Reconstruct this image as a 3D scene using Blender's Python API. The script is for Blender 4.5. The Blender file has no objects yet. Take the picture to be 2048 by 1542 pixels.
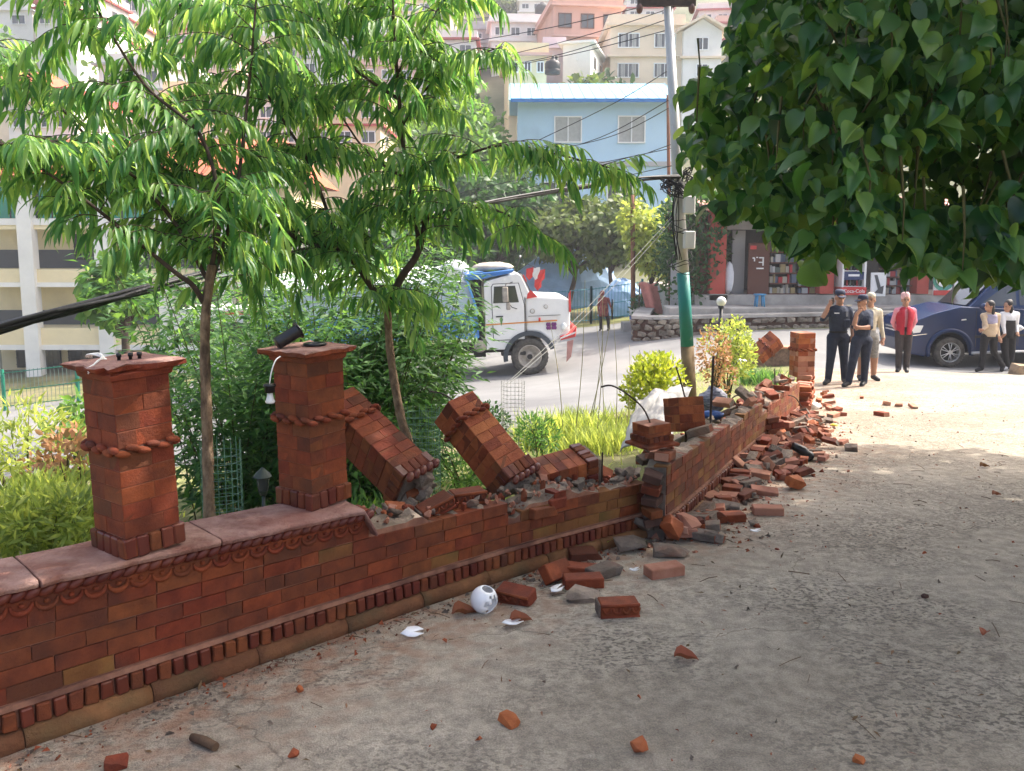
import bpy, bmesh, math, random
import numpy as np
from mathutils import Vector, Matrix, noise as mnoise
from mathutils.geometry import delaunay_2d_cdt

# ------------------------------------------------------------------ camera, sky, sun, exposure
scene = bpy.context.scene
C = scene.collection
F, CX, CY, HOR, EYE = 1650.0, 1024.0, 686.0, 490.0, 1.5      # focal length and rows in photograph pixels
PITCH = math.atan((CY - HOR) / F)
cam_d = bpy.data.cameras.new("camera"); cam = bpy.data.objects.new("camera", cam_d); C.objects.link(cam)
cam.location = (0, 0, EYE); cam.rotation_euler = (math.pi / 2 - PITCH, 0, 0)
cam_d.sensor_width = 36; cam_d.lens = 36 * F / 2048; cam_d.shift_y = -(771 - CY) / 2048
cam_d.clip_start = .05; cam_d.clip_end = 2000
scene.camera = cam
SUN_EL, SUN_AZ = math.radians(50), math.radians(24)           # azimuth from +x towards +y
SUN = Vector((math.cos(SUN_EL) * math.cos(SUN_AZ), math.cos(SUN_EL) * math.sin(SUN_AZ), math.sin(SUN_EL)))
world = bpy.data.worlds.new("World"); scene.world = world; world.use_nodes = True
wn = world.node_tree.nodes; wl = world.node_tree.links
sky = wn.new("ShaderNodeTexSky"); sky.sky_type = 'NISHITA'; sky.sun_disc = False
sky.sun_elevation = SUN_EL; sky.sun_rotation = math.pi / 2 - SUN_AZ
sky.air_density = .8; sky.dust_density = 7.0; sky.ozone_density = .6
wn["Background"].inputs[1].default_value = .15
wl.new(sky.outputs[0], wn["Background"].inputs[0])
sun_d = bpy.data.lights.new("sun", 'SUN'); sun_d.energy = 2.9; sun_d.angle = math.radians(.6); sun_d.color = (1, .94, .85)
sun = bpy.data.objects.new("sun", sun_d); C.objects.link(sun); sun.rotation_euler = SUN.to_track_quat('Z', 'Y').to_euler()
sun.location = (20, 8, 30)
vs = scene.view_settings; vs.view_transform = 'Standard'; vs.look = 'None'; vs.gamma = 1; vs.exposure = 1.78
vs.use_curve_mapping = False
scene.cycles.max_bounces = 6; scene.cycles.diffuse_bounces = 4; scene.cycles.transparent_max_bounces = 8
scene.cycles.use_denoising = True

# ------------------------------------------------------------------ pixel helpers
def P(px, py, d):
    u, v = (px - CX) / F, (py - CY) / F
    y = math.cos(PITCH) - v * math.sin(PITCH); z = -math.sin(PITCH) - v * math.cos(PITCH)
    return Vector((u * d / y, d, EYE + z * d / y))

# ------------------------------------------------------------------ terrain
CP = [(x, y, -.074 * y) for y in (0, 3, 6, 9, 12, 15) for x in (-1 + .3 * y, 4, 9)]
CP += [(0, -6, .35), (8, -6, .35), (-6, -4, .1), (-4, 1, -.25), (16, 6, -.2), (16, 14, -.9)]
CP += [(11, 20.6, -1.5), (17, 20.6, -1.25), (8.2, 17.5, -1.22), (7.2, 25, -1.08), (3.5, 25, -1.5), (15.5, 25, -.75),
       (.55, 22.9, -2.1), (-5, 22.9, -2.35), (-12, 19, -3.3), (-20, 22, -4.1), (-24, 36, -4.9), (-10, 36, -3.4), (3.5, 31.7, -1.73),
       (0, 34, -1.9), (9, 34, -.6), (18, 34, -.2), (.3, 12, -1.15), (-4, 12, -1.6), (5.5, 20, -1.45), (2.5, 14, -1.25), (-2, 6, -.6),
       (-4, 5, -.75), (-6, 8, -1.4), (0, 8, -.65), (1, 10, -.9), (-9, 11, -2.4), (-16, 12, -3.4),
       (5, 46, 0), (0, 60, 6), (-30, 60, 1), (30, 60, 9), (0, 80, 17), (-40, 90, 16), (40, 90, 22), (0, 110, 29), (0, 150, 47), (-80, 150, 44),
       (80, 150, 50), (0, 220, 75), (-140, 220, 70), (140, 220, 78), (0, 300, 108), (-200, 300, 104), (200, 300, 110), (-40, 45, -3.5), (-24, 48, -3.5),
       (60, 30, 3), (80, 60, 10), (-90, 40, -2), (-60, 10, -5), (60, -10, 1), (-60, -20, -2)]
CP = np.array(CP, float)
def _phi(r2): return r2 * np.log(r2 + 1e-9) * .5
def _tps():
    n = len(CP); d2 = ((CP[:, None, :2] - CP[None, :, :2]) ** 2).sum(-1)
    A = np.zeros((n + 3, n + 3)); A[:n, :n] = _phi(d2) + np.eye(n) * .02
    A[:n, n] = 1; A[:n, n + 1:] = CP[:, :2]; A[n:, :n] = A[:n, n:].T
    return np.linalg.solve(A, np.r_[CP[:, 2], 0, 0, 0])
_W = _tps()
def Zs(xy):
    xy = np.asarray(xy, float).reshape(-1, 2)
    d2 = ((xy[:, None, :] - CP[None, :, :2]) ** 2).sum(-1)
    return _phi(d2) @ _W[:-3] + _W[-3] + xy @ _W[-2:]
def Z(x, y): return float(Zs([(x, y)])[0])
def G(px, py):                                   # the point of the terrain seen at a pixel
    o = Vector((0, 0, EYE)); r = P(px, py, 1) - o
    t = .5
    for _ in range(4000):
        q = o + r * t
        if q.z < Z(q.x, q.y): break
        t += .02 + t * .004
    a, b = t - .03 - t * .005, t
    for _ in range(14):
        m = (a + b) / 2; q = o + r * m
        if q.z < Z(q.x, q.y): b = m
        else: a = m
    q = o + r * b
    return Vector((q.x, q.y, Z(q.x, q.y)))

# ------------------------------------------------------------------ mesh building
class MB:
    def __init__(s): s.v = []; s.f = []; s.m = []; s.sm = []
    def add(s, vs, fs, mi=0, M=None, smooth=False):
        o = len(s.v)
        s.v += [tuple(M @ Vector(p)) if M is not None else tuple(p) for p in vs]
        s.f += [tuple(i + o for i in f) for f in fs]; s.m += [mi] * len(fs); s.sm += [smooth] * len(fs)
        return s
    def box(s, c, d, M=None, mi=0, taper=1.0):
        x, y, z = c; a, b, h = d[0] / 2, d[1] / 2, d[2] / 2
        vs = [(x + i * a * (taper if k > 0 else 1), y + j * b * (taper if k > 0 else 1), z + k * h) for k in (-1, 1) for j in (-1, 1) for i in (-1, 1)]
        return s.add(vs, [(0, 2, 3, 1), (4, 5, 7, 6), (0, 1, 5, 4), (2, 6, 7, 3), (0, 4, 6, 2), (1, 3, 7, 5)], mi, M)
    def tube(s, pts, r, n=8, mi=0, M=None, cap=True, flat=1.0, smooth=True):
        pts = [Vector(p) for p in pts]; k = len(pts)
        rs = r if hasattr(r, '__len__') else [r] * k
        vs = []; fs = []; up = None
        for i, p in enumerate(pts):
            t = (pts[min(i + 1, k - 1)] - pts[max(i - 1, 0)])
            t = t.normalized() if t.length > 1e-9 else Vector((0, 0, 1))
            if up is None: up = Vector((0, 0, 1)) if abs(t.z) < .9 else Vector((1, 0, 0))
            a = t.cross(up)
            if a.length < 1e-6: a = t.cross(Vector((.3, 1, .2)))
            a.normalize(); b = a.cross(t).normalized(); up = b
            for j in range(n):
                w = 2 * math.pi * j / n
                vs.append(p + (a * math.cos(w) + b * math.sin(w) * flat) * rs[i])
        for i in range(k - 1):
            for j in range(n):
                fs.append((i * n + j, i * n + (j + 1) % n, (i + 1) * n + (j + 1) % n, (i + 1) * n + j))
        s.add(vs, fs, mi, M, smooth)
        if cap: s.add(vs[:n], [tuple(range(n - 1, -1, -1))], mi, M); s.add(vs[-n:], [tuple(range(n))], mi, M)
        return s
    def lathe(s, prof, n=16, mi=0, M=None, smooth=True):
        vs = []; fs = []; k = len(prof)
        for r, z in prof:
            for j in range(n):
                w = 2 * math.pi * j / n; vs.append((r * math.cos(w), r * math.sin(w), z))
        for i in range(k - 1):
            for j in range(n): fs.append((i * n + j, i * n + (j + 1) % n, (i + 1) * n + (j + 1) % n, (i + 1) * n + j))
        return s.add(vs, fs, mi, M, smooth)
    def prism(s, poly, h0, h1, axis='y', mi=0, M=None):
        n = len(poly)
        def q(p, h): return {'y': (p[0], h, p[1]), 'x': (h, p[0], p[1]), 'z': (p[0], p[1], h)}[axis]
        vs = [q(p, h0) for p in poly] + [q(p, h1) for p in poly]
        fs = [tuple(range(n)), tuple(range(2 * n - 1, n - 1, -1))] + [(i + n, (i + 1) % n + n, (i + 1) % n, i) for i in range(n)]
        return s.add(vs, fs, mi, M)
    def ell(s, c, r, n=10, k=7, mi=0, M=None, jit=0, rng=random):
        vs = []; fs = []
        for i in range(k + 1):
            t = math.pi * i / k
            for j in range(n):
                w = 2 * math.pi * j / n; q = 1 + (rng.uniform(-jit, jit) if jit else 0)
                vs.append((c[0] + r[0] * q * math.sin(t) * math.cos(w), c[1] + r[1] * q * math.sin(t) * math.sin(w), c[2] + r[2] * q * math.cos(t)))
        for i in range(k):
            for j in range(n): fs.append(((i + 1) * n + j, (i + 1) * n + (j + 1) % n, i * n + (j + 1) % n, i * n + j))
        return s.add(vs, fs, mi, M, True)
    def mesh(s, name, mats, bev=0, seg=1, recalc=True, angle=.5):
        me = bpy.data.meshes.new(name)
        me.from_pydata([tuple(p) for p in s.v], [], s.f)
        for m in (mats if isinstance(mats, (list, tuple)) else [mats]): me.materials.append(m)
        me.polygons.foreach_set('material_index', s.m); me.polygons.foreach_set('use_smooth', s.sm)
        if recalc or bev:
            bm = bmesh.new(); bm.from_mesh(me)
            bmesh.ops.remove_doubles(bm, verts=bm.verts, dist=1e-5)
            bmesh.ops.recalc_face_normals(bm, faces=bm.faces)
            if bev:
                es = [e for e in bm.edges if len(e.link_faces) == 2 and e.calc_face_angle(0) > angle]
                if es: bmesh.ops.bevel(bm, geom=es, offset=bev, segments=seg, affect='EDGES', profile=.5, clamp_overlap=True)
            bm.to_mesh(me); bm.free()
        me.update(); return me
    def build(s, name, mats, parent=None, bev=0, seg=1, M=None, recalc=True, angle=.5):
        o = bpy.data.objects.new(name, s.mesh(name, mats, bev, seg, recalc, angle)); C.objects.link(o)
        if parent is not None: o.parent = parent
        if M is not None: o.matrix_local = M
        return o
def tag(o, label, cat, group=None):
    o['label'] = label; o['category'] = cat
    if group: o['group'] = group
    return o
def thing(name, label, cat, loc=(0, 0, 0), rz=0, group=None):
    o = bpy.data.objects.new(name, None); C.objects.link(o); o.empty_display_size = .1
    o.location = loc; o.rotation_euler = (0, 0, rz); return tag(o, label, cat, group)
def struct(o): o['kind'] = 'structure'; return o
def stuff(o): o['kind'] = 'stuff'; return o
def place(name, me, M, parent=None):
    o = bpy.data.objects.new(name, me); C.objects.link(o)
    if parent is not None: o.parent = parent
    o.matrix_local = M; return o
def basis(loc, x, y, z, sx=1, sy=1, sz=1):
    x, y, z = Vector(x) * sx, Vector(y) * sy, Vector(z) * sz
    return Matrix(((x[0], y[0], z[0], loc[0]), (x[1], y[1], z[1], loc[1]), (x[2], y[2], z[2], loc[2]), (0, 0, 0, 1)))
def TR(loc, e=(0, 0, 0), s=(1, 1, 1)):
    from mathutils import Euler
    return Matrix.LocRotScale(Vector(loc), Euler(e), Vector(s))
def smoothpath(pts, n=4):
    pts = [Vector(p) for p in pts]; out = []
    for i in range(len(pts) - 1):
        a, b, c, d = pts[max(i - 1, 0)], pts[i], pts[i + 1], pts[min(i + 2, len(pts) - 1)]
        for k in range(n):
            t = k / n
            out.append(.5 * ((2 * b) + (c - a) * t + (2 * a - 5 * b + 4 * c - d) * t * t + (3 * b - a - 3 * c + d) * t ** 3))
    return out + [pts[-1]]

# ------------------------------------------------------------------ materials
def mat(name, col, rough=.75, var=.2, scale=6, bump=0, bscale=60, metal=0, rnd=.0, col2=None, spec=.35, dirt=None, stretch=None, coat=0):
    m = bpy.data.materials.new(name); m.use_nodes = True
    N = m.node_tree.nodes; L = m.node_tree.links; b = N["Principled BSDF"]
    b.inputs['Roughness'].default_value = rough; b.inputs['Metallic'].default_value = metal
    b.inputs['Specular IOR Level'].default_value = spec; b.inputs['Coat Weight'].default_value = coat
    tc = N.new('ShaderNodeTexCoord'); oi = N.new('ShaderNodeObjectInfo')
    off = N.new('ShaderNodeVectorMath'); off.operation = 'MULTIPLY_ADD'; off.inputs[1].default_value = (37, 19, 53)
    L.new(oi.outputs['Random'], off.inputs[0]); L.new(tc.outputs['Object'], off.inputs[2])
    vec = off.outputs[0]
    if stretch:
        mp = N.new('ShaderNodeMapping'); mp.inputs['Scale'].default_value = stretch; L.new(vec, mp.inputs[0]); vec = mp.outputs[0]
    nz = N.new('ShaderNodeTexNoise'); nz.inputs['Scale'].default_value = scale; nz.inputs['Detail'].default_value = 6; nz.inputs['Roughness'].default_value = .65
    L.new(vec, nz.inputs['Vector'])
    cr = N.new('ShaderNodeValToRGB'); cr.color_ramp.elements[0].position = .32; cr.color_ramp.elements[1].position = .68
    a = [max(0, c * (1 - var)) for c in col]; e = col2 if col2 else [min(1, c * (1 + var)) for c in col]
    cr.color_ramp.elements[0].color = (*a, 1); cr.color_ramp.elements[1].color = (*e, 1)
    L.new(nz.outputs['Fac'], cr.inputs[0]); out = cr.outputs[0]
    if dirt:                                                  # (colour, scale, threshold, strength)
        n2 = N.new('ShaderNodeTexNoise'); n2.inputs['Scale'].default_value = dirt[1]; n2.inputs['Detail'].default_value = 8; L.new(vec, n2.inputs['Vector'])
        r2 = N.new('ShaderNodeValToRGB'); r2.color_ramp.elements[0].position = dirt[2]; r2.color_ramp.elements[1].position = dirt[2] + .14
        r2.color_ramp.elements[1].color = (dirt[3],) * 3 + (1,); L.new(n2.outputs['Fac'], r2.inputs[0])
        mx = N.new('ShaderNodeMix'); mx.data_type = 'RGBA'; L.new(r2.outputs[0], mx.inputs[0]); L.new(out, mx.inputs[6]); mx.inputs[7].default_value = (*dirt[0], 1)
        out = mx.outputs[2]
    if rnd:
        hs = N.new('ShaderNodeHueSaturation'); mr = N.new('ShaderNodeMapRange'); mr.inputs[3].default_value = 1 - rnd; mr.inputs[4].default_value = 1 + rnd
        L.new(oi.outputs['Random'], mr.inputs[0]); L.new(mr.outputs[0], hs.inputs['Value']); L.new(out, hs.inputs['Color'])
        m2 = N.new('ShaderNodeMath'); m2.operation = 'MULTIPLY_ADD'; m2.inputs[1].default_value = .012; m2.inputs[2].default_value = .494
        L.new(oi.outputs['Random'], m2.inputs[0]); L.new(m2.outputs[0], hs.inputs['Hue']); out = hs.outputs[0]
    L.new(out, b.inputs['Base Color'])
    if bump:
        nb = N.new('ShaderNodeTexNoise'); nb.inputs['Scale'].default_value = bscale; nb.inputs['Detail'].default_value = 8; nb.inputs['Roughness'].default_value = .7; L.new(vec, nb.inputs['Vector'])
        bp = N.new('ShaderNodeBump'); bp.inputs['Strength'].default_value = min(1, bump * 4); bp.inputs['Distance'].default_value = .02 * bump * 4; L.new(nb.outputs['Fac'], bp.inputs['Height']); L.new(bp.outputs[0], b.inputs['Normal'])
    return m
def leafmat(name, col, tcol, trans=.4, rough=.45, rnd=.35, hue=.02, spec=.4):
    m = bpy.data.materials.new(name); m.use_nodes = True
    N = m.node_tree.nodes; L = m.node_tree.links; b = N["Principled BSDF"]
    b.inputs['Roughness'].default_value = rough; b.inputs['Specular IOR Level'].default_value = spec
    g = N.new('ShaderNodeNewGeometry'); oi = N.new('ShaderNodeObjectInfo')
    ad = N.new('ShaderNodeMath'); ad.operation = 'ADD'; L.new(g.outputs['Random Per Island'], ad.inputs[0]); L.new(oi.outputs['Random'], ad.inputs[1])
    fr = N.new('ShaderNodeMath'); fr.operation = 'FRACT'; L.new(ad.outputs[0], fr.inputs[0])
    mr = N.new('ShaderNodeMapRange'); mr.inputs[3].default_value = 1 - rnd; mr.inputs[4].default_value = 1 + rnd; L.new(fr.outputs[0], mr.inputs[0])
    mh = N.new('ShaderNodeMapRange'); mh.inputs[3].default_value = .5 + hue; mh.inputs[4].default_value = .5 - hue; L.new(fr.outputs[0], mh.inputs[0])
    tl = N.new('ShaderNodeBsdfTranslucent'); ms = N.new('ShaderNodeMixShader'); ms.inputs[0].default_value = trans
    for c, inp in ((col, b.inputs['Base Color']), (tcol, tl.inputs[0])):
        hs = N.new('ShaderNodeHueSaturation'); hs.inputs['Color'].default_value = (*c, 1); L.new(mr.outputs[0], hs.inputs['Value']); L.new(mh.outputs[0], hs.inputs['Hue']); L.new(hs.outputs[0], inp)
    L.new(b.outputs[0], ms.inputs[1]); L.new(tl.outputs[0], ms.inputs[2]); L.new(ms.outputs[0], N['Material Output'].inputs[0])
    return m
def glassmat(name, col=(.03, .035, .04), rough=.08):
    m = mat(name, col, rough, .15, 2); m.node_tree.nodes["Principled BSDF"].inputs['Specular IOR Level'].default_value = .8; return m

# ------------------------------------------------------------------ leaf clouds
def leaftemplate(kind):
    if kind == 'lance':        # long drooping leaf, length 1 along x, folded along the midrib, curling down
        xs = [0, .18, .45, .75, 1]; ws = [.012, .085, .115, .07, 0]; zs = [0, .015, -.02, -.11, -.26]
    elif kind == 'heart':
        xs = [.04, .0, .1, .28, .5, .72, .9, 1]; ws = [.015, .13, .29, .385, .37, .24, .085, 0]; zs = [.0, .01, .02, .03, .02, -.02, -.08, -.14]
    elif kind == 'oval':
        xs = [0, .3, .7, 1]; ws = [.02, .26, .22, 0]; zs = [0, .03, 0, -.08]
    elif kind == 'thin':
        xs = [0, .35, 1]; ws = [.01, .11, 0]; zs = [0, .02, -.08]
    else:                      # blade
        xs = [0, .5, 1]; ws = [.022, .018, 0]; zs = [0, .03, -.06]
    v = []; f = []
    lift = .35 if kind in ('lance', 'heart') else .25
    for x, w, z in zip(xs, ws, zs):
        v += [(x, w, z + w * lift), (x, 0, z), (x, -w, z + w * lift)]
    v = v[:-3] + [(xs[-1], 0, zs[-1])]
    n = len(xs)
    for i in range(n - 2):
        a = i * 3; f += [(a, a + 1, a + 4, a + 3), (a + 1, a + 2, a + 5, a + 4)]
    a = (n - 2) * 3; t = a + 3
    f += [(a, a + 1, t), (a + 1, a + 2, t)]
    return np.array(v, float), f
LT = {k: leaftemplate(k) for k in ('lance', 'heart', 'oval', 'thin', 'blade')}
def frames(dirs, nrm):
    d = dirs / np.linalg.norm(dirs, axis=1, keepdims=True)
    w = np.cross(nrm, d); l = np.linalg.norm(w, axis=1, keepdims=True); l[l < 1e-6] = 1; w = w / l
    n = np.cross(d, w); return d, w, n
def leafcloud(name, kind, pos, dirs, nrm, size, m, parent=None, wide=1.0, curl=1.0):
    tv, tf = LT[kind]; pos = np.asarray(pos, float); n = len(pos)
    d, w, u = frames(np.asarray(dirs, float), np.asarray(nrm, float)); size = np.broadcast_to(np.asarray(size, float), (n,))
    V = pos[:, None, :] + size[:, None, None] * (tv[None, :, 0:1] * d[:, None, :] + np.reshape(wide, (-1, 1, 1)) * tv[None, :, 1:2] * w[:, None, :] + np.reshape(curl, (-1, 1, 1)) * tv[None, :, 2:3] * u[:, None, :])
    k = len(tv); V = V.reshape(-1, 3)
    li = np.array([i for f in tf for i in f]); ln = np.array([len(f) for f in tf])
    loops = (li[None, :] + (np.arange(n) * k)[:, None]).ravel(); tot = np.tile(ln, n); st = np.r_[0, np.cumsum(tot)[:-1]]
    me = bpy.data.meshes.new(name); me.vertices.add(len(V)); me.vertices.foreach_set('co', V.ravel())
    me.loops.add(len(loops)); me.loops.foreach_set('vertex_index', loops.astype(np.int32))
    me.polygons.add(len(tot)); me.polygons.foreach_set('loop_start', st.astype(np.int32)); me.polygons.foreach_set('loop_total', tot.astype(np.int32))
    me.polygons.foreach_set('use_smooth', np.ones(len(tot), bool))
    me.materials.append(m); me.update(calc_edges=True)
    o = bpy.data.objects.new(name, me); C.objects.link(o)
    if parent is not None: o.parent = parent; o.matrix_parent_inverse = parent.matrix_basis.inverted()
    return o
def adopt(o, root):
    o.parent = root; o.matrix_parent_inverse = root.matrix_basis.inverted(); return o
R = random.Random(7)
rng = np.random.default_rng(11)
# ------------------------------------------------------------------ shared materials
M_path = mat('path_concrete', (.39, .325, .245), .9, .12, .55, .12, 22, col2=(.50, .435, .345), dirt=((.29, .245, .19), .8, .5, .5))
def add_dark_speckle(m):
    N = m.node_tree.nodes; L = m.node_tree.links; b = N["Principled BSDF"]
    src = b.inputs['Base Color'].links[0].from_socket
    tc = N.new('ShaderNodeTexCoord')
    def ns(sc, lo, hi, det=3, st=None):
        v = tc.outputs['Object']
        if st:
            mp = N.new('ShaderNodeMapping'); mp.inputs['Scale'].default_value = st; L.new(v, mp.inputs[0]); v = mp.outputs[0]
        n = N.new('ShaderNodeTexNoise'); n.inputs['Scale'].default_value = sc; n.inputs['Detail'].default_value = det; L.new(v, n.inputs['Vector'])
        r = N.new('ShaderNodeMapRange'); r.inputs[1].default_value = lo; r.inputs[2].default_value = hi; L.new(n.outputs['Fac'], r.inputs[0]); return r.outputs[0]
    a = ns(42, .50, .60, 5, (1, 1.25, 1)); c = ns(.8, .42, .60, 5)        # pitted aggregate in worn patches
    mu = N.new('ShaderNodeMath'); mu.operation = 'MULTIPLY'; L.new(a, mu.inputs[0]); L.new(c, mu.inputs[1])
    gr = ns(160, .35, .65, 3); g2 = ns(14, .35, .65, 6)
    hv = N.new('ShaderNodeHueSaturation'); av = N.new('ShaderNodeMath'); av.operation = 'ADD'; L.new(gr, av.inputs[0]); L.new(g2, av.inputs[1])
    mv = N.new('ShaderNodeMapRange'); mv.inputs[1].default_value = 0; mv.inputs[2].default_value = 2; mv.inputs[3].default_value = .58; mv.inputs[4].default_value = 1.36; L.new(av.outputs[0], mv.inputs[0])
    L.new(mv.outputs[0], hv.inputs['Value']); L.new(src, hv.inputs['Color'])
    mx = N.new('ShaderNodeMix'); mx.data_type = 'RGBA'; L.new(mu.outputs[0], mx.inputs[0]); L.new(hv.outputs[0], mx.inputs[6]); mx.inputs[7].default_value = (.17, .145, .115, 1)
    r1 = ns(9, .45, .62, 8)
    ln = N.new('ShaderNodeVectorMath'); ln.operation = 'DOT_PRODUCT'; ln.inputs[1].default_value = (.894, -.447, 0); L.new(tc.outputs['Object'], ln.inputs[0])
    d1 = N.new('ShaderNodeMapRange'); d1.inputs[1].default_value = .1; d1.inputs[2].default_value = -1.2; L.new(ln.outputs['Value'], d1.inputs[0])   # brick dust near the fallen wall
    lb = N.new('ShaderNodeVectorMath'); lb.operation = 'DOT_PRODUCT'; lb.inputs[1].default_value = (.707, -.707, 0); L.new(tc.outputs['Object'], lb.inputs[0])
    d2 = N.new('ShaderNodeMapRange'); d2.inputs[1].default_value = -2.2; d2.inputs[2].default_value = -3.0; L.new(lb.outputs['Value'], d2.inputs[0])
    dd = N.new('ShaderNodeMath'); dd.operation = 'MULTIPLY'; L.new(d1.outputs[0], dd.inputs[0]); L.new(d2.outputs[0], dd.inputs[1])
    m3 = N.new('ShaderNodeMath'); m3.operation = 'MULTIPLY'; L.new(dd.outputs[0], m3.inputs[0]); L.new(r1, m3.inputs[1])
    m4 = N.new('ShaderNodeMath'); m4.operation = 'MULTIPLY'; L.new(m3.outputs[0], m4.inputs[0]); m4.inputs[1].default_value = .7; m4.use_clamp = True
    mx2 = N.new('ShaderNodeMix'); mx2.data_type = 'RGBA'; L.new(m4.outputs[0], mx2.inputs[0]); L.new(mx.outputs[2], mx2.inputs[6]); mx2.inputs[7].default_value = (.36, .19, .115, 1)
    # hairline cracks
    vo = N.new('ShaderNodeTexVoronoi'); vo.feature = 'DISTANCE_TO_EDGE'; vo.inputs['Scale'].default_value = .45; nw = N.new('ShaderNodeTexNoise'); nw.inputs['Scale'].default_value = 3; nw.inputs['Detail'].default_value = 8; L.new(tc.outputs['Object'], nw.inputs['Vector'])
    wv = N.new('ShaderNodeVectorMath'); wv.operation = 'MULTIPLY_ADD'; wv.inputs[1].default_value = (.5, .5, .5); L.new(nw.outputs['Color'], wv.inputs[0]); L.new(tc.outputs['Object'], wv.inputs[2]); L.new(wv.outputs[0], vo.inputs['Vector'])
    cr = N.new('ShaderNodeMapRange'); cr.inputs[1].default_value = .004; cr.inputs[2].default_value = .0; cr.inputs[4].default_value = .55; L.new(vo.outputs['Distance'], cr.inputs[0])
    mx3 = N.new('ShaderNodeMix'); mx3.data_type = 'RGBA'; L.new(cr.outputs[0], mx3.inputs[0]); L.new(mx2.outputs[2], mx3.inputs[6]); mx3.inputs[7].default_value = (.08, .065, .05, 1)
    L.new(mx3.outputs[2], b.inputs['Base Color'])
    bp = b.inputs['Normal'].links[0].from_node
    ad = N.new('ShaderNodeMath'); ad.operation = 'SUBTRACT'; L.new(av.outputs[0], ad.inputs[0]); L.new(mu.outputs[0], ad.inputs[1]); L.new(ad.outputs[0], bp.inputs['Height'])
    bp.inputs['Strength'].default_value = .8; bp.inputs['Distance'].default_value = .008
add_dark_speckle(M_path)
M_asphalt = mat('asphalt', (.15, .15, .152), .85, .18, .35, .06, 60, col2=(.21, .21, .205), dirt=((.27, .25, .22), .25, .55, .5))
M_soil = mat('garden_soil', (.13, .125, .05), .95, .4, .9, .2, 12, col2=(.20, .21, .07), dirt=((.24, .19, .12), .7, .5, .6))
M_hill = mat('hill_ground', (.07, .10, .03), .95, .4, .08, 0, col2=(.17, .16, .10))
M_conc = mat('weathered_concrete', (.36, .34, .31), .85, .2, 1.5, .06, 30, dirt=((.16, .15, .13), 1.2, .5, .6))
M_brickc = [mat('terracotta_' + n, c, .75, .28, 11, .14, 90, rnd=.12, col2=c2, dirt=((.06, .022, .013), 2.2, .5, .65), spec=.3) for n, c, c2 in
            (('red', (.175, .031, .010), (.26, .055, .018)), ('brown', (.145, .034, .012), (.22, .058, .019)), ('orange', (.33, .075, .022), (.40, .115, .04)))]
M_mossbrick = mat('mossy_terracotta', (.19, .068, .02), .85, .25, 7, .14, 90, rnd=.12, col2=(.25, .11, .032), dirt=((.085, .075, .02), 2.5, .52, .6))
M_dust = mat('dusty_terracotta', (.36, .14, .08), .9, .2, 6, .1, 50, rnd=.15, col2=(.46, .23, .155), dirt=((.26, .10, .06), 3, .55, .7))
M_cop = mat('pink_coping', (.30, .125, .09), .9, .3, 7, .3, 30, rnd=.1, col2=(.50, .31, .25), dirt=((.27, .09, .05), 2.2, .56, .6))
M_mortar = mat('old_mortar', (.27, .20, .145), .95, .25, 8, .3, 30, col2=(.38, .30, .235), dirt=((.11, .08, .06), 5, .5, .7))
M_gmortar = mat('grey_mortar', (.17, .135, .105), .95, .3, 8, .3, 30, rnd=.2, col2=(.28, .22, .175), dirt=((.26, .10, .05), 3, .56, .6))
M_darkm = mat('dark_joint', (.085, .042, .03), .95, .3, 8, .2, 30)
M_joint = mat('pale_joint', (.29, .14, .09), .95, .3, 14, .1, 30, dirt=((.10, .04, .03), 4, .5, .8))
M_rope = mat('dark_glazed_terracotta', (.11, .022, .012), .4, .25, 9, .05, 45, rnd=.15)
M_steel = mat('rusty_steel', (.05, .032, .025), .7, .3, 20, .05, 60)
M_black = mat('black_plastic', (.012, .012, .013), .35, .1, 5, spec=.5)
M_white = mat('white_plastic', (.78, .78, .76), .4, .05, 4)
M_wire = mat('black_cable', (.012, .012, .014), .5, .1, 5)
M_galv = mat('galvanised_wire', (.30, .30, .28), .6, .1, 9)

# ------------------------------------------------------------------ ground
WALL1 = [(-3.3, 1.15), (-2.6, 1.92), (-1.73, 2.79), (-.74, 3.76), (.08, 4.53), (.87, 5.19)]
WALL2 = [(.98, 5.07), (2.38, 7.9), (3.78, 10.7)]
PATH_POLY = [(-6.5, -3), (-3.3, 1.2), (-2.6, 1.97), (-1.73, 2.84), (-.74, 3.81), (.08, 4.58), (.85, 5.1), (2.38, 7.95), (3.78, 10.75), (5.2, 14.2), (6.2, 17), (6.9, 18.7), (12, 18.8), (15, 18.6), (12, 8), (11, -3)]
STREET = [(6.9, 18.65), (6.6, 20.2), (5, 20.6), (3.6, 17.5), (2.3, 13.6), (.3, 12), (-3, 11.6), (-9, 12.6), (-14, 14.6), (-24, 19.5), (-36, 24), (-36, 33), (-24, 29),
          (-14, 30), (-6, 31.5), (0, 33), (4.6, 32.6), (5.2, 31), (3.9, 25.4), (7.2, 25.1), (15.5, 25.1), (26, 25), (26, 18.5), (15, 18.55)]
def inpoly(x, y, poly):
    r = np.zeros(x.shape, bool); j = len(poly) - 1
    for i in range(len(poly)):
        xi, yi = poly[i]; xj, yj = poly[j]
        c = ((yi > y) != (yj > y)) & (x < (xj - xi) * (y - yi) / (yj - yi + 1e-12) + xi); r ^= c; j = i
    return r
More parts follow.
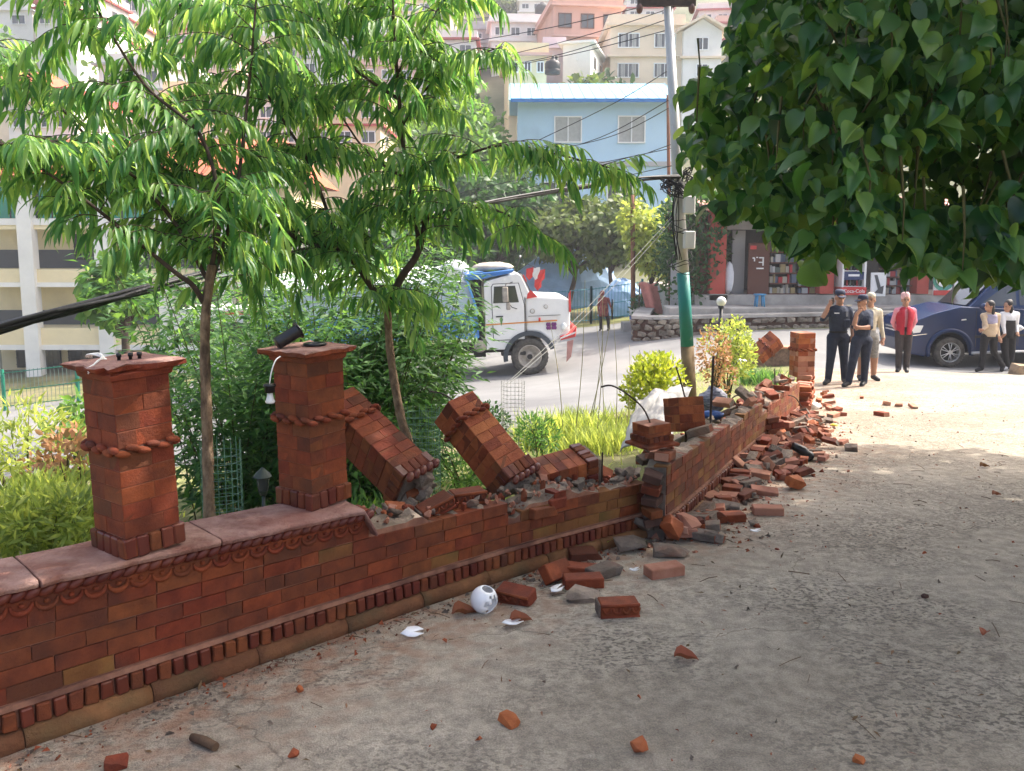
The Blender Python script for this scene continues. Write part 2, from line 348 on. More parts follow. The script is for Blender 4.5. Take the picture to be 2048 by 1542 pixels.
def sheet(name, poly, step, lift, m, rough=0):
    poly2 = []
    for i in range(len(poly)):
        a, b = Vector(poly[i]), Vector(poly[(i + 1) % len(poly)]); k = max(1, int((b - a).length / step))
        poly2 += [a.lerp(b, t / k) for t in range(k)]
    xs = [p[0] for p in poly]; ys = [p[1] for p in poly]
    gx, gy = np.meshgrid(np.arange(min(xs), max(xs), step), np.arange(min(ys), max(ys), step)); gx = gx.ravel() + .013; gy = gy.ravel() + .007
    k = inpoly(gx, gy, poly); n = len(poly2)
    vs = poly2 + [Vector((a, b)) for a, b in zip(gx[k], gy[k])]
    r = delaunay_2d_cdt(vs, [(i, (i + 1) % n) for i in range(n)], [], 1, 1e-4)
    xy = np.array([(p.x, p.y) for p in r[0]]); z = Zs(xy) + lift
    if rough: z += np.array([mnoise.noise((p[0] * 1.3, p[1] * 1.3, 3)) * rough + mnoise.noise((p[0] * 5, p[1] * 5, 7)) * rough * .3 for p in xy])
    b = MB(); b.add([(a[0], a[1], c) for a, c in zip(xy, z)], [tuple(f) for f in r[2]], smooth=True)
    o = b.build(name, m, recalc=False)
    bm = bmesh.new(); bm.from_mesh(o.data); bmesh.ops.recalc_face_normals(bm, faces=bm.faces)
    if sum(f.normal.z for f in bm.faces) < 0: bmesh.ops.reverse_faces(bm, faces=bm.faces)
    bm.to_mesh(o.data); bm.free(); return struct(o)
def ground():
    t = np.linspace(-1, 1, 181); xs = 4 + np.sinh(t * 4.6) * 200 / np.sinh(4.6)
    t = np.linspace(-.55, 1, 230); ys = 8 + np.sinh(t * 4.6) * 300 / np.sinh(4.6)
    X, Y = np.meshgrid(xs, ys); q = np.c_[X.ravel(), Y.ravel()]
    z = np.concatenate([Zs(q[i:i + 4000]) for i in range(0, len(q), 4000)])
    z -= .08 * (inpoly(q[:, 0], q[:, 1], PATH_POLY) | inpoly(q[:, 0], q[:, 1], STREET))
    nx, ny = len(xs), len(ys); b = MB()
    b.v = [tuple(p) for p in np.c_[q, z]]
    for j in range(ny - 1):
        for i in range(nx - 1):
            a = j * nx + i; b.f.append((a, a + 1, a + nx + 1, a + nx)); b.m.append(1 if ys[j] > 38 else 0); b.sm.append(True)
    o = b.build('ground', [M_soil, M_hill], recalc=False); return struct(o)
ground()
sheet('path', PATH_POLY, .35, .0, M_path, .006)
sheet('road', STREET, .7, -.015, M_asphalt)
# ------------------------------------------------------------------ brick walls
class Line:
    def __init__(s, pts):
        s.p = [Vector((x, y)) for x, y in smooth2(pts)]; s.s = [0]
        for a, b in zip(s.p, s.p[1:]): s.s.append(s.s[-1] + (b - a).length)
        s.len = s.s[-1]
    def at(s, t):
        t = min(max(t, 0), s.len)
        for i in range(len(s.p) - 1):
            if t <= s.s[i + 1]: break
        f = (t - s.s[i]) / (s.s[i + 1] - s.s[i]); return s.p[i].lerp(s.p[i + 1], f)
    def fr(s, t, off=0, h=0):
        """local frame on the path side face: x along, y outward (towards the path), z up"""
        e = .12; a, b = s.at(t - e), s.at(t + e); p = s.at(t); za, zb = Z(*a), Z(*b)
        tx = Vector((b.x - a.x, b.y - a.y, zb - za)).normalized(); n = Vector((tx.y, -tx.x, 0)).normalized()
        return tx, n, n.cross(tx) * -1 if n.cross(tx).z < 0 else n.cross(tx), Vector((p.x, p.y, Z(*p) + h)) + n * off
def smooth2(pts): return [(p.x, p.y) for p in smoothpath([(x, y, 0) for x, y in pts], 5)]
def brickmeshes(L, D, H, mats, k=5, bev=.004, jit=.0025, seed=3, name='brick'):
    r = random.Random(seed); out = []
    for i in range(k):
        b = MB(); b.box((0, 0, 0), (L, D, H)); b.v = [tuple(c + r.uniform(-jit, jit) for c in v) for v in b.v]
        out.append(b.mesh(name, mats[i % len(mats)], bev))
    return out
CH = .064; BL = .182
WB = brickmeshes(BL - .004, .09, CH - .003, [M_brickc[0], M_brickc[1], M_brickc[0], M_brickc[0], M_brickc[1], M_brickc[1]], 6, .0013, .0018)
WB_moss = brickmeshes(BL - .004, .09, CH - .003, [M_mossbrick, M_brickc[1], M_mossbrick], 5, .0013, .0018, seed=8)
DENT = brickmeshes(.044, .07, .068, [M_brickc[1], M_rope], 4, .005, .003, 5, 'dentil')
def frieze_meshes():
    # carved scallop: a raised crescent with a boss
    b = MB(); pts = [(.036 * math.cos(w), 0, .036 * math.sin(w) * .9) for w in np.linspace(math.pi * .98, math.pi * 2.02, 9)]
    b.tube(pts, [.004, .007, .009, .011, .012, .011, .009, .007, .004], 6); b.ell((0, .002, -.004), (.011, .010, .009), 8, 5)
    sc = b.mesh('scallop', M_brickc[0])
    b = MB(); b.ell((0, 0, 0), (.036, .024, .021), 10, 6, M=Matrix.Rotation(math.radians(-28), 4, 'Y')); be = b.mesh('rope_bead', M_rope)
    return sc, be
SCAL, BEAD = frieze_meshes()
def wall(name, label, ln, s0, s1, hfun, bricks, mossy, plinth=True, thick=.23, seed=1, group=None, h_base=.165):
    rr = random.Random(seed); mid = ln.at((s0 + s1) / 2)
    root = thing(name, label, 'wall', (mid.x, mid.y, Z(*mid)), 0, group); inv = root.matrix_basis.inverted()
    # mortar core following the broken top
    b = MB(); n = int((s1 - s0) / .05); prev = None
    for i in range(n + 1):
        s = s0 + (s1 - s0) * i / n; tx, nn, up, p = ln.fr(s); h = hfun(s) - .012 + rr.uniform(-.012, .012)
        if hfun(s) > .57: h = hfun(s) - .03
        a = p - nn * .0085; c = p - nn * thick; zz = Vector((0, 0, 1))
        row = [a + zz * -.25, a + zz * h, (a + c) / 2 + zz * (h + (rr.uniform(-.01, .03) if hfun(s) < .57 else 0)), c + zz * (h + (rr.uniform(-.03, .015) if hfun(s) < .57 else 0)), c + zz * -.35]
        k = len(b.v); b.v += [tuple(q) for q in row]
        if i:
            for j in range(4): b.f.append((k - 5 + j, k - 4 + j, k + 1 + j, k + j)); b.m.append(1 if j == 0 else 0); b.sm.append(False)
        if i in (0, n): b.f.append(tuple(range(k, k + 5)) if i else tuple(range(k + 4, k - 1, -1))); b.m.append(2); b.sm.append(False)
    adopt(b.build('mortar_core', [M_mortar, M_joint, M_gmortar]), root)
    # facing bricks course by course
    for c in range(6):
        zc = h_base + CH * (c + .5); s = s0 + (-BL / 2 if c % 2 else 0) + rr.uniform(-.02, .02); first = True
        while s < s1 - .03:
            L = BL if rr.random() < .8 else BL / 2
            a, e = max(s, s0 + .002), min(s + L, s1); s += L
            if e - a < .03: continue
            m = (a + e) / 2
            if zc + CH * .45 > hfun(m): continue
            tx, nn, up, p = ln.fr(m, -.045 + rr.uniform(-.002, .0015), zc)
            pool = WB_moss if rr.random() < mossy(m) else WB
            o = place('brick', rr.choice(pool), inv @ basis(p, tx, nn, up, (e - a - .003) / (BL - .004), 1, rr.uniform(.975, 1.005)), root)
    if plinth:
        s = s0 + .02
        while s < s1 - .03:
            tx, nn, up, p = ln.fr(s, -.012 + rr.uniform(-.003, .003), .105)
            place('dentil', rr.choice(DENT), inv @ basis(p, tx, nn, up, rr.uniform(.92, 1.04)), root); s += .0545
        b = MB(); c = MB(); pts = [ln.fr(s0 + (s1 - s0) * i / 40) for i in range(41)]
        # half-round base moulding, in lengths with joints
        k = max(1, int((s1 - s0) / .42)); MR = brickmould()
        for i in range(k):
            sm = s0 + (s1 - s0) * (i + .5) / k; tx, nn, up, p = ln.fr(sm, .006, .022 + rr.uniform(-.004, .004))
            place('base_moulding', MR, inv @ basis(p, tx, nn, up, (s1 - s0) / k / .42, 1, 1), root)
        for q in (c,):
            for i in range(40):
                s = s0 + (s1 - s0) * (i + .5) / 40; tx, nn, up, p = ln.fr(s, -.02, .151); q.box((0, 0, 0), ((s1 - s0) / 40 + .004, .06, .02), basis(p, tx, nn, up))
            adopt(q.build('string_course', M_joint), root)
    return root, inv
_mould = []
def brickmould():
    if not _mould:
        b = MB(); n = 12
        for k in range(9):
            x = -.21 + .42 * k / 8; q = R.uniform(-.003, .003)
            for j in range(n + 1):
                w = math.pi * (j / n) - math.pi / 2; b.v.append((x * .992, (.052 + q) * math.cos(w) - .005, .05 * math.sin(w)))
        for k in range(8):
            for j in range(n): a = k * (n + 1) + j; b.f.append((a, a + 1, a + n + 2, a + n + 1)); b.m.append(0); b.sm.append(True)
        b.f += [tuple(range(n + 1)), tuple(range(8 * (n + 1) + n, 8 * (n + 1) - 1, -1))]; b.m += [0, 0]; b.sm += [False, False]
        _mould.append(b.mesh('base_moulding', mat('grimy_moulding', (.16, .062, .025), .85, .3, 6, .2, 40, rnd=.2, col2=(.24, .105, .042), dirt=((.10, .07, .03), 4, .5, .6))))
    return _mould[0]
L1 = Line(WALL1); L2 = Line(WALL2)
def s_of(ln, px):                                    # arc length where the line crosses a pixel column
    best = min((abs(CX + F * ln.at(t).x / ln.at(t).y - px), t) for t in np.linspace(0.02, ln.len, 900)); return best[1]
SB = s_of(L1, 728)                                   # where the coping breaks off
S1 = {x: s_of(L1, x) for x in (0, 840, 1005, 1035, 1060, 1105, 1140, 1200, 1290)}
def h1(s):
    if s < SB: return .635 - .05 * s / SB
    hb = .165
    for lim, n in ((S1[840], 4.6), (S1[1005], 4.1), (S1[1035], 2.7), (S1[1060], 3.1), (S1[1105], 3.6), (S1[1140], 4.1), (S1[1200], 3.6)):
        if s < lim: return hb + CH * n
    return hb + CH * 3.1
root1, inv1 = wall('brick_wall', 'red brick garden wall with pink coping, unbroken under the two standing pillars, broken beyond', L1, .0, L1.len, h1, WB,
                   lambda s: .06 + .6 * max(0, min(1, (s - SB) / 1.6)))
def dress_wall1():
    rr = random.Random(5); s = .05
    while s < SB - .03:                                # carved scallops and rope under the coping
        tx, nn, up, p = L1.fr(s, .004, h1(s) - .088); place('scallop', SCAL, inv1 @ basis(p, tx, nn, up), root1); s += .082
    s = .02
    while s < SB - .01:
        tx, nn, up, p = L1.fr(s, .012, h1(s) - .048); place('rope_bead', BEAD, inv1 @ basis(p, tx, nn, up), root1); s += .0475
    # frieze backing, coping slabs
    b = MB(); n = 40
    for i in range(n):
        s = SB * (i + .5) / n; tx, nn, up, p = L1.fr(s, -.05, h1(s) - .075); b.box((0, 0, 0), (SB / n + .006, .10, .10), basis(p, tx, nn, up))
    adopt(b.build('frieze_band', M_brickc[0]), root1)
    edges = [0, .75, 1.42, 1.98, SB * .62, SB * .8, SB + .02]; edges = sorted(set(edges))
    for a, e in zip(edges, edges[1:]):
        b = MB(); k = 10; rows = []
        for i in range(k + 1):
            s = a + .003 + (e - a - .006) * i / k; tx, nn, up, p = L1.fr(s, 0, h1(s)); w = Vector((0, 0, 1))
            j = rr.uniform(-.014, .005); o = .045 + j
            rows.append([p + nn * o + w * -.028, p + nn * (o + .008) + w * -.012, p + nn * o + w * (.0 + rr.uniform(-.002, .002)), p - nn * .13 + w * rr.uniform(0, .006), p - nn * (.285 + rr.uniform(-.006, .006)) + w * -.002, p - nn * .285 + w * -.03])
        for i, row in enumerate(rows):
            q = len(b.v); b.v += [tuple(v) for v in row]
            if i:
                for j in range(6): b.f.append((q - 6 + j, q - 6 + (j + 1) % 6, q + (j + 1) % 6, q + j)); b.m.append(0); b.sm.append(False)
            if i in (0, k): b.f.append(tuple(range(q, q + 6)) if i else tuple(range(q + 5, q - 1, -1))); b.m.append(0); b.sm.append(False)
        adopt(b.build('coping_slab', M_cop, bev=.0025), root1)
dress_wall1()
SW2 = L2.len
def h2(s):
    f = s / SW2
    if f < .3: return .165 + CH * 5.1
    if f < .42: return .165 + CH * 4.6
    if f < .56: return .165 + CH * 5.1
    if f < .62: return .165 + CH * 3.7
    if f < .75: return .165 + CH * 4.6
    return .165 + CH * 5.1
root2, inv2 = wall('brick_wall', 'broken brick wall beyond the gap, rubble piled on top and along its foot', L2, .0, SW2, h2, WB, lambda s: .4, thick=.15, seed=4)

# ------------------------------------------------------------------ pillars
PW, PC, NCO = .225, .0655, 9
PBm = {}
def pillar_parts(root, ncourse=NCO, base=True, band=5, cap=True, seed=1, broken=None, mats=None, M=Matrix(), core=True, basedn=True, capdamage=False):
    """brick pillar along local z from the base; every brick, dentil, bead and the cap are parts of it"""
    rr = random.Random(seed); mats = mats or [M_brickc[0], M_brickc[0], M_brickc[1]]
    key = tuple(m.name for m in mats)
    if key not in PBm: PBm[key] = brickmeshes(PW * .5 - .001, PW / 2, PC - .002, mats, 6, .002, .001, 9)
    z0 = .085 if base else 0
    b = MB(); H = z0 + ncourse * PC + (.02 if band else 0)
    b.box((0, 0, H / 2), (PW - .006, PW - .006, H)); o = b.build('mortar_core', M_joint, root, M=M)
    z = z0
    for c in range(ncourse):
        if band and c == band:
            for side in range(4):
                Rz = Matrix.Rotation(side * math.pi / 2, 4, 'Z')
                for k in range(6):
                    u = -PW / 2 + PW * (k + .25) / 5.5; dz = .008 if k % 2 else -.008
                    place('chain_bead', CHAIN, M @ Rz @ Matrix.Translation((u, -PW / 2 - .012, z + .011 + dz)), root)
            z += .02
        for side in range(4):
            Rz = Matrix.Rotation(side * math.pi / 2, 4, 'Z'); sp = PW * (.5 if c % 2 else .5)
            split = rr.choice((.34, .5, .62)) if c % 2 else rr.choice((.42, .58, .7))
            for a, e in ((0, split), (split, 1)):
                L = (e - a) * PW; cx = -PW / 2 + (a + e) / 2 * PW
                if broken and broken(c, side, cx): continue
                place('brick', rr.choice(PBm[key]), M @ Rz @ TR((cx, -PW / 4 + rr.uniform(-.0015, .001), z + PC / 2), (0, 0, 0), ((L - .0012) / (PW * .5 - .001), 1, 1)), root)
        z += PC
    if base:
        for side in range(4):
            Rz = Matrix.Rotation(side * math.pi / 2, 4, 'Z')
            for k in range(5):
                u = -PW / 2 + .0 + (PW + .03) * (k + .5) / 5 - .015
                place('dentil', rr.choice(DENT), M @ Rz @ TR((u, -PW / 2 - .008 + .02, .045), (0, 0, 0), (1.0, .8, 1.12)), root)
        b = MB(); b.box((0, 0, .004), (PW - .012, PW - .012, .05)); b.build('base_bed', M_gmortar, root, M=M)
    if cap:
        b = MB(); zc = z
        def sq(h, hz, dmg=0):
            k = 8; pts = []
            for side in range(4):
                for i in range(k):
                    t = -1 + 2 * i / k; p = Matrix.Rotation(side * math.pi / 2, 3, 'Z') @ Vector((t * h, -h, 0)); j = rr.uniform(-.006, .004) * dmg
                    if capdamage and dmg and side in (0, 1) and ((side == 0 and t > .55) or (side == 1 and t < .1)): j -= .035 * (1 + rr.uniform(-.5, .5))
                    p *= 1 + j / h; pts.append((p.x, p.y, hz + (rr.uniform(-.004, .003) if dmg else 0)))
            return pts
        rings = [sq(PW / 2 - .01, zc - .012), sq(PW / 2 + .010, zc), sq(PW / 2 + .014, zc + .02), sq(PW / 2 + .032, zc + .026, .5), sq(PW / 2 + .048, zc + .034, 1), sq(PW / 2 + .05, zc + .050, 1), sq(PW / 2 + .044, zc + .056, 1), sq(.02, zc + .058)]
        for i, ring in enumerate(rings):
            q = len(b.v); n = len(ring); b.v += ring
            if i:
                for j in range(n): b.f.append((q - n + j, q - n + (j + 1) % n, q + (j + 1) % n, q + j)); b.m.append(1 if i > 5 else 0); b.sm.append(False)
            if i in (0, len(rings) - 1): b.f.append(tuple(range(q, q + n))); b.m.append(1); b.sm.append(False)
        b.build('cap', [M_brickc[0], M_cop], root, M=M); z += .058
    return z
b = MB(); b.ell((0, 0, 0), (.032, .017, .014), 10, 6, M=Matrix.Rotation(.2, 4, 'Y')); CHAIN = b.mesh('chain_bead', M_brickc[0])
PANG = math.radians(66) - math.pi / 2
TH = PANG + math.radians(0)
p1c = Vector((-1.488, 3.175)); p2c = Vector((-.95, 3.847))
def wtop(p):                                         # height of the coping under a pillar
    s = min(np.linspace(0, L1.len, 600), key=lambda t: (L1.at(t) - p).length); return Z(*L1.at(s)) + h1(s) - .002
pil1 = thing('brick_pillar', 'standing red brick pillar with a chipped flat cap, the nearer of the two', 'pillar', (p1c.x, p1c.y, wtop(p1c) + .002), TH + math.radians(-12))
zt1 = pillar_parts(pil1, seed=2, capdamage=True); pil1.rotation_euler[0] = math.radians(1.5)
pil2 = thing('brick_pillar', 'standing red brick pillar with a black lamp lying on its cap', 'pillar', (p2c.x, p2c.y, wtop(p2c) + .002), TH + math.radians(-10))
zt2 = pillar_parts(pil2, seed=3); pil2.rotation_euler[0] = math.radians(1.0)
def along(a, b2, hint):
    """frame with z from a to b2 and x near hint"""
    z = (b2 - a).normalized(); x = (hint - z * hint.dot(z)).normalized(); y = z.cross(x); return basis(a, x, y, z)
def fallen(label, a, b2, hint, **k):
    o = thing('fallen_pillar', label, 'pillar'); o.matrix_basis = along(a, b2, hint); pillar_parts(o, **k); return o
OR = [M_brickc[2], M_brickc[0], M_brickc[2]]
fA = fallen('fallen brick pillar leaning just behind the lamp pillar, its foot on the broken wall', P(828, 968, 4.45), P(672, 815, 4.75), Vector((.5, -.55, .65)), seed=5, band=6, cap=False, ncourse=9)
fB = fallen('fallen brick pillar tilted steeply over the broken wall, bare end up', P(1030, 965, 4.95), P(925, 835, 5.15), Vector((.55, -.62, .55)), seed=6, band=6, cap=False, ncourse=8, mats=OR)
fC = fallen('fallen brick pillar lying flat on rubble between tilted pillar and gap', P(1180, 935, 5.2), P(1075, 965, 5.05), Vector((0, -.25, 1)), seed=7, band=0, cap=False, ncourse=5, mats=OR)
# broken foot cornices of the two leaning pillars
for o, nm in ((fA, 'foot_block'), (fB, 'foot_block')):
    for k in range(5): place('rope_bead', BEAD, TR((PW / 2 + .02, -.1 + k * .05, -.02), (0, 0, math.pi / 2)), o)
fE = thing('pillar_fragment', 'upside-down pillar head hanging on bent steel rods in the gap', 'pillar'); fE.matrix_basis = along(P(1303, 845, 5.35), P(1305, 945, 5.35), Vector((.88, .45, 0)))
pillar_parts(fE, ncourse=2, base=False, band=0, cap=True, seed=8, mats=OR); fE.scale = (.8, .8, .8)
for side in range(4):
    Rz = Matrix.Rotation(side * math.pi / 2, 4, 'Z')
    for k in range(5): place('dentil', DENT[k % 4], Rz @ TR((-.1 + k * .05, -PW / 2 - .004, .115), (0, 0, 0), (.95, .5, .6)), fE)
fF = thing('pillar_fragment', 'square brick block stuck on a steel rod above the far wall', 'pillar'); fF.matrix_basis = along(P(1371, 862, 6.3), P(1366, 800, 6.35), Vector((.93, .35, 0)))
pillar_parts(fF, ncourse=4, base=False, band=0, cap=False, seed=9, mats=OR)
fG = thing('wall_fragment', 'slab of red brickwork jutting out over the far wall', 'wall')
fG.matrix_basis = along(P(1528, 868, 8.5), P(1526, 828, 8.5), Vector((.95, .3, .0)))
def slab_of_bricks(root, nx, nz, mats, dep=.2, seed=1):
    rr = random.Random(seed); ms = brickmeshes(.15, dep, .058, mats, 4, .005, .004, seed)
    for c in range(nz):
        for k in range(nx): place('brick', rr.choice(ms), TR((-.15 * nx / 2 + .152 * (k + .5) + (.04 if c % 2 else -.02), rr.uniform(-.01, .01), .031 + c * .062)), root)
    b = MB(); b.box((.0, dep * .55, nz * .031), (.15 * nx, .05, nz * .05)); b.v = [tuple(Vector(v) + Vector((R.uniform(-.02, .02), R.uniform(0, .02), R.uniform(-.02, .02)))) for v in b.v]; b.build('mortar_lump', M_gmortar, root)
slab_of_bricks(fG, 2, 3, [M_brickc[0], M_brickc[1]], .18, 3)
fH = fallen('toppled brick pillar propped at the far garden corner', P(1512, 712, 17.6), P(1548, 682, 17.6), Vector((-.5, -.6, .6)), seed=12, band=3, cap=False, ncourse=6, mats=OR, base=False)
fH.scale = (1.4,) * 3
fI = thing('brick_pillar', 'battered orange brick pillar standing near the police officers', 'pillar'); fI.matrix_basis = along(P(1603, 752, 12.6), P(1606, 660, 12.6), Vector((.98, .15, 0)))
pillar_parts(fI, ncourse=8, base=False, band=5, cap=False, seed=13, mats=[M_brickc[2], M_brickc[2], M_dust]); fI.scale = (1.22, 1.22, 1.25)
# ragged brick stump under that pillar
def stump(label, x0, y0, x1, y1, hh, seed):
    a, e = Vector((x0, y0)), Vector((x1, y1)); t = (e - a); L = t.length; t = t.normalized(); rr = random.Random(seed)
    root = thing('wall_fragment', label, 'wall', (x0, y0, Z(x0, y0)), math.atan2(t.y, t.x)); n = int(hh / CH)
    for c in range(n):
        k = 0
        while k * .2 < L * (1 - .5 * c / n) - .1:
            if rr.random() < .86: place('brick', rr.choice(WBO), TR((k * .2 + .1 + (.06 if c % 2 else 0) + rr.uniform(-.02, .02), rr.uniform(-.03, .03), CH * (c + .5)), (0, 0, rr.uniform(-.12, .12)), (.85, 1.9, 1)), root)
            k += 1
    return root
WBO = brickmeshes(BL - .008, .10, CH - .004, [M_brickc[2], M_dust, M_brickc[0]], 6, .006, .006, 21)
stump('ragged stump of orange bricks below the battered pillar', 4.42, 12.35, 4.75, 13.1, .5, 3)
stump('sunlit broken end of the brick wall, lower courses only', 3.9, 10.95, 4.35, 12.0, .42, 5)

# ------------------------------------------------------------------ steel rods and lamp pieces
def rod(label, pts, r=.006, m=None, name='steel_rod', cat='rod', n=6, group=None, sm=4):
    o = MB().tube(smoothpath(pts, sm), r, n).build(name, m or M_steel); return tag(o, label, cat, group)
rod('bent black steel rod curving up from the upside-down pillar head', [P(1302, 850, 5.35), P(1285, 815, 5.37), P(1250, 785, 5.4), P(1222, 771, 5.45), P(1202, 774, 5.5)])
rod('upright steel rods in the gap below the upside-down pillar head', [P(1303, 940, 5.36), P(1302, 985, 5.36), P(1304, 1045, 5.36)], .008)
rod('thin steel rod leaning out of the square brick block', [P(1372, 802, 6.35), P(1362, 765, 6.4), P(1352, 733, 6.45)], .007)
rod('tall black steel rod standing on the far wall', [P(1420, 862, 7.0), P(1423, 790, 7.0), P(1427, 712, 7.0)], .011)
rod('short steel rod under the square brick block', [P(1372, 895, 6.32), P(1372, 858, 6.32)], .012)
rod('thin steel rod standing at the sunlit end of far wall', [P(1552, 806, 9.9), P(1549, 737, 9.9)], .008)
rod('short steel stub standing on rubble beside the flat-lying pillar', [P(1203, 985, 5.15), P(1205, 905, 5.15)], .006)
rod('black cable sticking from the end of tilted pillar', [P(930, 832, 5.1), P(905, 800, 5.15), P(880, 786, 5.2), P(858, 783, 5.22)], .005)
for i, (x, y, d) in enumerate(((1480, 800, 8.9), (1530, 795, 9.4), (1575, 800, 9.8), (1450, 805, 8.6))):
    rod('looped rusty rods among the bricks on the far wall', [P(x - 26, y + 12, d), P(x - 10, y - 8, d), P(x + 14, y - 6, d), P(x + 28, y + 14, d)], .007, group='looped rods on the far wall')
top2 = pil2.matrix_basis @ Vector((0, 0, zt2)); top1 = pil1.matrix_basis @ Vector((0, 0, zt1))
lamp = thing('garden_lamp', 'black tubular lamp body lying on the second pillar cap', 'lamp', top2 + Vector((-.08, -.045, .047)))
b = MB(); Mx = Matrix.Rotation(math.radians(35), 4, 'Z') @ Matrix.Rotation(math.radians(62), 4, 'Y')
b.lathe([(0, -.06), (.028, -.06), (.03, -.055), (.03, .045), (.034, .05), (.034, .056), (.0, .056)], 18, M=Mx); b.build('lamp_body', M_black, lamp)
b = MB(); b.lathe([(0, .056), (.02, .058), (.041, .056), (.042, .062), (0, .064)], 18, M=Mx); b.build('collar', M_black, lamp)
ring = MB(); ring.lathe([(.025, 0), (.052, 0), (.055, .004), (.055, .010), (.048, .013), (.03, .011), (.025, .006), (.025, 0)], 24)
tag(ring.build('lamp_base_ring', M_black, M=Matrix.Translation(top2 + Vector((.03, .015, .001)))), 'flat black ring lying beside the lamp body on the pillar cap', 'lamp part')
bulb = thing('light_bulb', 'white bulb in a black holder dangling from the lamp pillar', 'bulb', P(540, 790, 3.62))
b = MB(); b.lathe([(0, .052), (.026, .05), (.028, .04), (.022, .036), (.022, .012), (.0, .012)], 16); b.build('holder', M_black, bulb)
b = MB(); b.lathe([(0, .012), (.012, .012), (.013, -.004), (.018, -.02), (.022, -.03), (.018, -.037), (0, -.039)], 16); b.build('glass', M_white, bulb)
a0 = P(540, 790, 3.62)
bw = MB().tube(smoothpath([(0, 0, .05), (.006, .01, .10), (.02, .03, .15), (.035, .06, .165)], 4), .003, 5); bw.build('flex', M_white, bulb)
wl1 = MB()
for k in range(4):
    q = k * .007
    wl1.tube(smoothpath([top1 + Vector((-.155 + q, .02, .004)), top1 + Vector((-.13 + q, -.02, .02)), top1 + Vector((-.08 + q, -.02, .024 - q)), top1 + Vector((-.055, -.075 - q, .008)), top1 + Vector((-.062, -.155, -.012 - q))], 4), .0025, 5)
tag(wl1.build('wire_loop', M_white), 'loops of white wire on the chipped pillar cap', 'wire')
for k, (dx, dy) in enumerate(((-.005, -.03), (.03, -.01), (.055, .012))):
    b = MB(); b.lathe([(0, .0), (.007, .0), (.007, .012), (.01, .013), (.01, .026), (0, .027)], 8)
    tag(b.build('anchor_bolt', M_black, M=Matrix.Translation(top1 + Vector((dx, dy, .0)))), 'one of three short black bolts on the chipped pillar cap', 'bolt', 'bolts on the pillar cap')
# ------------------------------------------------------------------ loose bricks, lumps and litter
def chunkmesh(name, d, m, seed, jag=.25, sub=1, bev=0):
    """an angular broken lump: the hull of random points in a box"""
    r = random.Random(seed); bm = bmesh.new(); n = 12 + 8 * sub
    for i in range(n):
        p = Vector([r.uniform(-.5, .5) for _ in range(3)]); k = max(abs(c) for c in p); p *= (.5 / k) * r.uniform(1 - jag * .55, 1)
        bm.verts.new((p.x * d[0], p.y * d[1], p.z * d[2]))
    h = bmesh.ops.convex_hull(bm, input=bm.verts); bmesh.ops.delete(bm, geom=[v for v in bm.verts if not v.link_faces], context='VERTS')
    bmesh.ops.recalc_face_normals(bm, faces=bm.faces)
    me = bpy.data.meshes.new(name); bm.to_mesh(me); bm.free(); me.materials.append(m); me.update(); return me
def halfbrick(m, m2, seed, L=.2, broken=True):
    r = random.Random(seed); b = MB(); x0, x1, y, z = -L / 2, L / 2, .05, .03
    vs = [(x0, -y, -z), (x0, y, -z), (x0, y, z), (x0, -y, z)]
    j = [r.uniform(-.035, .02) if broken else 0 for _ in range(5)]
    vs += [(x1 + j[0], -y, -z), (x1 + j[1], y, -z), (x1 + j[2], y, z), (x1 + j[3], -y, z), (x1 + j[4] - (.02 if broken else 0), r.uniform(-.02, .02) * broken, 0)]
    b.add(vs, [(0, 3, 2, 1), (0, 4, 7, 3), (1, 2, 6, 5), (0, 1, 5, 4), (3, 7, 6, 2)], 0); b.add(vs, [(4, 5, 8), (5, 6, 8), (6, 7, 8), (7, 4, 8)], 1)
    me = b.mesh('loose_brick', [m, m2], .005); return me
RB = [halfbrick(m, n, i, L, br) for i, (m, n, L, br) in enumerate(((M_brickc[0], M_gmortar, .21, 0), (M_brickc[0], M_brickc[2], .15, 1), (M_brickc[1], M_gmortar, .2, 1), (M_dust, M_gmortar, .21, 0),
      (M_brickc[2], M_dust, .13, 1), (M_gmortar, M_brickc[0], .19, 0), (M_dust, M_brickc[2], .16, 1), (M_brickc[0], M_dust, .21, 0), (M_gmortar, M_gmortar, .15, 1)))]
LOOK = ['whole dark red brick', 'red brick with broken orange end', 'brown broken brick', 'whole dusty pink brick', 'short orange broken brick', 'whole mortar-caked brick', 'dusty broken brick', 'whole brick with dusty end', 'short grey mortar-caked brick']
LUMP = [chunkmesh('mortar_lump', (.13, .09, .07), M_gmortar, i, .55) for i in range(4)] + [chunkmesh('mortar_lump', (.17, .12, .05), M_mortar, i + 9, .5) for i in range(3)]
for o in (fA, fB):                                        # torn mortar at the feet of the leaning pillars
    for k in range(9):
        place('foot_lump', R.choice(LUMP), TR((R.uniform(-.09, .09), R.uniform(-.09, .09), R.uniform(-.05, .01)), (R.uniform(-3, 3), R.uniform(-3, 3), R.uniform(-3, 3)), (R.uniform(.6, 1.1),) * 3), o)
    for k in range(3): place('foot_brick', R.choice(RB), TR((R.uniform(-.07, .07), R.uniform(-.07, .07), -.04), (R.uniform(-.4, .4), R.uniform(-.4, .4), R.uniform(-3, 3)), (.8,) * 3), o)
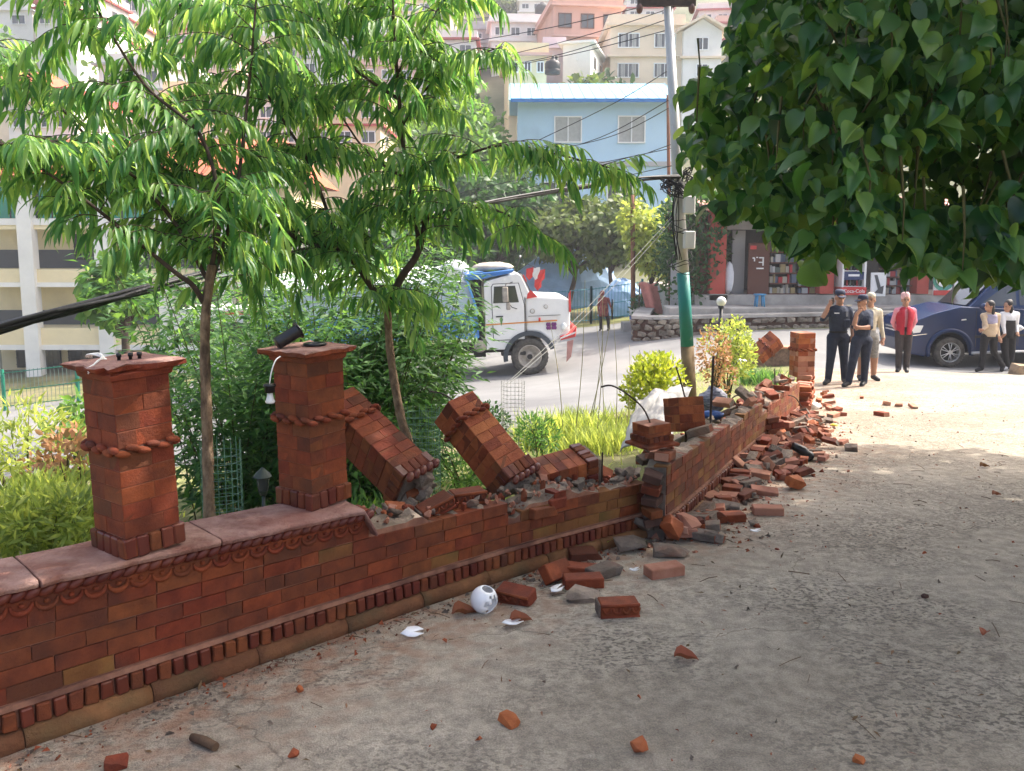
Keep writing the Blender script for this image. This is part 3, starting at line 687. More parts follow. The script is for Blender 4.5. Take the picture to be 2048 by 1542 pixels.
def carved_brick(label, loc, e, L=.19):
    o = thing('carved_brick', label, 'brick'); o.matrix_basis = TR(loc, e)
    b = MB(); b.box((0, 0, 0), (L, .1, .07)); b.build('block', [M_brickc[0]], o, bev=.006)
    b = MB(); b.box((-L / 2 - .004, .002, 0), (.01, .094, .064)); b.build('mortar_end', M_gmortar, o, bev=.003)
    for k in range(4):
        x = -L / 2 + .03 + k * (L - .05) / 3; b = MB(); b.tube([(x + .018 * math.cos(w), -.05, .016 + .026 * math.sin(w)) for w in np.linspace(math.pi, 2 * math.pi, 8)], .0065, 6); b.build('scallop', M_brickc[0], o)
    for zz in (.029, -.029): MB().tube([(-L / 2, -.05, zz), (L / 2, -.05, zz)], .008, 6).build('bead_edge', M_brickc[0], o)
    return o
def at(px, py, dz=0): q = G(px, py); return Vector((q.x, q.y, q.z + dz))
def loose(label, px, py, mi, e=(0, 0, 0), dz=.028, sc=1.0, name='loose_brick', cat='brick', group=None, mesh=None):
    o = place(name, mesh or RB[mi], TR(at(px, py, dz), e, (sc,) * 3)); return tag(o, label, cat, group)
carved_brick('carved red brick with four scallops lying alone on the path', at(1236, 1228, .036), (0, 0, .1))
carved_brick('carved red brick lying between the broken white globe and the grey slab', at(1032, 1203, .036), (.2, 0, -.5))
carved_brick('carved brick tipped on the broken wall top beside leaning pillar', P(870, 1012, 4.25), (.15, -.35, .55))
carved_brick('carved brick on top of a plain brick on the broken wall', P(935, 992, 4.42), (.05, 0, .45))
loose('grey mortar slab beside the lone carved brick', 1168, 1196, 0, (.05, .05, .1), .025, 1.25, 'mortar_lump', 'mortar', mesh=LUMP[4])
loose('red brick resting behind the grey mortar slab', 1166, 1172, 7, (0, 0, .12))
loose('dusty red brick lying across other bricks, top of small stack', 1168, 1118, 2, (.12, .05, .25), .03)
loose('red brick under the dusty one in the small stack', 1162, 1150, 0, (0, .06, -.1))
loose('flat grey brick at the back of the small stack', 1205, 1152, 5, (0, 0, .7))
loose('small half brick beside the small stack, grey end out', 1222, 1148, 8, (0, 0, .3), sc=.8)
loose('brick leaning against the wall foot by the small stack', 1112, 1160, 0, (.9, .1, .9), .05)
loose('lone red brick on the path past the stack', 1328, 1150, 3, (0, 0, .35))
loose('red brick lying loose beyond the gap debris', 1458, 1042, 7, (0, 0, .15))
loose('red brick with white paper scraps beside it', 1535, 1028, 3, (0, 0, -.1))
loose('small grey lump by itself on the path', 1508, 1052, 0, (0, 0, .4), .02, .7, 'mortar_lump', 'mortar', mesh=LUMP[1])
b = MB(); big = [chunkmesh('masonry_block', (.22, .15, .13), M_brickc[2], 31, .35), chunkmesh('masonry_block', (.2, .2, .14), M_dust, 32, .5), chunkmesh('masonry_block', (.3, .18, .10), M_gmortar, 33, .5)]
for (px, py, k, e, dz, lab) in ((1590, 978, 0, (.1, .2, .2), .06, 'bright orange broken block lying on the path by the heap'), (1375, 1075, 1, (.5, .3, .9), .09, 'pinkish broken block leaning in debris below the gap'),
        (1345, 1085, 0, (.7, .9, .2), .10, 'orange jagged block tipped up below the gap'), (1290, 1078, 2, (.2, .5, 1.2), .09, 'dark grey jagged block at the wall end'), (1262, 1102, 2, (.1, .1, .3), .05, 'flat grey slab in front of the dark block'),
        (1340, 1112, 2, (0, .1, -.2), .03, 'thin grey slab lying below the orange block')):
    tag(place('masonry_block', big[k], TR(at(px, py, dz), e, (.8,) * 3)), lab, 'block')
def frag(label, px, py, s, seed, m=None):
    me = chunkmesh('brick_fragment', (s, s * .75, s * .6), m or M_brickc[2], seed, .45, 2); tag(place('brick_fragment', me, TR(at(px, py, s * .2), (R.uniform(-.3, .3), R.uniform(-.3, .3), R.uniform(0, 3)))), label, 'brick')
frag('broken orange fragment, nearest to the bottom of the path', 1280, 1500, .07, 1); frag('two-lobed orange fragment on the sandy path', 1020, 1447, .075, 2)
frag('small orange fragment near the brown stick', 588, 1512, .04, 3); frag('red fragment at the bottom edge of the picture', 232, 1536, .08, 4, M_brickc[0])
frag('single small orange fragment far from the wall', 1717, 1524, .042, 5); frag('tiny orange fragment by twigs at wall foot', 600, 1382, .035, 6); frag('tiny red crumb on the sandy path', 866, 1455, .03, 7, M_brickc[0])
frag('dark chip beside the lamp glass', 1850, 1195, .04, 8, M_darkm)
b = MB(); q0, q1 = at(385, 1482, .015), at(432, 1502, .015)
tag(MB().tube([q0, q0.lerp(q1, .5) + Vector((0, 0, .004)), q1], [.014, .017, .015], 8).build('stick', mat('bark_brown', (.10, .06, .035), .9, .3, 20, .1, 40)), 'short thick brown stick lying on the path', 'stick')
# broken white lamp globe
gl = thing('lamp_globe', 'broken white lamp globe with a jagged hole lying on the path', 'lamp', at(968, 1222))
b = MB(); n, k = 22, 14; r0 = .068
for i in range(k + 1):
    t = math.pi * i / k
    for j in range(n):
        w = 2 * math.pi * j / n; b.v.append((r0 * math.sin(t) * math.cos(w), r0 * math.sin(t) * math.sin(w), r0 * math.cos(t)))
for i in range(k):
    for j in range(n):
        w = 2 * math.pi * j / n; t = math.pi * (i + .5) / k; d = Vector((math.sin(t) * math.cos(w), math.sin(t) * math.sin(w), math.cos(t)))
        if (d - Vector((.25, -.93, .05))).length < .62 + .2 * math.sin(j * 2.7 + i) or i < 2: continue
        b.f.append(((i + 1) * n + j, (i + 1) * n + (j + 1) % n, i * n + (j + 1) % n, i * n + j)); b.m.append(0); b.sm.append(True)
o = b.build('glass_shell', mat('opal_glass', (.86, .86, .87), .2, .03, 3, spec=.5), gl, M=TR((0, 0, .06), (.3, .2, .5)), recalc=False); md = o.modifiers.new('s', 'SOLIDIFY'); md.thickness = .004
def shard(label, px, py, s, e):
    b = MB(); b.add([(s * math.cos(w) * (1 - .3 * math.sin(3 * w)), s * .6 * math.sin(w), .012 * math.cos(w) ** 2) for w in np.linspace(0, 5.6, 9)] + [(0, 0, -.004)], [(i, i + 1, 9) for i in range(8)], smooth=True)
    o = b.build('glass_shard', bpy.data.materials['opal_glass'], M=TR(at(px, py, .02), e)); md = o.modifiers.new('s', 'SOLIDIFY'); md.thickness = .004; tag(o, label, 'shard')
shard('curved white glass shard near the wall foot', 826, 1272, .05, (.5, 0, .2)); shard('flat white shard beside the torn dry leaves', 1025, 1253, .05, (0, .05, .4)); shard('small white shard by the small brick stack', 1112, 1186, .05, (.1, 0, .9)); shard('tiny white chip between the two loose bricks', 1268, 1147, .03, (0, 0, .3))
shard('white paper-like shard past the last loose bricks', 1510, 1068, .035, (0, 0, .2))
# heaps: bricks tumbled along the foot and on top of the far wall
def heap():
    rr = random.Random(17); n = 0
    for i in range(205):
        s = SW2 * rr.random() ** .75; f = s / SW2
        wid = .2 + .5 * math.exp(-((f - .62) / .28) ** 2); o = abs(rr.gauss(0, .42)) * wid
        tx, nn, up, p = L2.fr(s, .06 + o, 0); h = max(.0, .22 * wid * (1 - o / (wid * 1.1))) * (0.3 + rr.random())
        if f < .12 and o > .35: continue
        q = Vector((p.x, p.y, Z(p.x, p.y) + .03 + h)); tilt = .35 if h > .05 else .12
        me = rr.choice(RB + [RB[2], RB[5], RB[8], RB[6], RB[3], RB[5]]); g = 'bricks heaped along the far wall'
        where = ('by the gap', 'at the middle', 'towards the officers')[min(2, int(f * 3))] + (', against the wall' if o < .2 else ', out on the path' if o > .5 else '')
        tag(place('loose_brick', me, TR(q, (rr.gauss(0, tilt), rr.gauss(0, tilt), rr.uniform(-.7, 1.1)), (rr.uniform(.55, 1.05), rr.uniform(.7, 1.1), rr.uniform(.6, 1.05)))), LOOK[RB.index(me)] + ' in heap ' + where, 'brick', g + ': ' + LOOK[RB.index(me)] + ' ' + where)
    for i in range(75):
        s = SW2 * rr.uniform(.02, 1); tx, nn, up, p = L2.fr(s, -rr.uniform(.03, .55), 0); o = (Vector((p.x, p.y)) - L2.at(s)).length
        hb = h2(s) if o < .24 else max(0, .42 - (o - .24) * .9)
        q = Vector((p.x, p.y, Z(p.x, p.y) + hb + .03 + (.05 * rr.random()))); me = rr.choice(RB + LUMP)
        isb = me.name.startswith('loose'); kind = ('loose_brick', LOOK[RB.index(me)] + ' on top of the far wall ' + ('near the gap' if s < SW2 * .35 else 'amid the rods' if s < SW2 * .7 else 'at its sunlit end'), 'brick', 'bricks on the far wall: ' + LOOK[RB.index(me)] + str(int(s / SW2 * 2.86))) if isb else ('mortar_lump', ('grey' if me.name < 'mortar_lump.004' else 'pale flat') + ' mortar lump on the far wall ' + ('near the gap' if s < SW2 * .35 else 'amid the rods' if s < SW2 * .7 else 'at its sunlit end'), 'mortar', 'mortar lumps on the far wall')
        tag(place(kind[0], me, TR(q, (rr.gauss(0, .4), rr.gauss(0, .4), rr.uniform(-3, 3)), (rr.uniform(.7, 1.05),) * 3)), *kind[1:])
    for i in range(46):                                   # crumbled mortar along the broken top of the near wall
        s = rr.uniform(SB + .02, L1.len - .02); tx, nn, up, p = L1.fr(s, -rr.uniform(.05, .3), h1(s) + rr.uniform(.0, .03))
        if s < S1[1035] and rr.random() < .6: continue
        tag(place('mortar_lump', rr.choice(LUMP), TR(p, (rr.gauss(0, .4), rr.gauss(0, .4), rr.uniform(-3, 3)), (rr.uniform(.35, .75),) * 3)), 'crumbled grey mortar lump on the broken near wall', 'mortar', 'mortar lumps on the near wall')
    for px, py, d, k, e, lab in ((795, 1022, 4.15, 4, (.3, .2, .5), 'pinkish broken brick propped under the leaning pillar'), (895, 1030, 4.3, 7, (0, -.2, .7), 'red brick lying slanted on the broken near wall'), (958, 1020, 4.45, 0, (0, 0, .62), 'dark red brick below the carved one on the near wall'),
                              (1080, 1022, 4.62, 2, (0, .1, .8), 'broken brick at the notch of the near wall'), (1210, 950, 5.25, 4, (.6, .5, .2), 'orange broken block behind the flat-lying pillar'), (1235, 965, 5.3, 6, (.3, -.5, .9), 'pink broken brick by the gap in the wall'),
                              (1110, 1003, 4.72, 1, (0, 0, .7), 'end brick standing proud on the near wall top'), (1160, 990, 4.9, 4, (0, 0, .7), 'orange brick left upright on the near wall')):
        tag(place('loose_brick', RB[k], TR(P(px, py, d), e)), lab, 'brick')
    # bricks scattered near the officers and in the sun at the far end
    for i in range(46):
        t = rr.random(); x = 4.1 + 1.6 * t + rr.gauss(0, .35); y = 10.6 + 3.6 * rr.random() + t
        if x < 3.95 + (y - 10.7) * .42: continue
        me = rr.choice([RB[3], RB[4], RB[6], RB[7]]); wh = 'beside the stump' if y < 12.2 else 'near the officers' if y > 13.6 else 'beyond the sunlit wall end'
        tag(place('loose_brick', me, TR((x, y, Z(x, y) + .03), (rr.gauss(0, .15), rr.gauss(0, .15), rr.uniform(-3, 3)), (rr.uniform(.55, 1),) * 3)), 'sunlit ' + LOOK[RB.index(me)] + ' lying ' + wh, 'brick', 'bricks scattered at the far wall end')
heap()
# end bricks showing in the gap
DKB = [halfbrick(M_darkm, M_gmortar, 41, .19, True), halfbrick(M_brickc[1], M_darkm, 42, .17, True)]
for k in range(5):
    q = L2.fr(.0, -.08, .12 + k * .075); tag(place('loose_brick', DKB[k % 2], TR(q[3] - q[0] * (.05 + .02 * (k % 2)), (.12 * k - .2, R.uniform(-.3, .3), 1.0 + R.uniform(-.5, 1.2)), (R.uniform(.55, .85), R.uniform(.8, 1.2), .85))), 'dark mortar-caked brick in the torn wall end at the gap', 'brick', 'bricks in the torn wall end')
for k, (px, py, d, e) in enumerate(((1300, 1060, 5.25, (.2, .1, .4)), (1290, 1040, 5.35, (.5, .2, 1.2)), (1318, 1030, 5.4, (.1, .6, .2)), (1305, 1005, 5.5, (.3, -.4, 2)), (1285, 1015, 5.5, (.9, .2, .7)), (1300, 975, 5.6, (.2, .3, .1)))):
    tag(place('mortar_lump', LUMP[k % 7], TR(P(px, py, d), e, (1.15,) * 3)), ('lowest', 'second', 'third', 'fourth', 'fifth', 'topmost')[k] + ' grey lump of the pile filling the gap between the wall ends', 'mortar')
# small litter that nobody could count
def litter():
    r = np.random.default_rng(5); n = 5200
    s = r.uniform(0, L1.len + SW2, n); pos = np.zeros((n, 3))
    for i in range(n):
        ln, t = (L1, s[i]) if s[i] < L1.len else (L2, s[i] - L1.len)
        tx, nn, up, p = ln.fr(t, .07 + abs(r.normal(0, .25)), 0); pos[i] = p
    k = 1500; w = np.c_[r.uniform(-2.5, 7, k), r.uniform(1.5, 14, k)]; w = w[inpoly(w[:, 0], w[:, 1], PATH_POLY)]
    pos = np.r_[pos, np.c_[w, Zs(w)]]; pos[:, 2] += .006; n = len(pos)
    d = r.normal(0, 1, (n, 3)); d[:, 2] *= .15; u = np.tile([0, 0, 1.], (n, 1)) + r.normal(0, .3, (n, 3))
    m = leafmat('dry_leaf', (.20, .11, .055), (.2, .1, .04), .15, .8, .7, .03)
    stuff(leafcloud('leaf_litter', 'thin', pos, d, u, r.uniform(.015, .05, n), m, wide=1.2))
    # gravel and crumbs
    n = 2600; w = np.c_[r.uniform(-3, 7, n), r.uniform(1.5, 15, n)]; w = w[inpoly(w[:, 0], w[:, 1], PATH_POLY)]; e = np.array([L2.fr(r.uniform(0, SW2), .05 + abs(r.normal(0, .4)), 0)[3] for _ in range(1500)])[:, :2]
    f = np.array([L1.fr(r.uniform(0, L1.len), .06 + abs(r.normal(0, .12)), 0)[3] for _ in range(1100)])[:, :2]
    w = np.r_[w, e, f]; z = Zs(w); b = MB()
    for (x, y), zz in zip(w, z):
        sz = r.uniform(.003, .011) if r.random() < .85 else r.uniform(.01, .022); q = [Vector(r.normal(0, 1, 3)).normalized() * sz for _ in range(4)]
        k = len(b.v); b.v += [(x + v.x, y + v.y, zz + max(-.004, v.z * .6) + .004) for v in (q[0], q[1], q[2], q[3])] + [(x, y, zz + sz * .9)]
        b.f += [(k, k + 1, k + 4), (k + 1, k + 2, k + 4), (k + 2, k + 3, k + 4), (k + 3, k, k + 4)]; mi = int(r.random() < .45); b.m += [mi] * 4; b.sm += [False] * 4
    stuff(b.build('gravel', [M_gmortar, M_brickc[2]]))
    m2 = mat('twig', (.14, .09, .055), .9, .3, 20); b = MB()
    for i in range(520):
        if r.random() < .75: q = L1.fr(r.uniform(0.3, L1.len), .12 + abs(r.normal(0, .3)), .008)[3]
        else: x, y = r.uniform(-1, 5), r.uniform(2.5, 9); q = Vector((x, y, Z(x, y) + .008)) if inpoly(np.array([x]), np.array([y]), PATH_POLY)[0] else None
        if q is None: continue
        a = r.uniform(0, 6.28); l = r.uniform(.03, .14); dv = Vector((math.cos(a), math.sin(a), r.uniform(-.02, .05))) * l; b.tube([q, q + dv * .5 + Vector((0, 0, r.uniform(0, .008))), q + dv], r.uniform(.0012, .003), 4, cap=False)
    stuff(b.build('twig_litter', m2))
litter()
def crumbs():
    r = random.Random(23); base = [chunkmesh('c', (1, .8, .6), M_dust, 200 + i, .6, 0) for i in range(6)]; tv = [[v.co.copy() for v in m.vertices] for m in base]; tf = [[tuple(p.vertices) for p in m.polygons] for m in base]; b = MB()
    for i in range(1500):
        if r.random() < .72:
            s = SW2 * r.random() ** .8; tx, nn, up, p = L2.fr(s, .04 + abs(r.gauss(0, .3)), 0)
        elif r.random() < .6: s = r.uniform(SB, L1.len); tx, nn, up, p = L1.fr(s, -r.uniform(.02, .28), h1(s) + .005)
        else: s = r.uniform(S1[1005], L1.len); tx, nn, up, p = L1.fr(s, .08 + abs(r.gauss(0, .2)), 0)
        z = r.choice((.012, .02, .03, .045, .06)) * r.uniform(.7, 1.2); k = r.randrange(6); Mx = TR(tuple(p + Vector((0, 0, z * .2))), (r.uniform(-3, 3), r.uniform(-3, 3), r.uniform(-3, 3)), (z, z, z)); b.add(tv[k], tf[k], r.choice((0, 0, 1, 2, 3, 3)), Mx)
    for m in base: bpy.data.meshes.remove(m)
    stuff(b.build('rubble_crumbs', [M_dust, M_brickc[0], M_brickc[2], M_gmortar], recalc=False))
crumbs()
def dryleaf(label, px, py, s, e):
    tv, tf = LT['heart']; me = bpy.data.meshes.new('fallen_leaf'); me.from_pydata([(a, b * .8, c * .9 + abs(b) * .55 + .06 * math.sin(a * 9)) for a, b, c in tv], [], tf); me.materials.append(M_fleaf); me.update()
    tag(place('fallen_leaf', me, TR(at(px, py, .008), (e[0] * .3, e[1] * .3, e[2]), (s * .8,) * 3)), label, 'leaf')
M_fleaf = leafmat('fallen_leaf_brown', (.24, .075, .03), (.25, .1, .03), .15, .7, .3)
dryleaf('curled red-brown leaf alone in mid path', 1348, 1318, .13, (.2, -.1, -.2)); dryleaf('brown curled leaf beside the broken white globe', 905, 1232, .16, (.3, .1, .3)); dryleaf('brown pointed leaf in front of the broken white globe', 1020, 1248, .14, (.1, -.3, .1))
dryleaf('tan leaf lying far over on the path', 1965, 1275, .09, (.1, 0, .8)); dryleaf('yellowish leaf by the path far from the wall', 1985, 992, .1, (.1, 0, .2)); dryleaf('pale dry leaf further along the shaded path', 1960, 935, .12, (.2, 0, .1))
st = chunkmesh('boulder', (.5, .4, .32), mat('tan_stone', (.30, .22, .14), .9, .3, 5, .2, 20), 77, .35, 3); tag(place('boulder', st, TR(at(2046, 748, .08))), 'tan boulder at the path edge near the parked car', 'boulder')
# ------------------------------------------------------------------ trees and shrubs
M_bark = mat('smooth_bark', (.23, .13, .075), .85, .45, 26, .35, 60, col2=(.44, .30, .19), stretch=(1, 1, .45), dirt=((.06, .04, .028), 11, .54, .85))
M_dbark = mat('dark_bark', (.06, .04, .03), .85, .3, 10, .1, 30)
M_twig = mat('green_twig', (.08, .075, .025), .8, .3, 10)
M_lance = leafmat('long_leaf', (.095, .225, .065), (.34, .60, .11), .5, .4, .5, .045)
M_ficus = leafmat('heart_leaf', (.042, .125, .032), (.2, .4, .045), .36, .33, .65, .045, .42)
M_bamboo = leafmat('bamboo_leaf', (.06, .155, .04), (.18, .38, .06), .42, .5, .45, .02)
M_dkgreen = leafmat('dark_tree_leaf', (.03, .085, .02), (.06, .17, .03), .3, .5, .4)
M_olive = leafmat('olive_tree_leaf', (.10, .14, .035), (.18, .26, .05), .35, .5, .4)
M_lime = leafmat('lime_leaf', (.30, .36, .03), (.55, .62, .05), .45, .5, .3)
M_yelgr = leafmat('yellow_green_leaf', (.27, .34, .07), (.52, .60, .10), .46, .5, .35)
M_round = leafmat('round_tree_leaf', (.085, .19, .03), (.22, .42, .05), .4, .5, .35)
M_peach = leafmat('rusty_leaf', (.38, .20, .09), (.5, .3, .12), .35, .6, .3)
M_straw = leafmat('straw', (.38, .34, .19), (.45, .4, .2), .3, .7, .3)
def unit(v): return v / np.maximum(np.linalg.norm(v, axis=1, keepdims=True), 1e-9)
class Tree:
    def __init__(s, seed): s.r = np.random.default_rng(seed); s.rr = random.Random(seed); s.br = []; s.lp = []; s.ld = []; s.ln = []; s.ls = []
    def limb(s, pts, r0, r1, n=5):
        q = smoothpath(pts, n); k = len(q); s.br.append((q, [r0 + (r1 - r0) * (i / (k - 1)) for i in range(k)])); return q
    def spray(s, p, d, L, leaf, size, droop=.9, spacing=.03, rad=.0035, sag=.5):
        """a twig from p along d with long leaves hanging from it"""
        n = max(4, int(L / spacing)); pts = []; q = Vector(p); d = Vector(d).normalized()
        for i in range(n + 1):
            pts.append(q.copy()); d = (d + Vector((s.rr.gauss(0, .07), s.rr.gauss(0, .07), -sag * .12 + s.rr.gauss(0, .05)))).normalized(); q = q + d * (L / n)
        s.br.append((pts, [rad * (1 - .7 * i / n) for i in range(n + 1)]))
        for i in range(1, n + 1):
            t = (pts[i] - pts[i - 1]).normalized(); side = t.cross(Vector((0, 0, 1)))
            if side.length < .1: side = Vector((1, 0, 0))
            side.normalize()
            for sg in (1, -1):
                if s.rr.random() < .12: continue
                dd = t * s.rr.uniform(.25, .7) + side * sg * s.rr.uniform(.35, .75) + Vector((0, 0, -droop * s.rr.uniform(.45, 1.1))); s.leaf(pts[i], dd, side * sg * .35 + Vector((s.rr.gauss(0, .3), s.rr.gauss(0, .3), .8)), size * s.rr.uniform(.65, 1.15))
        s.leaf(pts[-1], d + Vector((0, 0, -.4)), Vector((0, -.3, 1)), size)
        return pts
    def leaf(s, p, d, n, sz): s.lp.append(tuple(p)); s.ld.append(tuple(d)); s.ln.append(tuple(n)); s.ls.append(sz)
    def wood(s, name, m, root, n=7, minr=0):
        b = MB()
        for q, r in s.br:
            if max(r) >= minr: b.tube(q, r, n if max(r) > .012 else 4, cap=True)
        return adopt(b.build(name, m, recalc=False), root)
def long_leaf_tree(label, base, trunk, limbs, seed, leaf=.15, sub=1.2, r0=.031):
    T = Tree(seed); b = base; root = thing('young_tree', label, 'tree', tuple(b))
    tb = MB(); tq = smoothpath(trunk, 6); k = len(tq); tb.tube(tq, [r0 * (1.1 - .35 * i / (k - 1)) * (1 + .09 * math.sin(i * 2.3) * math.sin(i * .9)) for i in range(k)], 12)
    adopt(tb.build('trunk', M_bark, recalc=False), root)
    for pts, ra, rb, dens, Ls in limbs:
        q = T.limb(pts, ra, rb); k = len(q); f0 = dens % 1; dens = int(dens)
        for i in range(2 + int(k * f0), k):
            t = (q[i] - q[i - 1]).normalized()
            for _ in range(dens if T.rr.random() < .42 else min(dens, 1)):
                a = T.rr.uniform(0, 2 * math.pi); side = Vector((math.cos(a), math.sin(a) * .9, T.rr.uniform(-.1, .55)))
                d = t * T.rr.uniform(.1, .8) + side; L = Ls * T.rr.uniform(.5, 1.1)
                pp = T.spray(q[i], d, L, None, leaf, sag=T.rr.uniform(.3, 1.1))
                if T.rr.random() < .5 * sub:
                    m = len(pp) // 2; a = T.rr.uniform(0, 2 * math.pi); T.spray(pp[m], Vector((math.cos(a), math.sin(a), T.rr.uniform(-.1, .4))), L * .6, None, leaf, sag=.8)
    T.wood('branches', M_dbark, root)
    P_, D_, N_, S_ = map(np.array, (T.lp, T.ld, T.ln, T.ls))
    idx = pick_leaves(P_, D_, N_, S_)
    rest = np.ones(len(P_), bool); rest[idx] = False
    cr = stuff(leafcloud('crown', 'lance', P_[rest], D_[rest], N_[rest], S_[rest], M_lance, root, wide=.7))
    put_leaves('lance', P_, D_, N_, S_, idx, M_lance, cr); return root
def pick_leaves(pos, dirs, nrm, size, n=300):
    e = pos - np.array([0, 0, EYE]); y = e[:, 1] * math.cos(PITCH) - e[:, 2] * math.sin(PITCH); z = e[:, 2] * math.cos(PITCH) + e[:, 1] * math.sin(PITCH); y = np.maximum(y, .1)
    px = CX + F * e[:, 0] / y; py = CY - F * z / y; ok = (y > .3) & (px > 10) & (px < 2038) & (py > 5) & (py < 1530)
    dd, ww, uu = frames(dirs, nrm); dist = np.linalg.norm(e, axis=1); vis = np.abs((uu * e).sum(1)) / dist; best = {}
    for i in np.nonzero(ok)[0]:
        k = (int(px[i] // 26), int(py[i] // 26))
        if k not in best or dist[i] < dist[best[k]]: best[k] = i
    cand = np.array(list(best.values()), int); return cand[np.argsort(-(size / dist * (.25 + vis))[cand])[:n]]
def put_leaves(kind, pos, dirs, nrm, size, idx, m, parent):
    dd, ww, uu = frames(dirs, nrm); tv, tf = LT[kind]; me = bpy.data.meshes.new('leaf'); me.from_pydata([tuple(v) for v in tv], [], tf); me.materials.append(m); me.polygons.foreach_set('use_smooth', [True] * len(tf)); me.update()
    lr = random.Random(5)
    for i in idx: s = float(size[i]); place('leaf', me, basis(pos[i], dd[i], ww[i], uu[i], s, s * lr.uniform(.72, 1.05), s * lr.uniform(.2, 2.4)), parent)
def PP(lst, d0, d1=None):
    d1 = d0 if d1 is None else d1; n = len(lst); return [P(x, y, d0 + (d1 - d0) * i / max(1, n - 1)) for i, (x, y) in enumerate(lst)]
t1b = P(420, 1075, 4.5); t1b.z = Z(t1b.x, t1b.y)
long_leaf_tree('slim long-leaved tree with cut trunk top, behind the gap between the standing pillars', t1b, [t1b] + PP([(418, 1000), (414, 850), (410, 720), (412, 620), (424, 530)], 4.5),
    [(PP([(408, 605), (385, 570), (348, 543), (242, 457), (130, 370), (-20, 270)], 4.5, 4.2), .017, .005, 1.55, .38),
     (PP([(420, 545), (440, 420), (400, 270), (290, 170), (190, 10), (150, -80)], 4.5, 4.6), .014, .005, 3, .55),
     (PP([(424, 560), (470, 400), (500, 150), (515, -40)], 4.5, 5.0), .014, .005, 3, .55),
     (PP([(415, 560), (330, 420), (180, 280), (60, 150), (-60, 90)], 4.5, 4.9), .013, .005, 3, .55),
     (PP([(330, 400), (230, 330), (90, 290), (-30, 290)], 4.6, 4.0), .009, .004, 2, .36)], 21, sub=1.1)
t2b = P(825, 925, 5.4); t2b.z = Z(t2b.x, t2b.y)
long_leaf_tree('forked long-leaved tree rising behind the leaning fallen pillars', t2b, [t2b] + PP([(820, 905), (803, 840), (788, 760), (778, 680), (775, 610)], 5.4),
    [(PP([(775, 620), (800, 560), (836, 505), (855, 430), (868, 402)], 5.4), .028, .018, 0, .4),
     (PP([(838, 500), (833, 444), (811, 330), (793, 132), (785, 0), (780, -90)], 5.4, 5.3), .019, .007, 3, .55),
     (PP([(772, 620), (740, 570), (688, 505), (609, 484), (516, 426), (441, 379), (340, 324), (250, 310)], 5.4, 4.8), .022, .006, 2, .45),
     (PP([(690, 505), (661, 440), (620, 330), (560, 230), (480, 100), (430, 0)], 5.4, 5.2), .014, .005, 3, .55),
     (PP([(800, 260), (850, 180), (930, 120), (1000, 95)], 5.4, 5.3), .010, .004, 2, .4),
     (PP([(812, 350), (900, 320), (1010, 290), (1120, 310), (1215, 335)], 5.4, 5.3), .011, .004, 2, .36),
     (PP([(833, 450), (900, 420), (990, 420), (1075, 465)], 5.4, 5.2), .010, .004, 2, .34),
     (PP([(800, 200), (700, 130), (640, 40), (610, -60)], 5.4, 5.7), .012, .004, 4, .6),
     (PP([(793, 150), (850, 60), (900, -20)], 5.4, 5.6), .010, .004, 3, .5),
     (PP([(815, 360), (730, 300), (650, 180), (600, 120)], 5.4, 5.9), .010, .004, 4, .55)], 34)

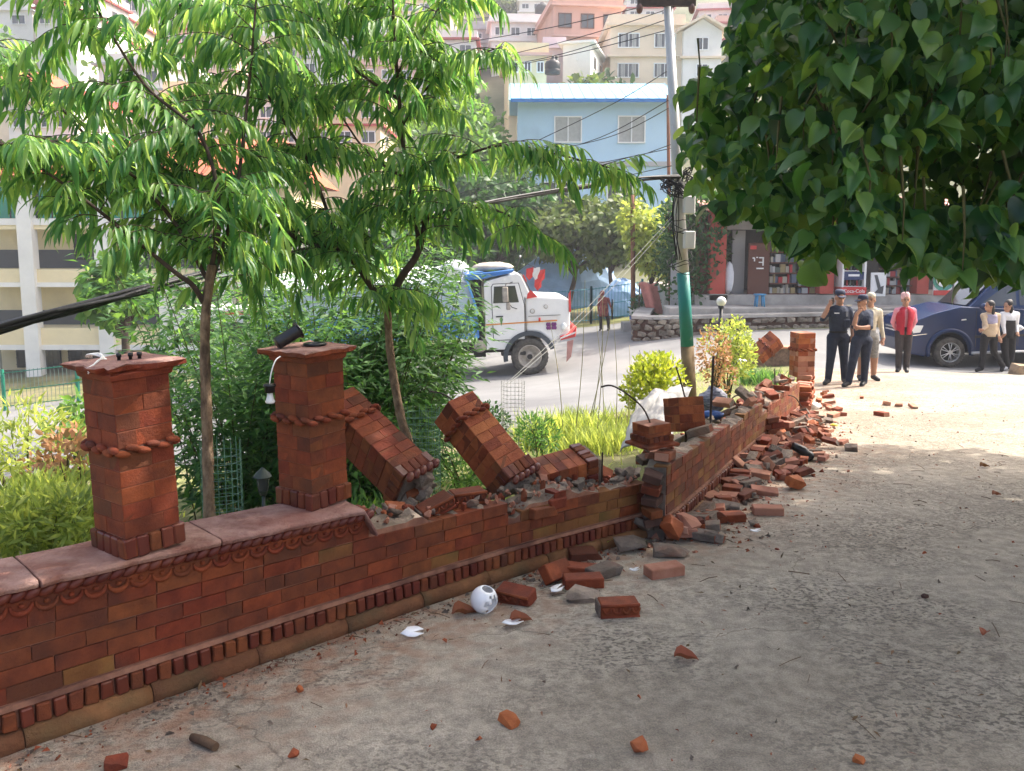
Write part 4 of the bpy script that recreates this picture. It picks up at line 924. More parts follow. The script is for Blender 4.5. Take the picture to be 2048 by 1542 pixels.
# ------------------------------------------------------------------ big heart-leaved tree that shades the path
def shade_tree():
    r = np.random.default_rng(3); rr = random.Random(3); base = Vector((8.2, 6.2, Z(8.2, 6.2)))
    root = thing('shade_tree', 'large dark tree with heart-shaped leaves hanging over the path', 'tree', tuple(base))
    b = MB(); b.tube(smoothpath([base, base + Vector((-.1, 0, 1.5)), base + Vector((-.2, -.1, 3)), base + Vector((-.1, -.2, 5.2))], 5), [.42, .38, .37, .36, .34, .33, .32, .31, .3, .29, .27, .26, .24, .22, .2, .18], 14)
    adopt(b.build('trunk', M_dbark, recalc=False), root)
    b = MB(); tips = []
    top = base + Vector((-.2, -.1, 3.2))
    aims = [(2.1, 4.6, 2.6), (3.0, 3.4, 2.7), (3.4, 5.2, 2.3), (4.2, 6.2, 2.6), (3.2, 4.2, 4.2), (5.5, 3.5, 2.6), (1.9, 4.0, 4.0), (2.2, 2.2, 4.6), (4.5, 7.5, 3.6), (6, 9, 4.6), (7.5, 10.5, 5), (10, 8, 6), (5, 1, 5.2), (8, 2, 6.2), (5.5, 5.5, 6.8), (8, 6, 8.2), (11, 4, 6)]
    for a in aims:
        a = Vector(a); mid = top.lerp(a, .5) + Vector((0, 0, .7)); q = smoothpath([top, mid, a], 7); b.tube(q, [.12 * (1 - i / len(q)) + .012 for i in range(len(q))], 6); tips += q[5:]
    adopt(b.build('branches', M_dbark, recalc=False), root)
    # crown volume: a shell-and-fill blob sampled by rejection
    def inside(p):
        x, y, z = p.T
        c1 = ((x - 7.0) / 4.6) ** 2 + ((y - 5.6) / 5.0) ** 2 + ((z - 5.2) / 3.0) ** 2 < 1
        c2 = ((x - 3.6) / 2.6) ** 2 + ((y - 4.6) / 2.4) ** 2 + ((z - 3.3) / 1.75) ** 2 < 1
        c3 = ((x - 1.5) / 2.4) ** 2 + ((y - 3.2) / 2.3) ** 2 + ((z - 4.2) / .95) ** 2 < 1
        c4 = ((x - 5.4) / 2.6) ** 2 + ((y - 8.2) / 2.6) ** 2 + ((z - 3.9) / 1.6) ** 2 < 1
        return c1 | c2 | c3 | c4
    n = 60000; p = np.c_[r.uniform(-1.2, 11.8, n), r.uniform(.4, 11.2, n), r.uniform(1.2, 8.3, n)]; p = p[inside(p)]
    # drape the visible underside by picture column: (column, lowest row) of the hanging foliage
    e = p - np.array([0, 0, EYE]); yy = np.maximum(e[:, 1], .2); px = CX + F * e[:, 0] / yy; py = HOR - F * e[:, 2] / yy
    low = np.interp(px, [1330, 1350, 1400, 1440, 1480, 1560, 1620, 1700, 1800, 1900, 1960, 2048, 2400], [190, 300, 385, 425, 440, 500, 530, 512, 512, 522, 560, 535, 575]) + np.array([mnoise.noise((a / 60, 3, b2)) * 32 for a, b2 in zip(px, e[:, 1])])
    left = np.interp(py, [-2000, -200, 0, 100, 200, 330, 450, 600], [-400, 1350, 1455, 1440, 1352, 1370, 1425, 1560]) + np.array([mnoise.noise((a / 45, 9, b2)) * 26 for a, b2 in zip(py, e[:, 1])]) * 1.6
    seen = (py > -60)
    ok = (~seen) | ((py < low) & (px > left) & (e[:, 1] > 2.55)); p = p[ok]; e = e[ok]
    big = ~((np.abs(CX + F * e[:, 0] / np.maximum(e[:, 1], .2) - 1024) < 1150) & (HOR - F * e[:, 2] / np.maximum(e[:, 1], .2) > -120))
    keep = np.where(big, r.random(len(p)) < .6, True); p = p[keep]; big = big[keep]
    # extra foliage in the hanging part that the picture shows
    n = 26000; dd = r.uniform(2.7, 6.2, n) ; ppx = r.uniform(1335, 2300, n); ppy = r.uniform(-60, 600, n)
    lo = np.interp(ppx, [1330, 1350, 1400, 1440, 1480, 1560, 1620, 1700, 1800, 1900, 1960, 2048, 2400], [190, 300, 385, 425, 440, 500, 530, 512, 512, 522, 560, 535, 575]); lf = np.interp(ppy, [-200, 0, 100, 200, 330, 450, 600], [1350, 1455, 1440, 1352, 1370, 1425, 1560])
    jx = np.array([mnoise.noise((a / 50, b2 / 50, 2)) for a, b2 in zip(ppx, ppy)]); k = (ppy < lo + jx * 55) & (ppx > lf - jx * 75) & (dd > 2.7 + .9 * np.clip((1700 - ppx) / 350, 0, 1)) & (dd < 3.4 + 2.8 * r.random(n))
    ppx, ppy, dd = ppx[k], ppy[k], dd[k]; q = np.c_[(ppx - CX) / F * dd, dd, EYE - (ppy - HOR) / F * dd]
    clump = np.array([mnoise.noise((a[0] * 2.6, a[1] * 2.6, a[2] * 2.6)) for a in q]); q = q[clump > -.12]
    q = q[r.permutation(len(q))[:9500]]
    pos = np.r_[p, q]; big = np.r_[big, np.zeros(len(q), bool)]; n = len(pos)
    a = r.uniform(0, 2 * np.pi, n); dirs = np.c_[np.cos(a) * .75, np.sin(a) * .75 - .12, -r.uniform(.3, 1.25, n)]
    nrm = np.c_[r.normal(0, .45, n) - .15, r.normal(-.55, .4, n), r.uniform(.35, 1.1, n)]
    size = np.where(big, r.uniform(.24, .36, n), r.uniform(.055, .115, n) * np.where(r.random(n) < .12, 1.25, 1))
    idx = pick_leaves(pos, dirs, nrm, np.where(big, 0, size)); rest = np.ones(n, bool); rest[idx] = False
    cr = stuff(leafcloud('crown', 'heart', pos[rest], dirs[rest], nrm[rest], size[rest], M_ficus, root, wide=r.uniform(.72, 1.12, rest.sum()), curl=r.uniform(-.3, 2.6, rest.sum()))); put_leaves('heart', pos, dirs, nrm, size, idx, M_ficus, cr)
    # thin hanging twigs
    b = MB(); cand = q[r.permutation(len(q))[:260]]
    for c in cand:
        c = Vector(c); b.tube([c + Vector((rr.uniform(-.1, .1), rr.uniform(-.1, .1), .28)), c + Vector((0, 0, .12)), c], [.006, .004, .002], 4)
    stuff(adopt(b.build('twigs', M_twig, recalc=False), root))
shade_tree()

# ------------------------------------------------------------------ shrubs, clumps and far trees
def blob_leaves(r, n, c, rad, shell=.45, gaps=.0, fs=2.2):
    d = unit(r.normal(0, 1, (n, 3))); t = (shell + (1 - shell) * r.random(n)) ** (1 / 1.6)
    p = d * t[:, None] * np.array(rad)
    k = np.array([mnoise.noise((a[0] * fs / max(rad) * 1.6 + c[0], a[1] * fs / max(rad) * 1.6 + c[1], a[2] * fs / max(rad) * 1.6)) for a in p])
    p = p * (1 + .28 * k[:, None]); keep = k > -gaps if gaps else np.ones(n, bool)
    return p[keep] + np.array(c), d[keep]
def bush(name, label, base, h, w, n, kind, size, m, seed, cat='bush', stems=7, group=None, dep=None, up=.3, gaps=.25, wide=1.0, stemmat=None, lobes=5):
    r = np.random.default_rng(seed); root = thing(name, label, cat, tuple(base), 0, group); P_ = []; D_ = []; dep = dep or w
    for k in range(lobes):
        f = r.uniform(.25, .8); c = (base.x + r.uniform(-.5, .5) * w * .55, base.y + r.uniform(-.5, .5) * dep * .55, base.z + h * f)
        p, d = blob_leaves(r, n // lobes, c, (w * r.uniform(.28, .42), dep * r.uniform(.28, .42), h * r.uniform(.24, .36)), gaps=gaps); P_.append(p); D_.append(d)
    p = np.concatenate(P_); d = np.concatenate(D_); k = (p[:, 2] > base.z + .02); p = p[k]; d = d[k]; n = len(p)
    dirs = d * .8 + r.normal(0, .55, (n, 3)) + np.array([0, 0, up]); nrm = d + r.normal(0, .5, (n, 3)) + np.array([0, 0, .5])
    b = MB()
    for i in range(stems):
        a = r.uniform(0, 6.28); t = Vector((math.cos(a) * w * .3, math.sin(a) * dep * .3, h * r.uniform(.6, .95))); b.tube(smoothpath([base + Vector((r.normal(0, .03), r.normal(0, .03), -.03)), base + t * .5 + Vector((0, 0, .05)), base + t], 3), [.012 * h] * 3 + [.008 * h] * 2 + [.004 * h] * 2, 5)
    adopt(b.build('stems', stemmat or M_twig, recalc=False), root)
    stuff(leafcloud('foliage', kind, p, dirs, nrm, r.uniform(.7, 1.2, n) * size, m, root, wide=wide)); return root
def on(px, d): x = (px - CX) / F * d; return Vector((x, d, Z(x, d)))
def onb(px, py, d): q = P(px, py, d); return Vector((q.x, q.y, min(q.z, Z(q.x, q.y) + 2)))
def bamboo(label, px, d, h, w, n, seed):
    b = on(px, d); r = np.random.default_rng(seed); root = thing('bamboo_clump', label, 'bamboo', tuple(b)); br = MB(); pos = []; dr = []; nr = []
    for i in range(30):
        a = r.uniform(0, 6.28); q = r.uniform(0, .5); p0 = b + Vector((math.cos(a) * w * q * .5, math.sin(a) * w * q * .5, 0)); H = h * r.uniform(.5, 1.05); lean = Vector((math.cos(a), math.sin(a), 0)) * w * r.uniform(.1, .5)
        pts = smoothpath([p0, p0 + lean * .3 + Vector((0, 0, H * .5)), p0 + lean + Vector((0, 0, H))], 5); br.tube(pts, [.006 - .004 * k / len(pts) for k in range(len(pts))], 4, cap=False)
        for _ in range(n // 22):
            t = r.uniform(.12, 1) * (len(pts) - 1); k = int(min(t, len(pts) - 2)); p = pts[k].lerp(pts[k + 1], t - k); a2 = r.uniform(0, 6.28); o = Vector((math.cos(a2), math.sin(a2), r.uniform(-.2, .3))) * r.uniform(.02, .26)
            pos.append(p + o); dr.append((math.cos(a2) + r.normal(0, .4), math.sin(a2) + r.normal(0, .4), r.uniform(-.7, .4))); nr.append((r.normal(0, .4), r.normal(0, .4) - .2, 1))
    adopt(br.build('canes', M_twig, recalc=False), root); stuff(leafcloud('foliage', 'thin', np.array(pos), np.array(dr), np.array(nr), r.uniform(.07, .125, len(pos)), M_bamboo, root, wide=1.25))
bamboo('dense bamboo clump behind the second standing pillar', 640, 6.6, 2.3, 1.7, 6400, 41)
bamboo('bamboo clump showing between the standing pillars', 470, 6.3, 2.0, 1.5, 6000, 42)
bamboo('tall bamboo clump beside the truck body', 812, 7.2, 2.2, 1.15, 5200, 43)
bamboo('low bamboo clump at the foot of the forked tree', 735, 6.3, 1.5, 1.3, 4200, 44)
bamboo('bamboo clump in front of the green fence, past the slim tree', 560, 8.0, 2.3, 1.6, 5200, 45)
bush('feathery_bush', 'feathery yellow-green bush below the near pillar, beside the wall', on(60, 5.2), .55, 1.0, 4200, 'thin', .11, M_yelgr, 51, stems=8)
bush('feathery_bush', 'tall loose yellow-green bush before the road at the picture edge', on(20, 7.0), 1.15, 1.1, 1500, 'thin', .12, M_yelgr, 52, gaps=.05)
bush('feathery_bush', 'light green bush against the near pillar side', on(125, 6.0), .75, .8, 1300, 'thin', .11, M_yelgr, 53)
bush('rusty_bush', 'rusty orange bush beyond the feathery ones by the near pillar', on(105, 6.4), .95, .6, 900, 'oval', .07, M_peach, 54)
bush('leafy_shrub', 'leafy shrub in front of the yellow building fence', on(130, 16), 1.3, 1.0, 500, 'oval', .22, M_round, 55, gaps=.1)
bush('leafy_shrub', 'low shrub at the fence beside the round tree', on(262, 17.5), 1.0, 1.3, 400, 'oval', .22, M_round, 56, gaps=.1)
bush('lime_shrub', 'bright lime yellow shrub in front of the green-banded pole', on(1316, 11.6), .98, .84, 3000, 'oval', .07, M_lime, 57, up=.8, gaps=.2)
bush('rusty_shrub', 'rusty pink and green shrub right of the pole foot', on(1432, 12.4), 1.15, .62, 1200, 'oval', .06, M_peach, 58, gaps=.05)
bush('lime_shrub', 'yellow-green shrub with the white globe lamp behind it', on(1462, 13.6), 1.35, .8, 1700, 'oval', .07, M_yelgr, 59)
bush('green_shrub', 'small dark green shrub between tilted pillar and dry grass', on(1082, 8.2), .5, .45, 900, 'thin', .07, M_bamboo, 60)
bush('weed_clump', 'low weeds behind the tilted pillar foot', on(925, 6.4), .55, .8, 1500, 'thin', .07, M_bamboo, 61)
bush('weed_clump', 'bright weeds between leaning pillar and second standing pillar', on(735, 4.9), .35, .5, 900, 'thin', .08, M_round, 62)
hd = bush('box_hedge', 'clipped box hedge with yellow tips beside the wire guard', on(962, 9.4), .62, .55, 2600, 'oval', .05, M_dkgreen, 63, cat='hedge', dep=.5, lobes=9)
bush('vine_mass', 'vines covering the wall behind the utility pole', on(1390, 27.5), 4.6, 2.6, 2600, 'oval', .2, M_dkgreen, 64, stems=4)
# grasses
def grass(name, label, px, d, w, h, n, m, seed, kindname='blade', dep=None):
    b = on(px, d); r = np.random.default_rng(seed); dep = dep or w; x = b.x + r.normal(0, w * .38, n); y = b.y + r.normal(0, dep * .38, n); z = Zs(np.c_[x, y]); pos = np.c_[x, y, z - .01]
    a = r.uniform(0, 6.28, n); dirs = np.c_[np.cos(a) * .45, np.sin(a) * .45, r.uniform(.6, 1.1, n)]; nrm = np.c_[np.cos(a), np.sin(a), .6 + 0 * a] * -1
    o = leafcloud(name, 'blade', pos, dirs, nrm, r.uniform(.5, 1.1, n) * h, m, None, wide=1.2); o.location = (0, 0, 0)
    return tag(o, label, 'grass')
grass('grass_tuft', 'tall bright grass tuft by the roadside beyond the tilted pillar', 1145, 9.6, .75, .5, 1500, M_yelgr, 71)
grass('grass_tuft', 'shorter grass tuft in front of the white plastic sheet', 1205, 8.6, .6, .32, 1000, M_yelgr, 72)
grass('grass_tuft', 'bright grass tuft near the toppled far pillar', 1525, 15.5, .5, .4, 500, M_bamboo, 73)
gr = np.random.default_rng(9); n = 9000; gx = gr.uniform(-3.5, 6, n); gy = gr.uniform(4.6, 20, n)
k = ~inpoly(gx, gy, PATH_POLY) & ~inpoly(gx, gy, STREET) & (gx > -6 + gy * .1); gx, gy = gx[k], gy[k]
zz = Zs(np.c_[gx, gy]); n = len(gx); a = gr.uniform(0, 6.28, n)
stuff(leafcloud('lawn_grass', 'blade', np.c_[gx, gy, zz - .01], np.c_[np.cos(a) * .8, np.sin(a) * .8, gr.uniform(.3, 1, n)], -np.c_[np.cos(a), np.sin(a), .6 + 0 * a], gr.uniform(.08, .2, n), M_yelgr, None, wide=1.6))
for i, (px, d, top, dx) in enumerate(((1150, 8.9, 560, 20), (1168, 9.2, 600, 60), (1195, 8.8, 590, 10), (1212, 9.5, 640, -20), (1235, 9.0, 640, -8), (1180, 9.6, 610, 30), (1255, 9.3, 690, 4), (1130, 9.0, 640, -30))):
    b0 = on(px, d); e = P(px + dx, top, d); o = MB().tube(smoothpath([b0, b0.lerp(e, .5) + Vector((.03, 0, 0)), e], 4), [.006, .0055, .005, .0045, .004, .0035, .003, .0025, .002][:9], 5).build('dry_stalk', M_straw)
    tag(o, 'one of the tall thin dry stalks standing before the truck', 'stalk', 'dry stalks before the truck')
def tree(label, px, d, py_top, w, m, seed, n=2600, leaf=.3, trunk_h=.35, kind='oval', name='broadleaf_tree', lobes=8, group=None, tr=.14, shell=.35, gaps=.2, base=None):
    b = base or on(px, d); top = P(px, py_top, d).z; h = top - b.z; r = np.random.default_rng(seed); root = thing(name, label, 'tree', tuple(b), 0, group); tb = MB()
    c0 = b + Vector((r.normal(0, .05) * h, 0, h * trunk_h)); tb.tube(smoothpath([b - Vector((0, 0, .2)), b.lerp(c0, .5) + Vector((r.normal(0, .05), 0, 0)), c0, c0 + Vector((r.normal(0, .1), 0, h * .3))], 4), [tr * (1 - .055 * i) for i in range(13)], 8)
    P_ = []; D_ = []
    for k in range(lobes):
        a = 6.28 * k / lobes + r.uniform(-.4, .4); q = r.uniform(.2, .62); c = Vector((b.x + math.cos(a) * w * .5 * q, b.y + math.sin(a) * w * .5 * q, b.z + h * (trunk_h + (1 - trunk_h) * r.uniform(.22, .78))))
        tb.tube(smoothpath([c0 + Vector((0, 0, r.uniform(-.2, .2))), c0.lerp(c, .6) + Vector((0, 0, -.1 * h * .2)), c], 3), [tr * .45, tr * .4, tr * .34, tr * .28, tr * .22, tr * .16, tr * .1], 5)
        p, d2 = blob_leaves(r, n // lobes, tuple(c), (w * r.uniform(.2, .3), w * r.uniform(.2, .3), h * (1 - trunk_h) * r.uniform(.18, .3)), shell, gaps); P_.append(p); D_.append(d2)
    adopt(tb.build('trunk', M_dbark, recalc=False), root); p = np.concatenate(P_); d2 = np.concatenate(D_); n = len(p)
    stuff(leafcloud('crown', kind, p, d2 * .5 + r.normal(0, .6, (n, 3)) + np.array([0, 0, -.25]), d2 + r.normal(0, .45, (n, 3)) + np.array([0, 0, .5]), r.uniform(.7, 1.25, n) * leaf, m, root)); return root
tree('round-crowned light green tree in front of the yellow building', 235, 19, 505, 1.75, M_round, 81, 1500, .26, .55, tr=.15, kind='heart')
tree('olive tree behind the truck bonnet, by the blue fence', 1130, 37, 385, 4.6, M_olive, 82, 3600, .36, .33, tr=.16)
tree('pale olive tree next to the rusty pole by the fence', 1235, 36, 400, 4.2, M_olive, 83, 3600, .34, .33, tr=.14)
tree('dark green tree above the truck cab', 1010, 40, 330, 5.5, M_dkgreen, 84, 4200, .42, .3, tr=.2)
tree('dark tree mass behind the truck load', 900, 38, 400, 6.0, M_dkgreen, 85, 4200, .42, .25, tr=.2)
tree('broad tree behind the truck tail', 720, 36, 430, 6.5, M_dkgreen, 86, 3600, .42, .25, tr=.2)
tree('tall feathery tree left of the blue roof', 960, 46, 130, 7.5, M_round, 87, 5200, .45, .2, tr=.25)
tree('pale leafy tree left of the utility pole, below the blue wall', 1310, 31, 400, 3.0, M_yelgr, 88, 3000, .26, .3, tr=.1)
tree('dark leafy tree hugging the pole behind the wires', 1385, 29, 360, 2.8, M_dkgreen, 89, 2600, .26, .25, tr=.1)
# ------------------------------------------------------------------ vehicles
M_tw = mat('truck_white', (.74, .73, .70), .35, .06, 2, spec=.5, dirt=((.40, .34, .26), 1.5, .62, .45), coat=.3)
M_tblue = mat('truck_blue', (.03, .15, .42), .45, .15, 3, spec=.5, dirt=((.16, .16, .15), 3, .6, .5))
M_tred = mat('truck_red', (.55, .035, .03), .45, .1, 4, spec=.5)
M_tyre = mat('dusty_tyre', (.05, .045, .04), .9, .3, 8, .1, 40, col2=(.11, .10, .085))
M_rim = mat('dusty_rim', (.36, .32, .27), .75, .25, 8, metal=.2)
M_chas = mat('chassis_black', (.025, .024, .023), .7, .2, 6, dirt=((.12, .1, .08), 3, .55, .5))
M_fend = mat('dark_fender', (.05, .06, .07), .6, .15, 4, spec=.4)
M_orange = mat('orange_stripe', (.60, .22, .02), .5, .05, 3); M_purple = mat('purple_sticker', (.16, .03, .15), .5, .1, 3)
M_glass = glassmat('dark_glass'); M_tarp = mat('white_tarp', (.66, .68, .70), .75, .12, 1.5, .25, 5)
M_gtarp = mat('grey_blue_tarp', (.34, .42, .47), .75, .15, 1.5, .2, 6); M_lens = mat('lamp_lens', (.75, .75, .7), .12, .03, 3, spec=.7)
M_suv = mat('car_dark_blue', (.003, .02, .075), .25, .1, 2, spec=.3, coat=.1); M_alloy = mat('alloy', (.55, .55, .54), .35, .1, 4, metal=.6)
M_chrome = mat('chrome', (.7, .7, .7), .2, .03, 4, metal=.8)
def wheel(name, parent, loc, r, w, spokes, dual=False, side=-1):
    root = bpy.data.objects.new(name, None); C.objects.link(root); root.parent = parent; root.location = loc; root.empty_display_size = .1
    Mx = Matrix.Rotation(math.pi / 2, 4, 'X')
    b = MB(); b.lathe([(r * .62, -w / 2), (r * .7, -w / 2 - .005), (r * .9, -w / 2), (r * .975, -w * .38), (r, -w * .25), (r, w * .25), (r * .975, w * .38), (r * .9, w / 2), (r * .62, w / 2), (r * .62, -w / 2)], 40, M=Mx)
    for i in range(30 if r > .45 else 36):
        a = 2 * math.pi * i / (30 if r > .45 else 36); b.box((0, 0, r - .004), (.05 * r * 2, w * .8, .03 * r), Matrix.Rotation(a, 4, 'Y'))
    b.build('tyre', M_tyre, root)
    b = MB()
    if spokes == 'truck':
        b.lathe([(0, .10), (.05, .10), (.06, .13), (.10, .13), (.10, .05), (r * .38, .03), (r * .46, .09), (r * .58, .09), (r * .64, w / 2), (r * .60, w / 2 + .005), (r * .56, w / 2 - .02)], 30, M=Mx)
        for i in range(10): a = 2 * math.pi * i / 10; b.tube([(math.cos(a) * .16, -.03, math.sin(a) * .16), (math.cos(a) * .16, -.075, math.sin(a) * .16)], .017, 6)
        b.build('rim', M_rim, root); hb = MB(); hb.tube([(0, -.10, 0), (0, -.16, 0)], [.085, .07], 14); hb.build('hub', M_chas, root)
    else:
        b.lathe([(r * .66, w / 2), (r * .63, w / 2 + .004), (r * .60, w / 2 - .03), (r * .58, -w * .2)], 40, M=Mx)
        b.tube([(0, -.10, 0), (0, -.125, 0)], .055, 16)
        for i in range(6):
            for sg in (-.17, .17):
                a = 2 * math.pi * i / 6 + math.pi / 6; p0 = (math.cos(a + sg * .6) * .05, -.112, math.sin(a + sg * .6) * .05); p1 = (math.cos(a + sg) * r * .61, -.10, math.sin(a + sg) * r * .61); b.tube([p0, p1], [.016, .02], 5, flat=.6)
        b.build('rim', M_alloy, root); b = MB(); b.lathe([(0, -.02), (r * .6, -.02)], 30, M=Mx); b.build('brake_disc', M_chas, root)
    return root
def rot_box(b, c, d, a, axis='Y', mi=0): b.box((0, 0, 0), d, Matrix.Translation(c) @ Matrix.Rotation(a, 4, axis), mi)
def truck():
    g = on(1060, 22.9); g.z = P(1060, 752, 22.9).z; gz = Z(g.x, g.y)
    t = thing('tipper_truck', 'white and blue tipper truck driving past on the road', 'truck', (g.x, g.y, gz + .52 - .015), 0)
    W = 2.3; slope = math.atan2(Z(g.x, g.y) - Z(g.x - 4.6, g.y), 4.6); t.rotation_euler = (0, -slope, math.radians(2))
    def pr(name, poly, y0, y1, m, parent=t, bev=.03, seg=2): return MB().prism(poly, y0, y1).build(name, m, parent, bev, seg, angle=.4)
    # near side faces the camera at y = -.12 (outside of the tyre), far side at W
    arch = [(.66 * math.cos(a), .66 * math.sin(a) - .02) for a in np.linspace(math.radians(165), math.radians(28), 14)]
    cab = pr('cab', [(-1.2, .24), (-.66, .22)] + [(x, z) for x, z in arch if x < -.1] + [(-.08, .72), (-.08, 1.62), (.12, 1.66), (-.16, 2.28), (-.28, 2.33), (-.7, 2.26), (-1.1, 2.16), (-1.2, 2.08)], 0, W, M_tw, bev=.05)
    pr('bonnet', [(-.07, .70), (.3, .66), (.62, .36), (.95, .45), (1.14, .62), (1.16, .8), (1.18, 1.3), (1.15, 1.56), (1.0, 1.62), (.3, 1.68), (-.07, 1.66)], .02, W - .02, M_tw, bev=.06)
    b = MB(); pts = [(math.cos(a) * .74, 0, math.sin(a) * .74 - .02) for a in np.linspace(math.radians(188), math.radians(18), 22)]; pl = [(x, z) for x, _, z in pts]; b.prism(pl + [(x * .83, z * .83) for x, z in pl[::-1]], -.05, .38)
    b.build('fender', M_fend, t)
    MB().prism([(-1.005, .485), (-.105, .485), (-.085, 1.45), (-.225, 2.075), (-.945, 2.075), (-1.005, 1.99)], -.006, .02).build('door_gap', M_chas, t); MB().box((-.075, -.004, 1.2), (.014, .02, .95)).build('bonnet_seam', M_chas, t); MB().box((.45, -.0, 1.13), (.9, .012, .012)).build('bonnet_seam', M_chas, t)
    door = pr('door', [(-.99, .50), (-.12, .50), (-.1, 1.45), (-.24, 2.06), (-.94, 2.06), (-.99, 1.98)], -.014, .03, M_tw, bev=.012, seg=1)
    pr('window', [(-.96, 1.53), (-.24, 1.53), (-.33, 2.0), (-.92, 2.0)], -.022, .0, M_glass, door, .01, 1)
    MB().box((-.8, -.035, 1.16), (.2, .03, .035)).build('handle', M_chas, door, .008)
    MB().prism([(-1.19, .925), (.8, .965), (.8, 1.0), (-1.19, .96)], -.019, .0).build('side_stripe', M_orange, t)
    rot = math.atan2(.7, -.32)
    wsc = MB(); wsc.box((0, 0, 0), (.02, W - .3, .68), Matrix.Translation((.02, W / 2, 2.0)) @ Matrix.Rotation(-.43, 4, 'Y')); ws = wsc.build('windscreen', M_glass, t, .005)
    rb = MB(); rb.box((0, 0, -.30), (.03, W - .2, .14), Matrix.Translation((.04, W / 2, 2.0)) @ Matrix.Rotation(-.43, 4, 'Y')); rb.box((0, 0, .2), (.03, .3, .2), Matrix.Translation((.04, .3, 2.0)) @ Matrix.Rotation(-.43, 4, 'Y')); rb.build('red_trim', M_tred, ws)
    MB().prism([(-.02, 1.62), (.28, 1.66), (.1, 1.86), (.0, 1.75)], -.008, .02).build('red_corner_panel', M_tred, t)
    b = MB(); b.box((-.62, -.27, 1.78), (.16, .09, .42)); b.box((-.55, -.22, 1.45), (.12, .1, .2)); mr = b.build('mirror', M_rim, t, .03, 2)
    MB().tube([(-.3, 0, 1.35), (-.45, -.24, 1.42), (-.58, -.25, 1.6), (-.6, -.2, 2.05), (-.4, 0, 2.1)], .012, 6).build('bracket', M_chas, mr)
    b = MB(); b.lathe([(0, .02), (.10, .02), (.11, .0), (.11, -.03)], 18, M=Matrix.Translation((.98, -.015, .79)) @ Matrix.Rotation(math.pi / 2, 4, 'X') @ Matrix.Diagonal((.75, 1.1, 1, 1))); b.build('headlight', M_lens, t)
    for x in (.56, .71):
        b = MB()
        for k in range(4):
            a = k * math.pi / 2 + .78; b.ell((x + .045 * math.cos(a) * .9, -.004, .83 + .07 * math.sin(a)), (.045, .006, .055), 8, 5)
        b.build('flower_sticker', M_purple, t)
    MB().tube([(.31, -.03, .98), (.31, -.03, 1.08)], .03, 8).build('side_indicator', M_tred, t)
    for x, z, r in ((.12, 1.27, .07), (.5, 1.38, .06)): MB().lathe([(r * .75, 0), (r, .004), (r, .008), (r * .75, .01)], 16, M=Matrix.Translation((x, -.0, z)) @ Matrix.Rotation(math.pi / 2, 4, 'X')).build('badge', M_rim, t)
    b = MB(); b.prism([(.86, .42), (1.3, .5), (1.34, .80), (1.2, .62), (.86, .54)], -.06, W + .06); bp = b.build('bumper', M_tred, t, .02)
    MB().prism([(.87, .46), (1.29, .60), (1.3, .65), (.87, .50)], -.068, W + .068).build('white_band', M_tw, bp)
    MB().prism([(1.02, -.2), (1.16, -.05), (1.24, .42), (1.06, .38)], -.03, .0).build('mud_flap', mat('faded_flap', (.40, .20, .17), .8, .2, 4), t)
    b = MB()
    for z in (.78, 1.0, 1.22, 1.44): b.box((1.175, W / 2, z), (.03, W * .6, .06))
    b.build('grille', M_chas, t)
    for z0 in (1.4, 1.7): pass
    MB().prism([(1.14, 1.2), (1.2, 1.2), (1.21, 1.8), (1.15, 1.7)], .0, .06).build('red_marker', M_tred, t)
    b = MB(); b.box((-4, W / 2, .18), (8.8, .9, .22)); b.box((-1.4, W / 2, .5), (.35, W * .7, 1.0)); b.box((-1.42, W / 2, 1.6), (.3, W * .5, 1.3)); b.tube([(-1.32, .15, .5), (-1.34, .15, 2.2)], .07, 8); b.build('chassis', M_chas, t)
    tk = MB(); tk.lathe([(0, -.3), (.15, -.3), (.175, -.26), (.175, .26), (.15, .3), (0, .3)], 18, M=Matrix.Translation((-1.38, .3, .34)) @ Matrix.Rotation(math.pi / 2, 4, 'X')); tk.build('air_tank', M_rim, t)
    MB().box((-.45, .15, .1), (.7, .3, .1)).build('step', M_chas, t, .02)
    # tipping body
    body = MB().prism([(-7.4, .62), (-1.4, .62), (-1.42, 1.3), (-1.66, 2.2), (-7.4, 2.2)], .0, W).build('tipper_body', [M_gtarp], t, .03)
    MB().prism([(-7.4, .6), (-1.385, .6), (-1.405, 1.28), (-7.4, 1.28)], -.03, .0).build('blue_side_panel', M_tblue, body)
    for k in range(9):
        x = -1.5 - k * .66; MB().prism([(x - .05, .58), (x + .05, .58), (x - .04, 1.3), (x - .14, 1.3)], -.075, -.028).build('rib', mat('truck_light_blue', (.10, .32, .62), .5, .1, 3) if k == 0 else bpy.data.materials['truck_light_blue'], body)
    MB().box((-4.4, -.05, 1.28), (6, .06, .07)).build('rail', bpy.data.materials['truck_light_blue'], body); MB().box((-4.4, -.05, .62), (6, .06, .07)).build('rail', bpy.data.materials['truck_light_blue'], body)
    MB().prism([(-1.68, 2.2), (-1.42, 1.28), (-1.37, 1.28), (-1.62, 2.2)], -.06, .06).build('corner_post', bpy.data.materials['truck_light_blue'], body)
    MB().prism([(-1.72, 2.2), (-1.2, 2.22), (-.4, 2.36), (-.34, 2.44), (-1.72, 2.36)], -.05, W + .05).build('cab_visor', M_tblue, body, .01)
    b = MB(); b.ell((-1.0, .7, 2.53), (.55, .5, .13), 12, 6, jit=.12); b.ell((-.62, 1.1, 2.5), (.3, .6, .12), 12, 6, jit=.1); b.build('sacks_on_visor', mat('dusty_sack', (.42, .37, .31), .9, .2, 5, .2, 10), body)
    b = MB(); nx, ny = 30, 8
